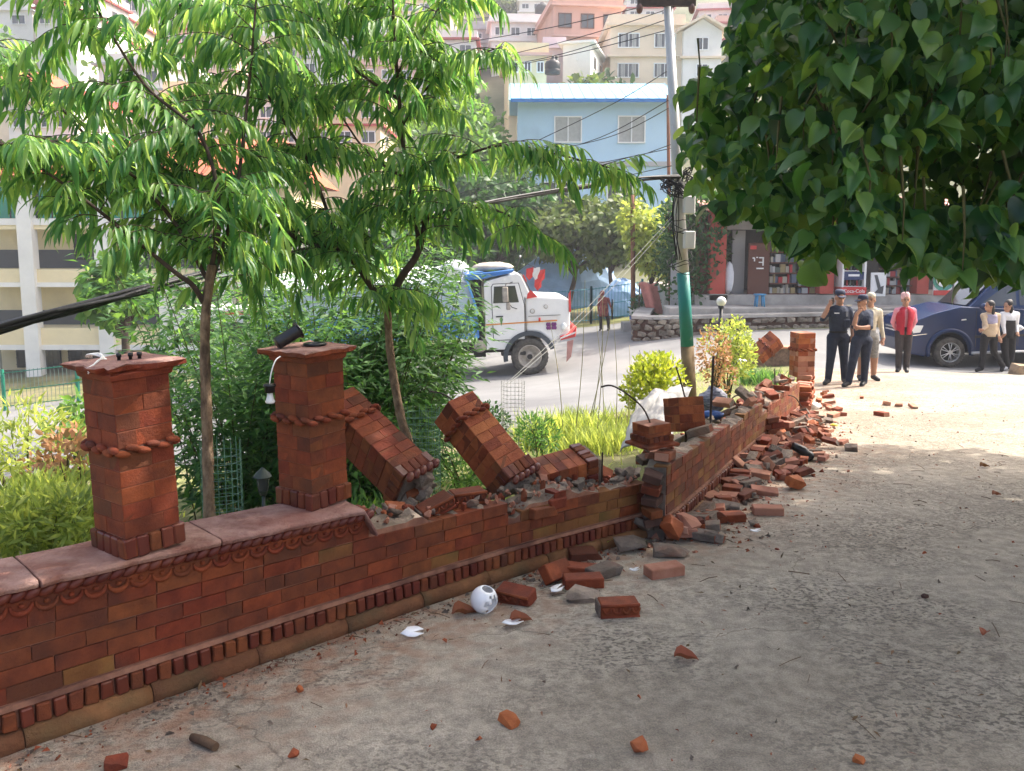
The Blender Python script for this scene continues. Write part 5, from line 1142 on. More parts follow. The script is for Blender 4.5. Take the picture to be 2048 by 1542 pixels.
    for i in range(nx + 1):
        for j in range(ny + 1):
            x = -1.6 - 5.7 * i / nx; y = W * j / ny; e = math.sin(math.pi * j / ny); z = 2.2 + .42 * e ** .6 * (1 - .25 * abs(i / nx - .35)) + .05 * math.sin(i * 1.3 + j) - (.0 if 0 < i < nx else .2); b.v.append((x, y + (-.05 if j == 0 else .05 if j == ny else 0), z if 0 < j < ny else 2.12 + .06 * math.sin(i * .9)))
    for i in range(nx):
        for j in range(ny): a = i * (ny + 1) + j; b.f.append((a, a + 1, a + ny + 2, a + ny + 1)); b.m.append(0); b.sm.append(True)
    b.build('tarpaulin', M_tarp, body)
    MB().ell((-2.0, .35, 2.52), (.42, .4, .25), 12, 8, jit=.05).build('white_bundle', M_tarp, body)
    wheel('wheel', t, (0, .10, 0), .52, .28, 'truck'); wheel('wheel', t, (0, W - .1, 0), .52, .28, 'truck')
    for x in (-4.6, -5.95):
        wheel('wheel', t, (x, .12, 0), .52, .5, 'truck'); wheel('wheel', t, (x, W - .12, 0), .52, .5, 'truck')
    # small flags on the cab corner
    for k, (x, z, m) in enumerate(((.0, 2.35, M_tred), (.18, 2.35, M_tw), (.32, 2.28, M_tred), (.22, 2.05, M_tred))):
        b = MB(); b.add([(x, .02, z + .1), (x + .2, -.02, z + .14), (x + .18, .03, z - .12), (x + .06, -.01, z - .22), (x - .02, .0, z - .1)], [(0, 1, 2, 3, 4)]); fl = b.build('flag', m, t, recalc=False); md = fl.modifiers.new('s', 'SOLIDIFY'); md.thickness = .006
    MB().tube([(-.25, .1, 2.4), (-.05, .05, 2.62), (.3, 0, 2.45)], .008, 5).build('flag_wire', M_chas, t); MB().ell((-.15, .1, 2.8), (.03, .03, .035), 8, 6).build('lamp_tip', M_tw, t); MB().tube([(-.3, .1, 2.4), (-.15, .1, 2.8)], .012, 5).build('aerial', M_chas, t)
truck()
# second vehicle mostly hidden behind the bamboo
def van():
    q = on(540, 25.5); v = thing('white_minibus', 'white vehicle with red roof marks half hidden behind bamboo', 'bus', tuple(q), math.radians(3))
    MB().prism([(-2.6, .45), (2.6, .45), (2.75, .7), (2.7, 1.35), (2.3, 2.25), (2.0, 2.38), (-2.5, 2.4), (-2.65, 2.2)], -.95, .95).build('body', M_tw, v, .06, 2)
    for k in range(4): MB().prism([(-2.4 + k * 1.1, 1.35), (-1.45 + k * 1.1, 1.35), (-1.45 + k * 1.1, 1.95), (-2.4 + k * 1.1, 1.95)], -.965, -.94).build('window', M_glass, v, .01)
    MB().prism([(-1.2, 2.2), (2.0, 2.2), (1.95, 2.3), (-1.2, 2.3)], -.96, -.94).build('red_lettering_band', M_tred, v)
    for x in (-1.7, 1.8): wheel('wheel', v, (x, -.85, .36), .36, .22, 'truck'); wheel('wheel', v, (x, .85, .36), .36, .22, 'truck')
van()
def suv():
    d = 20.2; q = on(1906, d); t = thing('suv', 'dark blue SUV parked at the path end, bonnet towards the men', 'car', (q.x, q.y, q.z + .37), 0)
    t.rotation_euler = (0, -math.atan2(Z(q.x + 2.65, q.y) - Z(q.x, q.y), 2.65), math.radians(-2)); W = 1.8
    ar = lambda cx: [(cx + .46 * math.cos(a), .46 * math.sin(a) + .02) for a in np.linspace(math.radians(180), math.radians(0), 14)]
    low = [(-.95, -.02), (-.62, -.1), (-.50, -.06)] + ar(0) + [(.5, -.06), (2.15, -.04)] + ar(2.65) + [(3.15, -.02), (3.5, .05), (3.55, .7), (3.5, .98), (1.9, 1.02), (.55, 1.1), (.25, 1.12), (-.35, .98), (-.85, .80), (-.96, .62), (-1.0, .3)]
    body = MB().prism(low, 0, W).build('body', M_suv, t, .06, 3, angle=.6)
    # cabin
    b = MB(); prof = [(.45, 1.08), (1.12, 1.72), (1.4, 1.78), (3.1, 1.76), (3.4, 1.6), (3.52, .98), (.5, 1.0)]
    n = len(prof); b.add([(x, .02 + (.16 if z > 1.3 else 0), z) for x, z in prof] + [(x, W - .02 - (.16 if z > 1.3 else 0), z) for x, z in prof], [tuple(range(n)), tuple(range(2 * n - 1, n - 1, -1))] + [(i + n, (i + 1) % n + n, (i + 1) % n, i) for i in range(n)]); b.build('cabin', M_suv, t, .05, 2)
    def side(name, poly, m, y=-.006, th=.03, par=t):
        b = MB(); n = len(poly); f = lambda z: .02 + .16 * max(0, min(1, (z - 1.02) / .68)) if z > 1.02 else 0
        b.add([(x, f(z) + y, z) for x, z in poly] + [(x, f(z) + y + th, z) for x, z in poly], [tuple(range(n)), tuple(range(2 * n - 1, n - 1, -1))] + [(i + n, (i + 1) % n + n, (i + 1) % n, i) for i in range(n)]); return b.build(name, m, par, recalc=True)
    side('side_window', [(.72, 1.10), (1.6, 1.12), (1.6, 1.66), (1.2, 1.66)], M_glass); side('side_window', [(1.68, 1.12), (2.6, 1.12), (2.6, 1.66), (1.68, 1.66)], M_glass)
    b = MB(); b.add([(.47, .2, 1.12), (.47, W - .2, 1.12), (1.10, W - .25, 1.735), (1.10, .25, 1.735)], [(0, 1, 2, 3)]); o = b.build('windscreen', M_glass, t, recalc=False); o.location = (-.015, 0, .02)
    for dx in (.62, 1.64): side('door_gap', [(dx, .12), (dx + .012, .12), (dx + .012, 1.02), (dx, 1.02)], M_chas, -.003, .01)
    side('door_handle', [(1.35, .86), (1.55, .86), (1.55, .90), (1.35, .90)], M_suv, -.03, .03); side('side_moulding', [(.6, .34), (2.1, .36), (2.1, .42), (.6, .40)], M_chas, -.012, .02)
    b = MB(); b.tube([(.53 * math.cos(a), -.01, .53 * math.sin(a) + .02) for a in np.linspace(math.radians(-12), math.radians(192), 20)], .055, 8); b.build('fender_flare', M_suv, t)
    hl = MB().prism([(-.97, .48), (-.72, .50), (-.64, .68), (-.9, .69)], -.012, .3).build('headlight', M_lens, t, .015); MB().prism([(-.97, .48), (-.72, .50), (-.64, .68), (-.9, .69)], W - .3, W + .012).build('headlight', M_lens, t, .015)
    side('indicator', [(.26, .78), (.38, .79), (.37, .82), (.27, .81)], M_lens, -.02, .03); side('bumper_line', [(-.98, .42), (-.56, .46), (-.56, .475), (-.98, .44)], M_chrome, -.008, .02)
    b = MB()
    for z in (.5, .58): b.box((-1.0, W / 2, z), (.03, .9, .04))
    b.build('grille', M_chrome, t)
    b = MB(); b.ell((.72, -.14, 1.12), (.09, .12, .09), 10, 7); b.build('wing_mirror', M_suv, t); b = MB(); b.tube([(.5, -.08, -.02), (2.15, -.08, -.0)], .035, 8); b.build('side_step', M_alloy, t)
    b = MB(); b.box((1.3, W / 2, .05), (3.6, W * .8, .2)); b.build('underbody', M_chas, t)
    for x in (0, 2.65): wheel('wheel', t, (x, .07, 0), .37, .24, 'car'); wheel('wheel', t, (x, W - .07, 0), .37, .24, 'car')
suv()
# ------------------------------------------------------------------ people: one continuous body each
M_skin = mat('skin', (.36, .19, .12), .55, .08, 6); M_navy = mat('navy_uniform', (.018, .026, .05), .85, .25, 12, .4, 9); M_navy2 = mat('navy_trousers', (.014, .02, .04), .85, .25, 10, .4, 9)
M_shoe = mat('black_leather', (.012, .011, .011), .5, .1, 6); M_hair = mat('black_hair', (.012, .009, .008), .5, .2, 20, .2, 60, stretch=(1, 1, .2)); M_redv = mat('red_waistcoat', (.36, .012, .03), .85, .15, 10, .4, 9)
M_pink = mat('pink_shirt', (.62, .24, .30), .85, .1, 10, .4, 9); M_dtr = mat('charcoal_trousers', (.035, .028, .028), .85, .2, 10, .4, 9); M_cream = mat('cream_cloth', (.55, .48, .36), .85, .12, 10, .4, 9)
M_khaki = mat('grey_print_cloth', (.24, .23, .21), .9, .3, 30, .4, 9); M_bk = mat('black_cloth', (.014, .013, .014), .85, .2, 10, .4, 9); M_wsh = mat('white_cloth', (.72, .72, .74), .85, .06, 8, .4, 9); M_beige = mat('beige_jacket', (.50, .38, .26), .85, .1, 10, .4, 9)
M_lav = mat('lavender_hood', (.30, .28, .38), .85, .1, 10, .2, 16); M_shawl = mat('maroon_shawl', (.22, .045, .04), .9, .3, 8, .2, 10, col2=(.42, .12, .10)); M_topi = mat('pink_topi_cloth', (.62, .30, .30), .85, .25, 40, .05, 20, col2=(.75, .5, .48)); M_capm = mat('navy_cap_cloth', (.02, .026, .055), .8, .2, 12)
def person(label, px, d, H, J, mats, fingers=True, kids=None, seed=1, dz=0, name='person', bulk=1.0):
    """J: joints in units of body height with x to picture side, y away from camera, z up. mats: torso, arm_u, arm_l, leg, shin, shoe, head, hand"""
    q = on(px, d); root = thing(name, label, 'person', (q.x, q.y, q.z + dz))
    V = {k: Vector(v) * H for k, v in J.items()}; segs = []
    def cap(a, b, ra, rb, m, flat=1, ax=None): segs.append((V[a] if isinstance(a, str) else a, V[b] if isinstance(b, str) else b, ra * H, rb * H, m, flat))
    cap('pelvis', 'waist', .078 * min(bulk, 1.1), .072 * bulk, mats[3], .72); cap('waist', 'chest', .076 * bulk, .088 * bulk, mats[0], .72); cap('chest', 'neck', .088 * bulk, .035, mats[0], .7); cap('chest', 'shL', .066, .04, mats[0]); cap('chest', 'shR', .066, .04, mats[0]); cap('neck', 'shL', .026, .034, mats[0]); cap('neck', 'shR', .026, .034, mats[0])
    cap('neck', 'head', .034, .036, mats[6])
    for s in 'LR':
        cap('sh' + s, 'el' + s, .04, .03, mats[1]); cap('el' + s, 'wr' + s, .028, .019, mats[2]); cap('wr' + s, 'ha' + s, .02, .021, mats[7])
        lb = min(bulk, 1.06); cap('hip' + s, 'kn' + s, .060 * lb, .046, mats[3]); cap('kn' + s, 'an' + s, .045, .036 if mats[4] is not M_skin else .028, mats[4]); cap('pelvis', 'hip' + s, .068 * lb, .060 * lb, mats[3]); cap('an' + s, 'to' + s, .033, .026, mats[5]); cap('an' + s, V['an' + s] + Vector((0, 0, -.012)), .03, .03, mats[5])
    b = MB()
    def capsule(a, e, ra, rb, flat=1):
        ax = (e - a); L = ax.length; n = 12; ax = ax.normalized() if L > 1e-6 else Vector((0, 0, 1))
        pts = []; rs = []
        for w in np.linspace(-90, 0, 5): pts.append(a + ax * ra * math.sin(math.radians(w))); rs.append(max(.002, ra * math.cos(math.radians(w))))
        for w in np.linspace(0, 90, 5): pts.append(e + ax * rb * math.sin(math.radians(w))); rs.append(max(.002, rb * math.cos(math.radians(w))))
        up = Vector((0, 1, 0)) if abs(ax.y) < .8 else Vector((0, 0, 1)); x = up.cross(ax).normalized(); y = ax.cross(x).normalized(); vs = []
        for p, r in zip(pts, rs):
            for j in range(n): w = 2 * math.pi * j / n; o = x * math.cos(w) * r + y * math.sin(w) * r * flat; vs.append(p + o)
        k = len(pts); b.add(vs, [(i * n + j, i * n + (j + 1) % n, (i + 1) * n + (j + 1) % n, (i + 1) * n + j) for i in range(k - 1) for j in range(n)] + [tuple(range(n - 1, -1, -1)), tuple(range((k - 1) * n, k * n))], smooth=True)
    for a, e, ra, rb, m, fl in segs: capsule(a, e, ra, rb, fl)
    hd = V['head']; look = Vector(J['look']).normalized(); upv = Vector((0, 0, 1)); sd = look.cross(upv).normalized(); HM = basis(hd, sd, look, upv)
    h = H
    b.ell((0, 0, .035 * h), (.046 * h, .058 * h, .060 * h), 16, 12, M=HM); b.ell((0, .012 * h, -.012 * h), (.036 * h, .044 * h, .042 * h), 14, 10, M=HM); b.ell((0, .058 * h, .008 * h), (.010 * h, .016 * h, .018 * h), 8, 6, M=HM)
    for s in (-1, 1): b.ell((s * .048 * h, -.004 * h, .012 * h), (.009 * h, .014 * h, .020 * h), 8, 6, M=HM)
    b.ell((0, .045 * h, -.028 * h), (.02 * h, .014 * h, .009 * h), 8, 6, M=HM)
    tmp = bpy.data.objects.new('tmp', b.mesh('tmp', M_skin)); C.objects.link(tmp); md = tmp.modifiers.new('r', 'REMESH'); md.mode = 'VOXEL'; md.voxel_size = .0135; md.use_smooth_shade = True; ms = tmp.modifiers.new('s', 'SMOOTH'); ms.factor = .5; ms.iterations = 2
    dg = bpy.context.evaluated_depsgraph_get(); me = bpy.data.meshes.new_from_object(tmp.evaluated_get(dg)); bpy.data.objects.remove(tmp); me.name = 'body'; me.materials.clear()
    allm = []
    for m in [s[4] for s in segs] + [M_skin]:
        if m not in allm: allm.append(m)
    for m in allm: me.materials.append(m)
    n = len(me.polygons); ce = np.zeros(n * 3); me.polygons.foreach_get('center', ce); ce = ce.reshape(-1, 3); best = np.full(n, 1e9); mi = np.zeros(n, int)
    for a, e, ra, rb, m, fl in segs + [(hd + Vector((0, 0, -.02 * h)), hd + Vector((0, 0, .05 * h)), .055 * h, .055 * h, mats[6], 1)]:
        A = np.array(a); B = np.array(e); ab = B - A; t = np.clip(((ce - A) @ ab) / max(1e-9, ab @ ab), 0, 1); dist = np.linalg.norm(ce - (A + t[:, None] * ab), axis=1) - (ra / h * (1 - t) + rb / h * t) * h; k = dist < best; best[k] = dist[k]; mi[k] = allm.index(m)
    me.polygons.foreach_set('material_index', mi.astype(np.int32)); me.polygons.foreach_set('use_smooth', np.ones(n, bool)); me.update()
    bo = bpy.data.objects.new('body', me); C.objects.link(bo); bo.parent = root
    if fingers:
        for s in 'LR':
            ha, wr = V['ha' + s], V['wr' + s]; ax = (ha - wr).normalized(); side = ax.cross(Vector((.3, -1, .2))).normalized(); cu = side.cross(ax).normalized(); f = MB()
            for k in range(4): o = ha + side * (k - 1.5) * .011 * h + ax * .008 * h; L = (.030, .034, .032, .025)[k] * h; f.tube([o, o + ax * L * .5 + cu * .004 * h, o + ax * L * .9 + cu * .014 * h], [.0062 * h, .0056 * h, .0045 * h], 6)
            o = ha - side * .018 * h - ax * .012 * h; f.tube([o, o - side * .012 * h + ax * .014 * h, o - side * .014 * h + ax * .03 * h + cu * .004 * h], [.0068 * h, .0062 * h, .005 * h], 6); f.build('fingers', M_skin, root)
    e = MB()
    for s in (-1, 1): e.ell((s * .018 * h, .0535 * h, .022 * h), (.008 * h, .005 * h, .0045 * h), 8, 6, M=HM)
    e.build('eyes', M_bk, root)
    e = MB()
    for s in (-1, 1): e.box((s * .018 * h, .054 * h, .033 * h), (.02 * h, .006 * h, .004 * h), M=HM)
    e.build('eyebrows', M_hair, root)
    if kids: kids(root, V, HM, h)
    return root
BASEJ = dict(pelvis=(0, 0, .52), waist=(0, 0, .60), chest=(0, 0, .74), neck=(0, 0, .835), head=(0, -.005, .905), shL=(-.102, 0, .79), shR=(.102, 0, .79), elL=(-.135, .01, .63), elR=(.135, .01, .63), wrL=(-.14, -.02, .48), wrR=(.14, -.02, .48), haL=(-.14, -.03, .445), haR=(.14, -.03, .445),
             hipL=(-.055, 0, .50), hipR=(.055, 0, .50), knL=(-.07, -.01, .285), knR=(.07, -.01, .285), anL=(-.08, .01, .045), anR=(.08, .01, .045), toL=(-.10, -.075, .022), toR=(.10, -.075, .022), look=(0, -1, 0))
def JJ(**k): j = dict(BASEJ); j.update(k); return j
def hairmesh(HM, h, full=1.0, m=None):
    b = MB(); b.ell((0, -.010 * h, .045 * h), (.051 * h * full, .060 * h * full, .058 * h * full), 14, 10, M=HM); return b
def police_cap(root, V, HM, h):
    b = MB(); b.lathe([(.0, .052), (.03, .050), (.047, .04), (.052, .022), (.052, .0), (.0, .0)], 20, M=HM @ Matrix.Translation((0, -.004 * h, .052 * h)) @ Matrix.Scale(h * 1.04, 4)); c = b.build('cap', M_capm, root)
    b = MB(); b.prism([(-.045, .03), (.045, .03), (.04, .075), (.02, .092), (-.02, .092), (-.04, .075)], 0, .006, 'z', M=HM @ Matrix.Translation((0, 0, .053 * h)) @ Matrix.Rotation(-.2, 4, 'X') @ Matrix.Scale(h, 4)); b.build('peak', M_capm, c)
    hb = MB(); hb.lathe([(.0515, .0), (.053, -.006), (.05, -.022), (.047, -.03)], 20, M=HM @ Matrix.Translation((0, -.012 * h, .052 * h)) @ Matrix.Scale(h, 4)); 
    k = MB(); k.ell((0, -.022 * h, .028 * h), (.048 * h, .046 * h, .045 * h), 12, 8, M=HM); k.build('hair', M_hair, root)
def off1(root, V, HM, h):
    police_cap(root, V, HM, h)
    b = MB(); b.box((.055 * h, -.07 * h, .655 * h), (.07 * h, .03 * h, .085 * h)); b.build('chest_pouch', M_navy, root, .008)
    b = MB(); b.box((-.05 * h, -.068 * h, .765 * h), (.05 * h, .01 * h, .01 * h)); b.build('name_tape', M_wsh, root)
    b = MB(); b.box((.055 * h, -.072 * h, .755 * h), (.018 * h, .01 * h, .05 * h)); b.build('radio_badge', M_alloy, root)
    for s in (-1, 1): bb = MB(); bb.box((s * .1 * h, 0, .842 * h), (.05 * h, .03 * h, .008 * h), M=Matrix.Rotation(0, 4, 'Y')); bb.build('shoulder_strap', M_cream, root)
    b = MB(); b.box(tuple(V['haL'] + Vector((.022, .0, .03))), (.02, .07, .13)); b.build('mobile_phone', M_black, root, .005)
    b = MB(); b.tube([(.085 * h * math.cos(a), .063 * h * math.sin(a), .565 * h) for a in np.linspace(0, 2 * math.pi, 20)], .012 * h, 6); b.build('belt', M_bk, root)
person('police officer in navy uniform and cap holding a phone to his ear', 1680, 15.3, 1.76, JJ(elL=(-.185, -.03, .70), wrL=(-.135, -.045, .835), haL=(-.105, -.045, .875), elR=(.15, .01, .64), wrR=(.145, -.03, .50), haR=(.142, -.035, .455), knL=(-.075, -.02, .285), anL=(-.085, .0, .045), toL=(-.14, -.06, .02), anR=(.10, .02, .045), toR=(.09, -.06, .02), look=(-.05, -1, -.15)),
       (M_navy, M_navy, M_skin, M_navy2, M_navy2, M_shoe, M_skin, M_skin), kids=off1, bulk=1.28)
def off2(root, V, HM, h): police_cap(root, V, HM, h)
person('police officer in navy cap with folded arm and hand at mouth', 1728, 14.9, 1.68, JJ(head=(-.02, -.02, .9), elL=(-.13, -.09, .665), wrL=(-.115, -.11, .80), haL=(-.075, -.105, .84), elR=(.03, -.13, .66), wrR=(-.07, -.14, .655), haR=(-.11, -.125, .66), knL=(-.10, -.04, .29), anL=(-.12, .0, .045), toL=(-.19, -.045, .02), hipL=(-.06, -.02, .5), knR=(.05, .0, .285), anR=(.07, .05, .045), toR=(.02, -.01, .02), look=(-.95, -.35, -.05), shL=(-.075, -.05, .80), shR=(.085, .03, .80)),
       (M_navy, M_navy, M_skin, M_navy2, M_navy2, M_shoe, M_skin, M_skin), kids=off2, bulk=1.2)
def k3(root, V, HM, h): b = MB(); b.lathe([(0, .06), (.03, .055), (.046, .03), (.052, 0), (0, 0)], 16, M=HM @ Matrix.Translation((0, 0, .05 * h)) @ Matrix.Scale(h, 4)); b.build('hat', M_cream, root)
person('man in cream shirt and shorts standing half hidden behind the folded-arm officer', 1742, 15.9, 1.70, JJ(look=(-.6, -.8, 0), elR=(.14, .02, .63), wrR=(.165, -.01, .49)), (M_cream, M_cream, M_cream, M_khaki, M_skin, M_shoe, M_skin, M_skin), kids=k3)
def k4(root, V, HM, h):
    b = MB(); b.lathe([(.053, -.004), (.054, .03), (.048, .062), (.036, .074), (0, .078)], 18, M=HM @ Matrix.Translation((.004 * h, -.006 * h, .045 * h)) @ Matrix.Rotation(.12, 4, 'Y') @ Matrix.Scale(h, 4)); b.build('topi_hat', M_topi, root)
    b = MB(); k = MB(); k.ell((0, -.022 * h, .024 * h), (.048 * h, .044 * h, .045 * h), 12, 8, M=HM); k.build('hair', M_hair, root)
    b = MB(); rings = [(.49, .098, .078), (.56, .094, .074), (.64, .10, .076), (.71, .118, .084), (.77, .122, .075), (.81, .10, .06), (.84, .045, .045)]; n = 20
    for z, a, c in rings:
        for j in range(n): w = 2 * math.pi * j / n; b.v.append((a * h * math.cos(w), c * h * math.sin(w) - .004 * h, z * h))
    for i in range(len(rings) - 1):
        for j in range(n):
            if j == 14 : continue
            b.f.append((i * n + j, i * n + (j + 1) % n, (i + 1) * n + (j + 1) % n, (i + 1) * n + j)); b.m.append(0); b.sm.append(True)
    o = b.build('waistcoat', M_redv, root, recalc=False); md = o.modifiers.new('s', 'SOLIDIFY'); md.thickness = .008
person('man in red waistcoat, pink shirt and patterned cap, hands behind his back', 1812, 17.8, 1.70, JJ(elL=(-.125, .05, .64), wrL=(-.05, .10, .53), haL=(.0, .105, .52), elR=(.155, .04, .65), wrR=(.13, .09, .53), haR=(.09, .10, .52), anL=(-.045, 0, .045), anR=(.055, 0, .045), knL=(-.05, -.005, .285), knR=(.055, -.005, .285), toL=(-.085, -.06, .02), toR=(.03, -.08, .02), look=(-.3, -1, 0)),
       (M_pink, M_pink, M_pink, M_dtr, M_dtr, M_shoe, M_skin, M_skin), kids=k4)
def longhair(root, V, HM, h, L=.2):
    b = MB(); b.ell((0, -.012 * h, .044 * h), (.054 * h, .062 * h, .062 * h), 14, 10, M=HM); b.ell((0, -.045 * h, -.045 * h), (.05 * h, .032 * h, L * .5 * h), 12, 10, M=HM); b.build('hair', M_hair, root)
def jacket(root, V, h, m, z0, z1, a0, a1, nm='jacket', cx=0, cy=0):
    b = MB(); n = 18
    for i in range(7):
        t = i / 6; z = z0 + (z1 - z0) * t; a = a0 + (a1 - a0) * t
        for j in range(n): w = 2 * math.pi * j / n; r = 1 + .05 * math.sin(3 * w + i); b.v.append((cx * h + a * h * math.cos(w) * r, cy * h + a * .78 * h * math.sin(w) * r, z * h))
    for i in range(6):
        for j in range(n): b.f.append((i * n + j, i * n + (j + 1) % n, (i + 1) * n + (j + 1) % n, (i + 1) * n + j)); b.m.append(0); b.sm.append(True)
    o = b.build(nm, m, root, recalc=False); md = o.modifiers.new('s', 'SOLIDIFY'); md.thickness = .008
def k5(root, V, HM, h):
    longhair(root, V, HM, h, .17); jacket(root, V, h, M_beige, .50, .69, .098, .10); jacket(root, V, h, M_lav, .68, .81, .102, .085, 'hood')
person('woman in beige jacket with lavender hood walking past the dark blue car', 1984, 19.35, 1.68, JJ(head=(-.03, -.01, .905), elL=(-.09, -.07, .64), wrL=(-.155, -.1, .60), haL=(-.18, -.1, .60), elR=(.12, .03, .63), wrR=(.12, -.03, .50), knL=(-.08, -.02, .285), anL=(-.08, 0, .045), toL=(-.15, -.01, .02), knR=(.10, .03, .27), anR=(.26, .06, .07), toR=(.235, .04, .012), look=(-1, -.1, -.05)),
       (M_beige, M_beige, M_beige, M_bk, M_bk, M_shoe, M_skin, M_skin), kids=k5)
def k6(root, V, HM, h): longhair(root, V, HM, h, .15); jacket(root, V, h, M_bk, .46, .71, .092, .088, 'pinafore'); b = MB(); b.tube([V['elR'] + Vector((.05, -.02, -.02)), V['elR'] + Vector((.12, -.02, -.1))], [.04, .07], 8); b.build('plastic_bag', M_wsh, root)
person('woman in white top and black pinafore walking behind the beige jacket', 2022, 19.6, 1.70, JJ(head=(-.045, -.02, .895), elL=(-.10, -.04, .64), wrL=(-.10, -.09, .52), elR=(.115, .02, .64), wrR=(.10, -.05, .54), haR=(.09, -.07, .52), knL=(-.05, -.03, .285), anL=(.03, .01, .045), toL=(-.05, .0, .02), knR=(.08, .02, .28), anR=(.09, .04, .06), toR=(.03, .03, .015), look=(-.95, -.3, -.3)),
       (M_wsh, M_wsh, M_wsh, M_bk, M_bk, M_wsh, M_skin, M_skin), kids=k6)
def k7(root, V, HM, h):
    b = MB(); b.ell((0, -.012 * h, .038 * h), (.062 * h, .068 * h, .072 * h), 14, 10, M=HM); b.build('head_scarf', M_shawl, root); jacket(root, V, h, M_shawl, .36, .82, .125, .09, 'shawl')
    b = MB(); b.tube([V['haR'] + Vector((.03, 0, .35)), V['haR'] + Vector((.035, 0, -.1)), V['haR'] + Vector((.04, 0, -.45))], [.02, .05, .012], 8); b.build('folded_umbrella', M_bk, root)
person('stooped woman in maroon shawl and headscarf walking on the far roadside', 1208, 31.2, 1.52, JJ(head=(-.06, -.04, .89), neck=(-.03, -.02, .83), elR=(.15, -.02, .66), wrR=(.17, -.05, .58), haR=(.18, -.05, .56), anL=(-.07, 0, .045), anR=(.13, 0, .05), knR=(.11, 0, .28), look=(-.8, -.6, -.3)), (M_shawl, M_shawl, M_shawl, M_dtr, M_dtr, M_shoe, M_skin, M_skin), kids=k7)
# ------------------------------------------------------------------ buildings
def paint(n, c, v=.08): return mat('paint_' + n, c, .85, v, .6, .02, 8, dirt=(tuple(x * .6 for x in c), .5, .6, .35))
PA = dict(cream=paint('cream', (.78, .66, .42)), white=paint('white', (.76, .74, .70)), beige=paint('beige', (.74, .61, .46)), salmon=paint('salmon', (.60, .36, .29)), pink=paint('pink', (.68, .44, .37)), blue=paint('blue', (.46, .64, .78), .04), red=paint('red', (.45, .09, .08)), grey=paint('grey', (.40, .40, .40)), dgrey=paint('dark_grey', (.09, .095, .10)), lilac=paint('lilac', (.56, .47, .50)), brown=paint('brown', (.12, .05, .035)))
M_roofblue = mat('blue_tin_roof', (.22, .50, .66), .45, .05, .5, spec=.5); M_tile = mat('red_roof_tile', (.42, .12, .06), .85, .25, 3, .15, 20); M_ggl = mat('green_glass', (.03, .25, .17), .2, .2, .6, spec=.6); M_curt = mat('curtain', (.40, .40, .38), .9, .1, 6)
M_wfr = mat('window_frame_white', (.8, .8, .78), .6, .03, 3); M_bl2 = mat('deep_blue_trim', (.02, .16, .45), .5, .1, 2); M_dwin = glassmat('window_glass', (.045, .05, .055), .12); M_tank = mat('water_tank_black', (.02, .02, .022), .5, .1, 3); M_grey2 = mat('grey_panel', (.22, .215, .20), .85, .1, 2)
def window(parent, x, z, w, h, y=0, fm=None, pm=None, mull=1, curtain=False, grille=False):
    t = .07; b = MB(); yy = y - .04
    for dx in (-w / 2 + t / 2, w / 2 - t / 2): b.box((x + dx, yy, z), (t, .1, h))
    for k in range(mull): b.box((x - w / 2 + w * (k + 1) / (mull + 1), yy, z), (t * .8, .08, h - t))
    b.box((x, yy, z + h / 2 - t / 2), (w - 2 * t, .098, t)); b.box((x, yy, z - h / 2 + t / 2), (w - 2 * t, .098, t)); o = b.build('window', fm or M_wfr, parent)
    MB().box((x, y - .015, z), (w - t, .02, h - t)).build('pane', pm or M_dwin, o)
    if curtain:
        c = MB()
        for s in (-1, 1):
            for k in range(3): c.box((x + s * (w * .32 - k * w * .07), y - .03, z), (w * .055, .012, h - 2 * t))
        c.build('curtain', M_curt, o)
    if grille:
        g = MB()
        for k in range(9): g.box((x - w / 2 + w * (k + .5) / 9, y - .11, z), (.025, .02, h))
        for k in range(3): g.box((x, y - .125, z - h / 2 + h * (k + .5) / 3), (w, .02, .03))
        g.build('grille', M_chas, o)
    return o
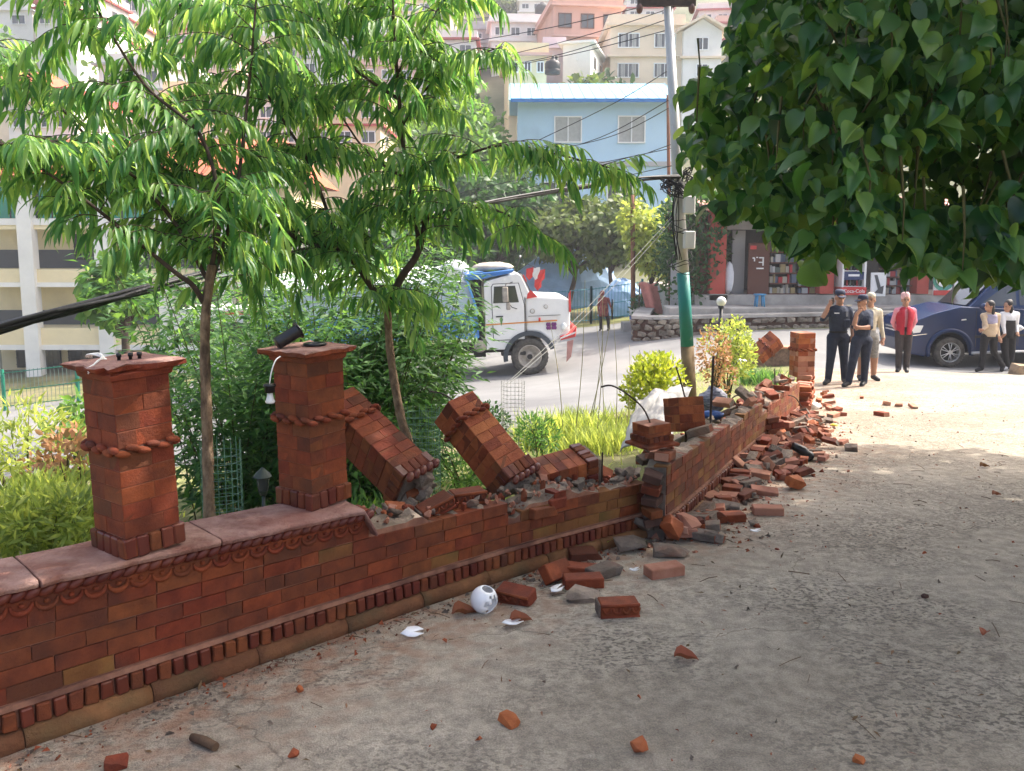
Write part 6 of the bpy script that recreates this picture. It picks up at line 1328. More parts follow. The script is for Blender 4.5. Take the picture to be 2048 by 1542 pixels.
def house(label, l, r, t, b, d, col, floors=2, nw=3, rz=0, dep=9, fm=None, trim=None, roof='flat', band=None, parapet=True, cat='house', group=None, curtain=False, balcony=False, ww=1.3, wh=1.3):
    pm, W = P((l + r) / 2, b, d), (r - l) / F * d; top = P((l + r) / 2, t, d).z; H = top - pm.z; g = min(Z(pm.x, d), Z(pm.x - W / 2, d + dep), pm.z) - 2
    root = thing('house', label, cat, (pm.x, d, pm.z), rz, group); m = PA[col]; ext = pm.z - g
    MB().box((0, dep / 2, (H - ext) / 2), (W, dep, H + ext)).build('wall', m, root)
    fh = H / floors
    for k in range(floors):
        zz = k * fh + fh * .52
        for i in range(nw): window(root, -W / 2 + W * (i + .5) / nw, zz, min(ww, W / nw * .6), min(wh, fh * .5), 0, fm, None, 1, curtain)
        for i in range(2):
            s = MB(); s.box((W / 2 + .02, dep * (.28 + .44 * i), zz), (.08, 1.1, min(1.2, fh * .45))); wv = s.build('window', fm or M_wfr, root); MB().box((W / 2 + .065, dep * (.28 + .44 * i), zz), (.02, .95, min(1.05, fh * .38))).build('pane', M_dwin, wv)
        if k: MB().box((0, dep / 2, k * fh), (W + .5, dep + .5, .14)).build('floor_slab', PA[trim] if trim else m, root)
        if balcony and k: MB().box((0, -.7, k * fh + .5), (W * .7, 1.3, .9)).build('balcony', PA[trim] if trim else m, root)
    if roof == 'flat':
        MB().box((0, dep / 2, H + .08), (W + .7, dep + .7, .16)).build('roof_slab', PA[trim] if trim else m, root)
        if parapet:
            for c, s in (((0, .0, H + .5), (W + .3, .12, .68)), ((0, dep, H + .5), (W + .3, .12, .68)), ((-W / 2 - .09, dep / 2, H + .5), (.12, dep - .14, .68)), ((W / 2 + .09, dep / 2, H + .5), (.12, dep - .14, .68))): MB().box(c, s).build('parapet', PA[band] if band else m, root)
    elif roof == 'gable':
        b2 = MB(); o = .5; rh = W * .32; b2.prism([(-W / 2 - o, H - .1), (0, H + rh), (W / 2 + o, H - .1), (W / 2 + o, H + .08), (0, H + rh + .18), (-W / 2 - o, H + .08)], -o, dep + o); b2.build('roof', PA[trim] if trim else M_tile, root); MB().prism([(-W / 2, H), (W / 2, H), (0, H + rh - .02)], .02, dep - .02).build('gable_wall', m, root)
    elif roof == 'hip':
        o = .6; rh = 1.6; MB().add([(-W / 2 - o, -o, H), (W / 2 + o, -o, H), (W / 2 + o, dep + o, H), (-W / 2 - o, dep + o, H), (-W / 4, dep / 2, H + rh), (W / 4, dep / 2, H + rh)], [(0, 1, 5, 4), (1, 2, 5), (2, 3, 4, 5), (3, 0, 4), (3, 2, 1, 0)]).build('roof', M_tile, root)
    return root, W, H
def tank(label, px, py, d, s=.55):
    q = P(px, py, d); b = MB(); b.lathe([(0, 0), (s, 0), (s, s * .5), (s * .94, s * .56), (s, s * .62), (s, s * 1.3), (s * .8, s * 1.6), (s * .35, s * 1.75), (s * .3, s * 1.9), (0, s * 1.9)], 18); tag(b.build('water_tank', M_tank, M=Matrix.Translation(q)), label, 'water tank')
house('beige two-storey house with white curtained windows above the blue roof', 1222, 1362, 52, 172, 64, 'beige', 2, 2, 0, 10, curtain=True, ww=1.7, wh=1.5)
house('pale gabled house wing beside the beige house, behind the pole', 1366, 1440, 62, 168, 63.5, 'white', 2, 1, 0, 9, roof='gable', trim='beige', ww=.9)
house('salmon pink house with dark windows behind the beige house', 1108, 1240, 14, 132, 73, 'salmon', 2, 3, .12, 10, trim='pink', fm=PA['brown'])
house('small bare white house block with lilac side', 1126, 1180, 88, 152, 60, 'white', 1, 0 + 1, -.25, 6, ww=.01, wh=.01, parapet=False)
house('low lilac house with a slatted window beside the white block', 1090, 1127, 98, 152, 62, 'lilac', 1, 1, 0, 6, ww=.6)
house('cream flat-roofed house just above the blue tin roof', 1018, 1092, 112, 158, 56, 'cream', 1, 3, .05, 7, ww=.8, trim='pink')
house('wide white house with roof railings left of the salmon house', 985, 1108, 46, 118, 82, 'white', 2, 4, .08, 12, ww=1.1)
house('grey roofed white house at the hilltop behind the wide one', 935, 1010, 60, 110, 86, 'grey', 2, 2, 0, 10)
house('pale house at top of the hill with dark tanks', 1040, 1110, -20, 46, 112, 'white', 3, 3, 0, 10)
house('white house with red bands right of the pole top', 1400, 1520, 20, 80, 98, 'white', 2, 4, -.1, 10, trim='red')
house('pink house below the red banded one, partly behind leaves', 1436, 1540, 48, 110, 88, 'pink', 2, 3, 0, 10, trim='red')
house('white and red house behind the crossarm', 1255, 1345, -10, 42, 105, 'white', 2, 3, 0, 10, trim='red')
house('cream house at the top edge above the crossarm', 1180, 1270, -60, 12, 125, 'cream', 3, 3, 0, 10)
house('pale house at the upper right beyond the leaves', 1360, 1480, -70, 8, 130, 'pink', 3, 4, 0, 10)
house('white house with red bands and small balcony, upper left', 72, 150, -30, 60, 75, 'white', 2, 2, -.08, 9, trim='red', balcony=True)
house('plain white tall house at the upper left corner', -40, 64, -60, 60, 78, 'white', 3, 2, .0, 9)
house('beige house with hipped tile roof, upper left', -30, 62, 168, 215, 58, 'beige', 1, 2, 0, 8, roof='hip')
house('white house with red painted parapet above the tile roof', 20, 150, 205, 275, 48, 'white', 1, 3, .0, 8, band='red')
FILL = [(150, 260, 40, 130, 85, 'cream'), (250, 370, -10, 80, 100, 'white'), (200, 330, 130, 230, 62, 'white'), (360, 470, 60, 150, 88, 'pink'), (340, 450, 190, 290, 55, 'cream'), (470, 590, -20, 70, 115, 'white'), (500, 600, 90, 170, 82, 'beige'), (590, 700, -30, 50, 120, 'lilac'),
        (600, 720, 70, 160, 78, 'white'), (700, 790, 10, 70, 105, 'white'), (720, 830, 90, 170, 75, 'pink'), (800, 900, 0, 60, 108, 'cream'), (830, 950, 80, 160, 76, 'white'), (900, 1000, -30, 40, 120, 'beige'), (470, 600, 200, 300, 56, 'white'), (620, 760, 200, 300, 54, 'cream'), (1000, 1060, -40, 20, 135, 'salmon'), (1520, 1640, -20, 70, 95, 'cream'), (1640, 1800, -40, 60, 100, 'white')]
def where(px, py): return ('upper ' if py < 60 else 'lower ') + ('slope above the cream building' if px < 330 else 'slope behind the slim tree' if px < 520 else 'slope behind the forked tree limb' if px < 720 else 'slope behind the forked tree stem' if px < 860 else 'slope beside the blue roof' if px < 1010 else 'slope by the hanging heart leaves')
for i, (l, r, t, b, d, c) in enumerate(FILL):
    tm = ['red', None, 'grey'][i % 3]; house('%s house%s on the %s' % (c, ' with %s slabs' % tm if tm else '', where((l + r) / 2, t)), l, r, t, b, d, c, 2, 3, [0, .12, -.1][i % 3], 9, group='hillside houses behind the leaves', trim=tm)
for a in (('black water tank on the wide white house', 1098, 62, 80, .7), ('black water tank beside the cream house', 1105, 148, 55, .5), ('black water tank left of the cream house', 1002, 128, 57, .5), ('dark water tank on the hilltop roof', 1085, 36, 100, .9)): tank(*a)
for i, (px, d, top, w) in enumerate(((1195, 62, 140, 7), (1165, 58, 150, 5), (20, 70, 40, 9), (520, 70, 150, 9), (700, 60, 190, 8), (300, 66, 110, 9), (880, 64, 150, 9), (1010, 120, -5, 8), (1490, 85, 90, 8), (420, 95, 40, 9))):
    tree(('dark', 'olive', 'bright green')[i % 3] + ' tree among houses on the ' + where(px, top), px, d, top, w, [M_dkgreen, M_olive, M_round][i % 3], 120 + i, 1100, .7, .2, group='trees among the hillside houses', tr=.2)
# blue house
bb, Wb, Hb = None, 0, 0
q = P(1188, 560, 47); zt = P(1188, 203, 47).z; Wb = (1340 - 1036) / F * 47; root = thing('blue_house', 'light blue house with sky-blue tin roof and two sliding windows', 'house', (q.x, 47, q.z), 0)
Hb = zt - q.z; MB().box((0, 5, Hb / 2 - 2), (Wb, 10, Hb + 4)).build('wall', PA['blue'], root)
zw = P(1136, 259, 47).z - q.z; window(root, P(1136, 259, 47).x - q.x, zw, 1.55, 1.45, 0, M_wfr, M_curt, 1); window(root, P(1263, 259, 47).x - q.x, zw, 1.55, 1.5, 0, M_wfr, M_curt, 1)
MB().box((0, -.06, P(1188, 328, 47).z - q.z), (Wb + .2, .14, .25)).build('floor_band', PA['grey'], root)
rf = MB(); rf.add([(-Wb / 2 - .5, -.8, Hb - .05), (Wb / 2 + .3, -.8, Hb - .05), (Wb / 2 + .3, 5, Hb + 1.9), (-Wb / 2 - .5, 5, Hb + 1.9), (-Wb / 2 - .5, 11, Hb), (Wb / 2 + .3, 11, Hb)], [(0, 1, 2, 3), (3, 2, 5, 4)]); ro = rf.build('roof', M_roofblue, root, recalc=False); md = ro.modifiers.new('s', 'SOLIDIFY'); md.thickness = .06
for k in range(17): x = -Wb / 2 - .4 + (Wb + .7) * k / 16; MB().tube([(x, -.78, Hb), (x, 4.98, Hb + 1.94)], .014, 5).build('roof_rib', M_roofblue, ro)
MB().box((0, -.82, Hb - .07), (Wb + .8, .06, .2)).build('fascia', M_bl2, root)
for k in range(2): window(root, (-2.2, 1.4)[k], zw - 3.6, 1.5, 1.5, 0, M_wfr, M_dwin, 1)
# cream school-like building
def school():
    d = 39; q = P(210, 760, d); xl, xr = P(-60, 500, d).x, P(560, 500, d).x; W = xr - xl; cx = (xl + xr) / 2
    root = thing('cream_building', 'cream three-storey building with white columns, grey dado and barred windows', 'building', (cx, d, Z(cx, d)), 0); z0 = root.location.z; zz = lambda py: P(0, py, d).z - z0
    MB().box((0, 5.8, zz(360) / 2 - 1), (W, 8, zz(360) + 2)).build('wall', PA['cream'], root)
    for a, b2 in ((437, 450), (565, 574), (690, 700)): MB().box((0, .9, (zz(a) + zz(b2)) / 2), (W, 1.82, zz(a) - zz(b2))).build('floor_slab', PA['white'], root)
    for a, b2 in ((538, 565), (656, 690), (450, 459)): MB().box((0, .12, (zz(a) + zz(b2)) / 2), (W - .02, .16, zz(a) - zz(b2) - .01)).build('parapet', PA['cream'], root)
    for a, b2 in ((500, 538), (626, 656)): MB().box((0, 1.78, (zz(a) + zz(b2)) / 2), (W - .04, .06, zz(a) - zz(b2))).build('dado', PA['dgrey'], root)
    for px in (-40, 55, 206, 330, 450, 545): x = P(px, 500, d).x - cx; MB().box((x, .06, zz(390) / 2 - .5), (.68, .5, zz(390) + 1)).build('column', PA['white'], root)
    for px in (150, 290, 400, 500):
        x = P(px, 500, d).x - cx; window(root, x, zz(494), 1.9, 1.25, 1.8, M_chas, M_dwin, 1, grille=True); window(root, x + .1, zz(612), 1.9, 1.35, 1.8, M_chas, M_dwin, 1, grille=True)
    for px in (20, 130, 270, 390, 500): x = P(px, 500, d).x - cx; w = MB().box((x, .3, (zz(372) + zz(436)) / 2), (2.5, .06, zz(372) - zz(436))).build('green_glazing', M_ggl, root); 
    for px in (20, 130, 270, 390, 500):
        x = P(px, 500, d).x - cx; b = MB()
        for k in range(5): b.box((x - 1.25 + k * .62, .25, (zz(372) + zz(436)) / 2), (.05, .05, zz(372) - zz(436)))
        b.build('glazing_bar', M_chas, root)
    MB().box((0, .25, zz(368)), (W + .4, .9, .25)).build('cornice', PA['white'], root)
    rb = MB(); rb.add([(-W / 2 - .6, -.5, zz(352)), (W / 2 + .6, -.5, zz(352)), (W / 2 - 1, 5.5, zz(250)), (-W / 2 + 1, 5.5, zz(250)), (W / 2 + .6, 11, zz(352)), (-W / 2 - .6, 11, zz(352))], [(0, 1, 2, 3), (3, 2, 4, 5), (1, 4, 2), (0, 3, 5)]); r2 = rb.build('roof', M_tile, root)
    for k in range(34):
        x = -W / 2 - .4 + (W + .8) * k / 33; MB().tube([(x, -.5, zz(352) + .05), (x * (W / 2 - 1) / (W / 2 + .6), 5.4, zz(250) + .02)], .07, 5).build('tile_row', M_tile, r2)
    for px in (20, 130, 290, 400): x = P(px, 500, d).x - cx; window(root, x, zz(725), 2.2, 1.0, 1.8, M_chas, M_dwin, 1, grille=True)
school()
# ------------------------------------------------------------------ shop terrace
SZ = P(1500, 590, 26.8).z; TZ = P(1500, 614, 25.9).z
tr = thing('shop_terrace', 'stepped concrete terrace in front of the roadside shops', 'terrace', (10, 26.5, Z(10, 26.5)))
adopt(MB().box((11.9, 31.6, (SZ - 3) / 2), (11.9, 9.6, SZ + 3)).build('shop_floor', M_conc), tr); adopt(MB().box((11.4, 26.25, (TZ - 3) / 2), (13.0, 1.1, TZ + 3)).build('step', M_conc, bev=.03), tr)
M_stone = mat('rubble_stone', (.15, .125, .095), .9, .35, 5, .2, 18, rnd=.3, col2=(.33, .28, .22))
def stonewall():
    rr = random.Random(8); root = thing('stone_wall', 'low rubble stone retaining wall with concrete cap along the road', 'wall', (7, 25.1, Z(7, 25.1))); inv = root.matrix_basis.inverted()
    pts = [(4.9, 30.5), (4.1, 27.2), (3.75, 25.5), (4.3, 25.1), (7.2, 25.15), (11, 25.15), (17.5, 25.1)]; stm = [chunkmesh('stone', (.3, .2, .19), M_stone, 60 + i, .45, 2) for i in range(6)]
    core = MB(); capm = MB()
    for a, b in zip(pts, pts[1:]):
        A, B = Vector(a), Vector(b); t = (B - A); L = t.length; t = t.normalized(); n = Vector((t.y, -t.x)); ang = math.atan2(t.y, t.x); ztop = lambda x, y: P(1500, 634, 25.1).z + .02 * (x - 7)
        k = int(L / .27)
        for i in range(k):
            p = A + t * (L * (i + .5) / k); zt = ztop(*p); zb = Z(*p) - .1; rows = max(1, int((zt - zb) / .165))
            core.box((p.x - n.x * .25, p.y - n.y * .25, (zt + zb) / 2 - .03), (L / k + .02, .5, zt - zb), Matrix.Identity(4) if True else None) if False else core.box((0, 0, 0), (L / k + .02, .44, zt - zb), TR((p.x - n.x * .25, p.y - n.y * .25, (zt + zb) / 2 - .03), (0, 0, ang)))
            capm.box((0, 0, 0), (L / k + .01, .55, .09), TR((p.x - n.x * .22, p.y - n.y * .22, zt + .02), (0, 0, ang)))
            for r in range(rows):
                if a[1] > 26 and rr.random() < .4: continue
                q = p + t * (rr.uniform(-.05, .05) + (.13 if r % 2 else 0)) ; place('stone', rr.choice(stm), inv @ TR((q.x + n.x * rr.uniform(-.03, .02), q.y + n.y * rr.uniform(-.03, .02), zb + (zt - zb) * (r + .5) / rows), (rr.uniform(-.2, .2), rr.uniform(-.2, .2), ang + rr.uniform(-.2, .2)), (rr.uniform(.8, 1.05), .9, rr.uniform(.8, 1))), root)
    adopt(core.build('mortar_core', M_darkm), root); adopt(capm.build('concrete_cap', M_conc), root)
stonewall()
def shop():
    d = 26.9; X = lambda px: P(px, 500, d).x; Zz = lambda py: P(1500, py, d).z
    root = thing('roadside_shop', 'row of roadside shops with red pillars, goods shelves and tin awning', 'shop', (X(1640), d, SZ)); o = Vector((X(1640), d, SZ))
    def bx(nm, pl, pr, pt, pb, y0, y1, m, par=root, bev=0):
        return MB().box(((X(pl) + X(pr)) / 2 - o.x, (y0 + y1) / 2, (Zz(pt) + Zz(pb)) / 2 - o.z), (X(pr) - X(pl), y1 - y0, Zz(pt) - Zz(pb)), None).build(nm, m, par, bev)
    bx('back_wall', 1420, 2100, 400, 590, 3.2, 3.4, PA['dgrey']); bx('lintel', 1453, 2100, 428, 459, .2, .35, M_grey2); bx('side_wall', 1405, 1424, 430, 590, .8, 3.2, PA['red'])
    M_redp = paint('shop_red', (.42, .075, .055), .2)
    for l, r, t in ((1421, 1453, 418), (1643, 1671, 430), (1838, 1862, 430), (2000, 2030, 430)): bx('pillar', l, r, t, 588, 0, .5, M_redp, bev=.01)
    bx('plinth_block', 1420, 1456, 588, 600, -.1, .5, M_conc)
    aw = MB(); aw.add([(X(1398) - o.x, -.9, Zz(420) - o.z), (X(2100) - o.x, -.9, Zz(432) - o.z), (X(2100) - o.x, 3.5, Zz(385) - o.z), (X(1405) - o.x, 3.5, Zz(375) - o.z)], [(0, 1, 2, 3)]); a = aw.build('tin_awning', mat('faded_red_tin', (.55, .28, .22), .6, .2, 1.5, .05, 8), root, recalc=False); md = a.modifiers.new('s', 'SOLIDIFY'); md.thickness = .05
    for k in range(24): x0 = X(1400) - o.x + k * .5; MB().tube([(x0, -.9, Zz(420) - o.z + .03 - k * .008), (x0, 3.5, Zz(376) - o.z + .03 - k * .008)], .035, 5).build('awning_rib', bpy.data.materials['faded_red_tin'], a)
    bx('partition', 1478, 1504, 460, 590, .8, .9, PA['grey'])
    dr = bx('door', 1503, 1546, 486, 590, .3, .38, PA['brown'], bev=.01); g = MB(); zc = Zz(525) - o.z; xc = X(1524) - o.x
    for (a1, b1, w, h) in ((-.17, .14, .07, .05), (-.06, .16, .06, .035), (.08, .15, .16, .04), (.13, .02, .045, .26), (.06, -.0, .14, .035), (.04, -.2, .24, .045), (-.14, .08, .04, .1)): g.box((xc + a1 * 1.05, .285, zc + b1), (w, .012, h))
    g.build('chalk_mark', M_wfr, dr); MB().box((X(1512) - o.x, .285, Zz(495) - o.z), (.2, .012, .12)).build('red_sticker', M_tred, dr)
    rr = random.Random(4); cols = [paint('g%d' % i, c) for i, c in enumerate(((.34, .04, .045), (.42, .38, .30), (.10, .13, .18), (.30, .24, .12), (.42, .42, .41), (.10, .12, .10)))]
    for l, r, t, b in ((1547, 1602, 505, 589), (1606, 1642, 528, 589), (1780, 1836, 520, 590)):
        cs = bx('shelf_case', l, r, t, b, .75, .8, M_chas)
        for k in range(5): py = t + (b - t) * k / 4; MB().box(((X(l) + X(r)) / 2 - o.x, .5, Zz(py) - o.z), (X(r) - X(l), .5, .035)).build('shelf', PA['brown'], cs)
        for k in range(4):
            x = X(l) - o.x + .03
            while x < X(r) - o.x - .08: w = rr.uniform(.05, .2); hh = (Zz(t) - Zz(b)) / 4 * rr.uniform(.5, .85); MB().box((x + w / 2, .42 + rr.uniform(-.05, .05), Zz(t + (b - t) * (k + 1) / 4) - o.z + hh / 2 + .02), (w - .01, .12, hh)).build('packet', rr.choice(cols), cs); x += w
    def text(s, size, par, loc, m, nm='lettering'):
        cu = bpy.data.curves.new('t', 'FONT'); cu.body = s; cu.size = size; cu.align_x = 'CENTER'; cu.align_y = 'CENTER'; cu.extrude = .004; tmp = bpy.data.objects.new('t', cu); C.objects.link(tmp); dg = bpy.context.evaluated_depsgraph_get(); me = bpy.data.meshes.new_from_object(tmp.evaluated_get(dg)); bpy.data.objects.remove(tmp); me.materials.clear(); me.materials.append(m)
        e = bpy.data.objects.new(nm, me); C.objects.link(e); e.parent = par; e.location = loc; e.rotation_euler = (math.pi / 2, 0, 0)
    # drinks fridge
    fx, fz = X(1706), SZ; fr = thing('drinks_fridge', 'drinks cooler with bottles and red base under the hanging leaves', 'fridge', (fx, d - .2, fz)); w = X(1728) - X(1684); H = 1.75
    for s in (-1, 1): MB().box((s * w / 2, .3, H / 2 + .14), (.06, .6, H)).build('side_panel', M_wfr, fr)
    MB().box((0, .58, H / 2 + .14), (w, .04, H)).build('back_panel', M_chas, fr); b = MB().box((0, .28, .13), (w + .1, .64, .26)).build('red_base', M_tred, fr, .02); text('Coca-Cola', .16, b, (0, -.045, .13), M_wfr)
    p = MB().box((0, .05, .62), (w - .05, .03, .26)).build('blue_panel', mat('panel_navy', (.03, .05, .13), .5, .1, 4), fr); MB().box((0, .03, .64), (w * .5, .01, .07)).build('white_lettering', M_wfr, p)
    MB().box((0, .28, H + .22), (w + .06, .62, .2)).build('header', M_tred, fr)
    for zr in (.28, .78, 1.1, 1.42):
        sh = MB().box((0, .3, zr), (w - .05, .5, .02)).build('shelf', M_wfr, fr)
        for k in range(6): MB().lathe([(0, .02), (.035, .02), (.035, .15), (.014, .21), (.014, .25), (0, .25)], 8, M=Matrix.Translation((-w / 2 + .09 + k * (w - .16) / 5, .18, zr - .01))).build('bottle', [M_tank, cols[0], cols[5]][k % 3], sh)
    def sign(label, l, r, t, b, y, fn):
        s = thing('shop_sign', label, 'sign', (X((l + r) / 2), d + y, Zz(b))); w, h = X(r) - X(l), Zz(t) - Zz(b); MB().box((0, 0, h / 2), (w, .05, h)).build('board', M_wfr, s); fn(s, w, h)
    def f1(s, w, h):
        MB().box((0, -.03, h * .07), (w, .02, h * .14)).build('red_band', M_tred, s); MB().lathe([(0, .0), (h * .27, .0), (h * .30, .01), (h * .3, .02)], 28, M=Matrix.Translation((0, -.03, h * .42)) @ Matrix.Rotation(math.pi / 2, 4, 'X')).build('round_emblem', M_ggl, s); MB().lathe([(0, .0), (h * .22, .0), (h * .22, .012)], 28, M=Matrix.Translation((0, -.045, h * .46)) @ Matrix.Rotation(math.pi / 2, 4, 'X')).build('emblem_centre', M_lens, s)
        for k in range(3): MB().box(((k - 1) * w * .24, -.032, h * .85), (w * .18, .02, h * .09)).build('red_lettering', M_tred, s)
    sign('white poster with a round dark emblem and red lettering', 1868, 1905, 520, 590, -.1, f1)
    sign('white sheet with red foot beside the round emblem poster', 1908, 1926, 545, 592, -.15, lambda s, w, h: MB().box((0, -.03, h * .13), (w, .02, h * .26)).build('red_band', M_tred, s))
    sign('white arrow-marked board between the cooler and the man', 1742, 1772, 545, 592, -.1, lambda s, w, h: MB().prism([(-w * .3, h * .9), (-w * .1, h * .9), (w * .15, h * .4), (w * .35, h * .45), (w * .3, h * .1), (-w * .25, h * .15), (-w * .02, h * .3)], -.04, -.026).build('arrow', PA['dgrey'], s))
    # sack hanging by the shop doorway, stool, low lamp
    b = MB(); b.ell((0, 0, .55), (.15, .1, .5), 14, 10, jit=.12); tag(b.build('plastic_sheet', M_tarp, M=Matrix.Translation((X(1463), d + .2, SZ))), 'crumpled clear plastic sheet hanging in the shop doorway', 'sheet')
    st = thing('plastic_stool', 'blue plastic stool on the shop terrace', 'stool', (X(1508), 26.1, TZ)); Mb = mat('stool_blue', (.06, .27, .50), .45, .05, 4)
    MB().lathe([(0, .40), (.19, .40), (.2, .385), (.18, .36), (0, .36)], 14, M=Matrix.Rotation(.4, 4, 'Z')).build('seat', Mb, st)
    for k in range(4): a1 = k * math.pi / 2 + .78; MB().tube([(math.cos(a1) * .13, math.sin(a1) * .13, .37), (math.cos(a1) * .17, math.sin(a1) * .17, 0)], .03, 6).build('leg', Mb, st)
shop()
q = on(1443, 14.2); gz = P(1443, 603, 14.2).z; gp = thing('globe_lamp', 'white globe lamp on a black stem rising from the shrubs', 'lamp', tuple(q)); MB().ell((0, 0, gz - q.z), (.085, .085, .085), 18, 12).build('globe', M_lens, gp); MB().lathe([(.05, gz - q.z - .12), (.055, gz - q.z - .07), (.03, gz - q.z - .06)], 12).build('collar', M_black, gp); MB().tube([(0, 0, 0), (0, 0, gz - q.z - .08)], .03, 8).build('stem', M_black, gp)
# metal gate and grey panel left of the shop
def plate(name, label, cat, l, r, t, b, d, m, ribs=0, ribm=None):
    p0, p1 = P(l, b, d), P(r, t, d); root = thing(name, label, cat, ((p0.x + p1.x) / 2, d, p0.z)); w, h = p1.x - p0.x, p1.z - p0.z; MB().box((0, 0, h / 2), (w, .06, h)).build('panel', m, root)
    for k in range(ribs): MB().box((0, -.045, h * (k + .5) / ribs), (w, .03, .05)).build('rail', ribm or m, root)
    return root
plate('metal_gate', 'brown metal gate between the pole and the red pillar', 'gate', 1396, 1421, 445, 606, 27.2, PA['brown'], 3); plate('sheet_panel', 'pale grey sheet panel behind the green-banded pole', 'panel', 1340, 1376, 525, 614, 27.0, mat('pale_sheet', (.36, .37, .38), .6, .1, 2), 4)
# low brick kerb wall at the far garden corner
kb = thing('kerb_wall', 'low mossy brick wall with pale cap at far garden corner', 'wall', (5.9, 19.7, Z(5.9, 19.7)), math.radians(4)); MB().box((0, 0, .2), (1.9, .25, .5)).build('brickwork', mat('old_dark_brick', (.16, .10, .07), .95, .4, 10, .3, 20), kb); MB().box((0, 0, .47), (2.0, .32, .05)).build('cap', M_dust, kb, .01)
# ------------------------------------------------------------------ roadside: pole, wires, fences, odds and ends
def pole():
    b = on(1387, 12.2); top = P(1333, -40, 12.2); root = thing('utility_pole', 'leaning grey steel utility pole with green painted foot', 'pole', tuple(b)); L = top - b
    f = lambda t: L * t; zf = (P(1370, 545, 12.2).z - b.z) / L.z
    MB().tube([f(zf), f(.6), f(1)], [.088, .075, .058], 14).build('shaft', mat('grey_steel_pole', (.40, .41, .41), .5, .12, 3, metal=.3, dirt=((.2, .15, .1), 3, .6, .5)), root); zg = (P(1382, 692, 12.2).z - b.z) / L.z; MB().tube([f(-.03), f(zg)], [.099, .0965], 14).build('bare_foot', mat('rusty_pole_foot', (.16, .11, .06), .9, .3, 6), root); MB().tube([f(zg), f(zf)], [.096, .091], 14).build('painted_foot', mat('pole_green', (.008, .16, .14), .5, .1, 4, dirt=((.4, .4, .38), 5, .66, .8)), root)
    for py in (410, 480): q = P(1378, py, 12.05) - b; MB().box(tuple(q), (.16, .14, .26)).build('meter_box', mat('meter_box_grey', (.5, .5, .48), .6, .08, 4), root, .015)
    ca = P(1333, 6, 12.15) - b; c = MB().box(tuple(ca), (.82, .07, .09)).build('crossarm', M_steel, root)
    for dx in (-.38, .36): MB().ell(tuple(ca + Vector((dx, 0, -.07))), (.05, .05, .08), 10, 8).build('insulator', mat('insulator_brown', (.14, .07, .06), .3, .1, 4), c) if dx < 0 else MB().ell(tuple(ca + Vector((dx, 0, -.07))), (.05, .05, .08), 10, 8).build('insulator', bpy.data.materials['insulator_brown'], c)
    r = random.Random(6); t = MB()
    for k in range(26):                                  # tangle of cable on the shaft
        z0 = P(1365, r.choice((350, 350, 345, 420, 500)), 12.2).z - b.z; p = f(z0 / L.z); a = [p + Vector((math.cos(w) * r.uniform(.1, .26), math.sin(w) * .12 - .05, r.uniform(-.12, .12) - .05 * i)) for i, w in enumerate(np.linspace(0, 6, 7))]; t.tube(smoothpath(a, 3), .007, 4, cap=False)
    for k in range(5): t.tube(smoothpath([P(1360 + r.uniform(-8, 8), 355, 12.1) - b, P(1352 + r.uniform(-10, 6), 430, 12.08) - b, P(1360 + r.uniform(-12, 4), 520, 12.08) - b], 4), .007, 4, cap=False)
    t.build('cable_tangle', M_wire, root)
pole()
def wire(label, pts, r, m=None, sm=6, group=None): o = MB().tube(smoothpath(pts, sm), r, 6, cap=False).build('overhead_wire', m or M_wire); return tag(o, label, 'wire', group)
cb = MB(); rr = random.Random(2)
for k in range(5):
    j = lambda s=.022: Vector((rr.uniform(-s, s), rr.uniform(-s, s), rr.uniform(-s, s)))
    cb.tube(smoothpath([P(-160, 712, 4.1) + j(), P(0, 656, 4.5) + j(), P(170, 612, 5.0) + j(), P(340, 566, 5.8) + j(), P(640, 488, 7.6) + j(), P(940, 412, 9.8) + j(), P(1240, 363, 11.6) + j(), P(1362, 352, 12.1) + j(.03)], 7), .017, 6, cap=False)
tag(cb.build('cable_bundle', M_wire), 'thick black cable bundle sagging from the pole across the trees', 'cable')
W_ = 'thin black wires running from the pole towards the trees'
for a in ([(1345, 288, 12.2), (1200, 338, 13.5), (1020, 385, 15), (860, 420, 17)], [(1345, 296, 12.2), (1220, 322, 13.5), (1080, 350, 15), (900, 390, 17)], [(1338, 200, 12.2), (1200, 275, 13), (1060, 310, 14.5), (880, 330, 16)], [(1340, 215, 12.2), (1230, 270, 13), (1100, 300, 14.5), (900, 330, 16)], [(1338, 140, 12.2), (1240, 200, 13), (1120, 260, 14), (960, 335, 16)],
          [(1300, 10, 12.2), (1150, 45, 13), (1010, 72, 14), (860, 95, 16)], [(1365, 8, 12.2), (1240, 50, 13), (1100, 90, 14), (880, 140, 16)], [(1330, 40, 12.2), (1200, 85, 13), (1080, 118, 14), (900, 150, 16)], [(1335, 60, 12.2), (1180, 100, 13.5), (1060, 125, 15), (950, 140, 16)], [(1350, 330, 12.2), (1260, 350, 13), (1100, 385, 14), (940, 415, 16)], [(1355, 345, 12.2), (1440, 352, 12.5), (1600, 340, 13), (1900, 280, 14)], [(1355, 352, 12.2), (1440, 362, 12.5), (1600, 360, 13), (1900, 330, 14)]):
    wire(W_, [P(*q) for q in a], .006, group='wires from the utility pole')
for dx in (0, 26): wire('pale stay wire slanting from the pole down to the roadside', [P(1346, 432 + dx * .3, 12.1), P(1180, 610 + dx * .5, 10.8), P(1012 + dx * .2, 768, 9.6)], .0035, M_galv, 3, 'stay wires of the pole')
rod('tall rusty pole standing by the pink cloth', [on(1268, 30.5), P(1265, 390, 30.5)], .085, mat('rust', (.20, .09, .05), .9, .3, 3), 'rusty_pole', 'pole', 8)
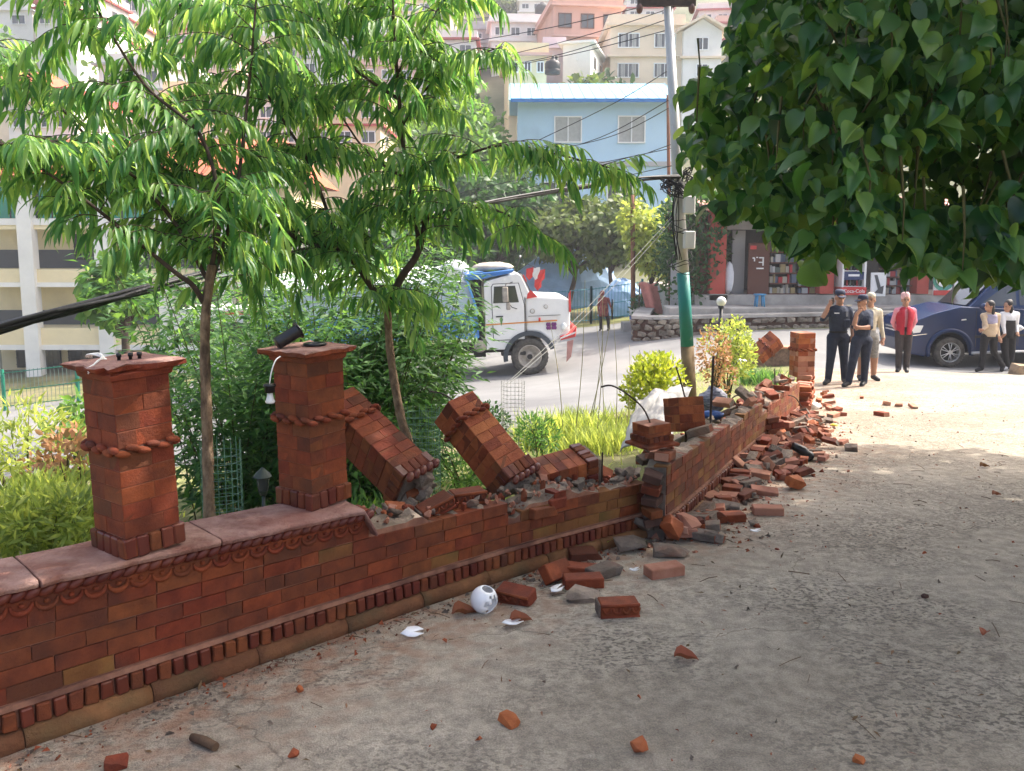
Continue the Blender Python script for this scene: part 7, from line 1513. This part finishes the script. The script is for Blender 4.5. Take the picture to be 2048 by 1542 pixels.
rod('second slim rusty pole close behind the utility pole', [on(1342, 29.5), P(1336, 190, 29.5)], .06, bpy.data.materials['rust'], 'rusty_pole', 'pole', 8)
def fence(label, pts, h, m, mb, spacing=.13, name='wire_fence', post=2.4):
    root = thing(name, label, 'fence', (pts[0][0], pts[0][1], Z(*pts[0])))
    bars = MB(); rails = MB(); acc = 0
    for a, b in zip(pts, pts[1:]):
        A, B = Vector(a), Vector(b); L = (B - A).length; n = max(1, int(L / spacing)); k = max(1, round(L / post))
        for i in range(n): p = A.lerp(B, (i + .5) / n); z = Z(*p); bars.tube([(p.x, p.y, z + .08), (p.x, p.y, z + h)], .009, 4, cap=False)
        for i in range(k + 1): p = A.lerp(B, i / k); z = Z(*p); adopt(MB().box((p.x, p.y, z + h / 2 + .02), (.08, .08, h + .1)).build('post', m), root)
        for t in (.1, .5, .96): rails.tube([(A.lerp(B, i / k).x, A.lerp(B, i / k).y, Z(*A.lerp(B, i / k)) + h * t) for i in range(k + 1)], .016, 5)
    adopt(stuff(bars.build('bars', mb)), root); adopt(rails.build('rails', m), root)
M_fgreen = mat('fence_green', (.01, .20, .12), .5, .1, 4); M_fwire = mat('fence_wire', (.10, .16, .14), .5, .1, 4); M_fblue = mat('fence_teal', (.02, .18, .24), .5, .1, 4)
fence('green wire fence in front of the cream building', [(-17.5, 28), (-10.5, 29.3), (-7.5, 30.5)], 1.35, M_fgreen, M_fwire); fence('teal barred fence behind the truck bonnet', [(.6, 33.4), (3.2, 33.3), (5.2, 33.0)], 1.45, M_fblue, M_fblue, .12)
def mound(label, px, py, d, s, m, seed, name='tarpaulin'):
    q = P(px, py, d); b = MB(); r = random.Random(seed); n, k = 18, 9
    for i in range(k + 1):
        for j in range(n): w = 2 * math.pi * j / n; rad = math.sin(math.pi / 2 * i / k) * (1 + .12 * math.sin(3 * w + seed) + r.uniform(-.06, .06)); b.v.append((s[0] * rad * math.cos(w), s[1] * rad * math.sin(w), s[2] * math.cos(math.pi / 2 * i / k) + r.uniform(-.04, .04) * s[2]))
    for i in range(k):
        for j in range(n): b.f.append((i * n + j, (i + 1) * n + j, (i + 1) * n + (j + 1) % n, i * n + (j + 1) % n)); b.m.append(0); b.sm.append(False)
    return tag(b.build(name, m, M=Matrix.Translation((q.x, q.y, Z(q.x, q.y) - .03 if d > 25 else q.z))), label, 'tarpaulin')
M_btarp = mat('pale_blue_tarp', (.28, .42, .62), .55, .12, 2, .2, 5)
mound('pale blue tarpaulin heap behind the teal fence', 1245, 612, 34.4, (1.0, .8, 1.5), M_btarp, 3); mound('long blue sheet behind the olive trees', 1140, 560, 38.5, (2.8, .8, 2.6), M_btarp, 5)
# crumpled white plastic sheet over the rubble
def sheetheap():
    b = MB(); nx, ny = 26, 14; c = [P(1240, 905, 6.9), P(1275, 800, 7.6), P(1385, 775, 8.4), P(1330, 900, 6.6)]
    for i in range(nx + 1):
        for j in range(ny + 1):
            u, v = i / nx, j / ny; p = c[0].lerp(c[1], v).lerp(c[3].lerp(c[2], v), u); p.z += .10 * math.sin(math.pi * u) * (1 - .5 * v) + .05 * mnoise.noise((u * 5, v * 4, 1)) + .025 * mnoise.noise((u * 13, v * 9, 4)); p.x += .03 * mnoise.noise((u * 6, v * 6, 9)); b.v.append(tuple(p))
    for i in range(nx):
        for j in range(ny): a = i * (ny + 1) + j; b.f.append((a, a + 1, a + ny + 2, a + ny + 1)); b.m.append(0); b.sm.append(True)
    o = b.build('plastic_sheet', mat('dusty_white_sheet', (.34, .33, .31), .6, .2, 3, .15, 8), recalc=False); md = o.modifiers.new('s', 'SOLIDIFY'); md.thickness = .006; tag(o, 'crumpled dusty white plastic sheet behind the square brick block', 'sheet')
sheetheap()
def rag(label, px, py, d, s, m, seed):
    r = random.Random(seed); b = MB(); b.ell((0, 0, 0), s, 12, 8, jit=.22, rng=r); q = P(px, py, d); g = at(px, py, s[2] * .6); q = g if abs(g.y - d) < 4.5 and seed not in (2, 3) else q; tag(b.build('crumpled_bag', m, M=Matrix.Translation(q)), label, 'bag')
M_blu = mat('blue_bag', (.03, .09, .28), .5, .2, 8, .2, 14)
rag('blue crumpled bag beside the white plastic sheet', 1222, 898, 7.1, (.07, .06, .07), M_blu, 1); rag('blue and white striped bag in the rubble behind the rods', 1425, 800, 7.9, (.13, .1, .12), mat('striped_bag', (.05, .06, .12), .7, .3, 14, .2, 10, col2=(.45, .45, .5), stretch=(1, 1, 4)), 2); rag('bright blue rag under the striped bag', 1425, 830, 7.6, (.10, .07, .04), M_blu, 3)
rag('white litter bag on the far garden', 1478, 725, 15.2, (.14, .1, .07), M_white, 4); rag('small white litter bag on the dry garden soil', 1468, 757, 13.4, (.09, .07, .05), M_white, 5); rag('white scrap by the grass tuft', 1112, 876, 9.3, (.16, .1, .04), M_white, 6); rag('teal crushed plastic by the toppled far pillar', 1545, 722, 16.8, (.2, .12, .06), mat('teal_plastic', (.10, .30, .30), .5, .1, 4), 7)
rag('white rubbish among the sunlit bricks', 1628, 818, 11.2, (.09, .07, .06), M_white, 8)
# black shoe-like object in the heap, yellow scrap
q = at(1605, 922, .05); b = MB(); b.tube([q + Vector((-.1, 0, .1)), q + Vector((0, 0, .05)), q + Vector((.07, -.02, .0))], [.035, .045, .03], 8); b.ell(tuple(q + Vector((.05, 0, .0))), (.06, .05, .05), 10, 7); tag(b.build('broken_lamp_head', M_black), 'black broken lamp head lying in the brick heap', 'lamp'); rag('yellow scrap at the end of brick heap', 1668, 852, 10.2, (.05, .04, .02), mat('yellow_scrap', (.6, .45, .04), .5, .1, 3), 9)
# tree guards of wire mesh
def guard(label, px, d, pyt, r, m=None):
    b = on(px, d); h = P(px, pyt, d).z - b.z; root = thing('tree_guard', label, 'tree guard', tuple(b)); v = MB(); k = MB()
    for i in range(18): a = 6.28 * i / 18; v.tube([(r * math.cos(a), r * math.sin(a), 0), (r * math.cos(a), r * math.sin(a), h)], .0018, 4, cap=False)
    for i in range(int(h / .045)): k.tube([(r * math.cos(a), r * math.sin(a), .045 * i) for a in np.linspace(0, 6.283, 25)], .0018, 4, cap=False)
    stuff(v.build('upright_wires', m or M_galv, root)); stuff(k.build('hoop_wires', m or M_galv, root))
M_ggal = mat('green_coated_wire', (.12, .24, .17), .5, .1, 5)
guard('wire mesh guard around the slim tree', 428, 4.6, 880, .11, M_ggal); guard('wire mesh guard round the forked tree foot', 838, 5.5, 815, .13, M_ggal); guard('grey wire mesh guard standing by the hedge', 1026, 9.0, 762, .13)
# small garden lantern behind the second pillar
q = P(527, 1000, 4.6); b0 = Vector((q.x, q.y, Z(q.x, q.y))); zl = P(527, 990, 4.6).z - b0.z; ln = thing('garden_lantern', 'small dark garden lantern left of the second pillar foot', 'lantern', tuple(b0)); M_lan = mat('lantern_metal', (.04, .055, .05), .5, .2, 6)
MB().lathe([(.055, zl + .11), (.04, zl + .13), (.012, zl + .155), (0, zl + .165)], 8).build('hood', M_lan, ln); MB().lathe([(.03, zl + .03), (.042, zl + .11)], 8).build('glass', M_dwin, ln); MB().lathe([(.0, zl), (.02, zl), (.032, zl + .03)], 8).build('tray', M_lan, ln); MB().tube([(0, 0, 0), (0, 0, zl)], .01, 6).build('post', M_lan, ln)
# bucket, cloth on a stand
q = P(1268, 645, 29.5); bk = thing('bucket', 'white bucket with blue label on the roadside ledge', 'bucket', (q.x, q.y, q.z)); MB().lathe([(0, 0), (.15, 0), (.19, .5), (.2, .52), (.18, .52), (.14, .03)], 18).build('pail', M_white, bk); MB().lathe([(.163, .12), (.176, .27)], 18).build('label', M_blu, bk)
lg = MB().box((0, 0, 0), (1.0, .7, 1.2), TR((q.x + .1, q.y + .2, q.z - .6))); tag(lg.build('ledge_block', M_conc), 'concrete ledge block under the white bucket', 'block')
c0 = P(1296, 565, 29); st = thing('draped_cloth', 'pink cloth draped over a bush by the rusty pole', 'cloth', (c0.x, c0.y, Z(c0.x, c0.y))); b = MB(); hh = c0.z - Z(c0.x, c0.y)
for i in range(7):
    for j in range(9): u, v = i / 6, j / 8; b.v.append((-.35 + .6 * u + .25 * v, -.3 + .08 * math.sin(u * 9) + (-.06 * v), hh - v * (.9 + .2 * u) + .04 * math.sin(u * 7)))
for i in range(6):
    for j in range(8): a = i * 9 + j; b.f.append((a, a + 1, a + 10, a + 9)); b.m.append(0); b.sm.append(True)
o = b.build('cloth', mat('faded_pink_cloth', (.62, .25, .20), .9, .15, 5, .2, 8), st, recalc=False); md = o.modifiers.new('s', 'SOLIDIFY'); md.thickness = .015; MB().tube([(-.3, 0, 0), (-.3, 0, hh)], .03, 6).build('stake', M_dbark, st)
bush('green_shrub', 'dark shrub under the draped pink cloth', on(1292, 29.4), 1.2, 1.0, 900, 'oval', .12, M_dkgreen, 66)
q = on(1292, 11.0); o = MB().box((0, 0, .13), (.10, .08, .26)).build('orange_marker', mat('orange_marker', (.62, .28, .03), .7, .2, 4), M=TR(tuple(q), (0, .12, .4)), bev=.01); tag(o, 'small orange post at the foot of the lime shrub', 'post')
# ------------------------------------------------------------------ thin morning haze over the valley
def haze():
    b = MB(); b.box((4, 140, 54.5), (420, 348, 123)); o = b.build('haze', []); stuff(o)
    m = bpy.data.materials.new('haze_air'); m.use_nodes = True; N = m.node_tree.nodes; N.remove(N['Principled BSDF'])
    v = N.new('ShaderNodeVolumePrincipled'); v.inputs['Color'].default_value = (.93, .95, 1, 1); v.inputs['Density'].default_value = .0013; v.inputs['Anisotropy'].default_value = .25
    m.node_tree.links.new(v.outputs[0], N['Material Output'].inputs['Volume']); o.data.materials.clear(); o.data.materials.append(m)
haze()
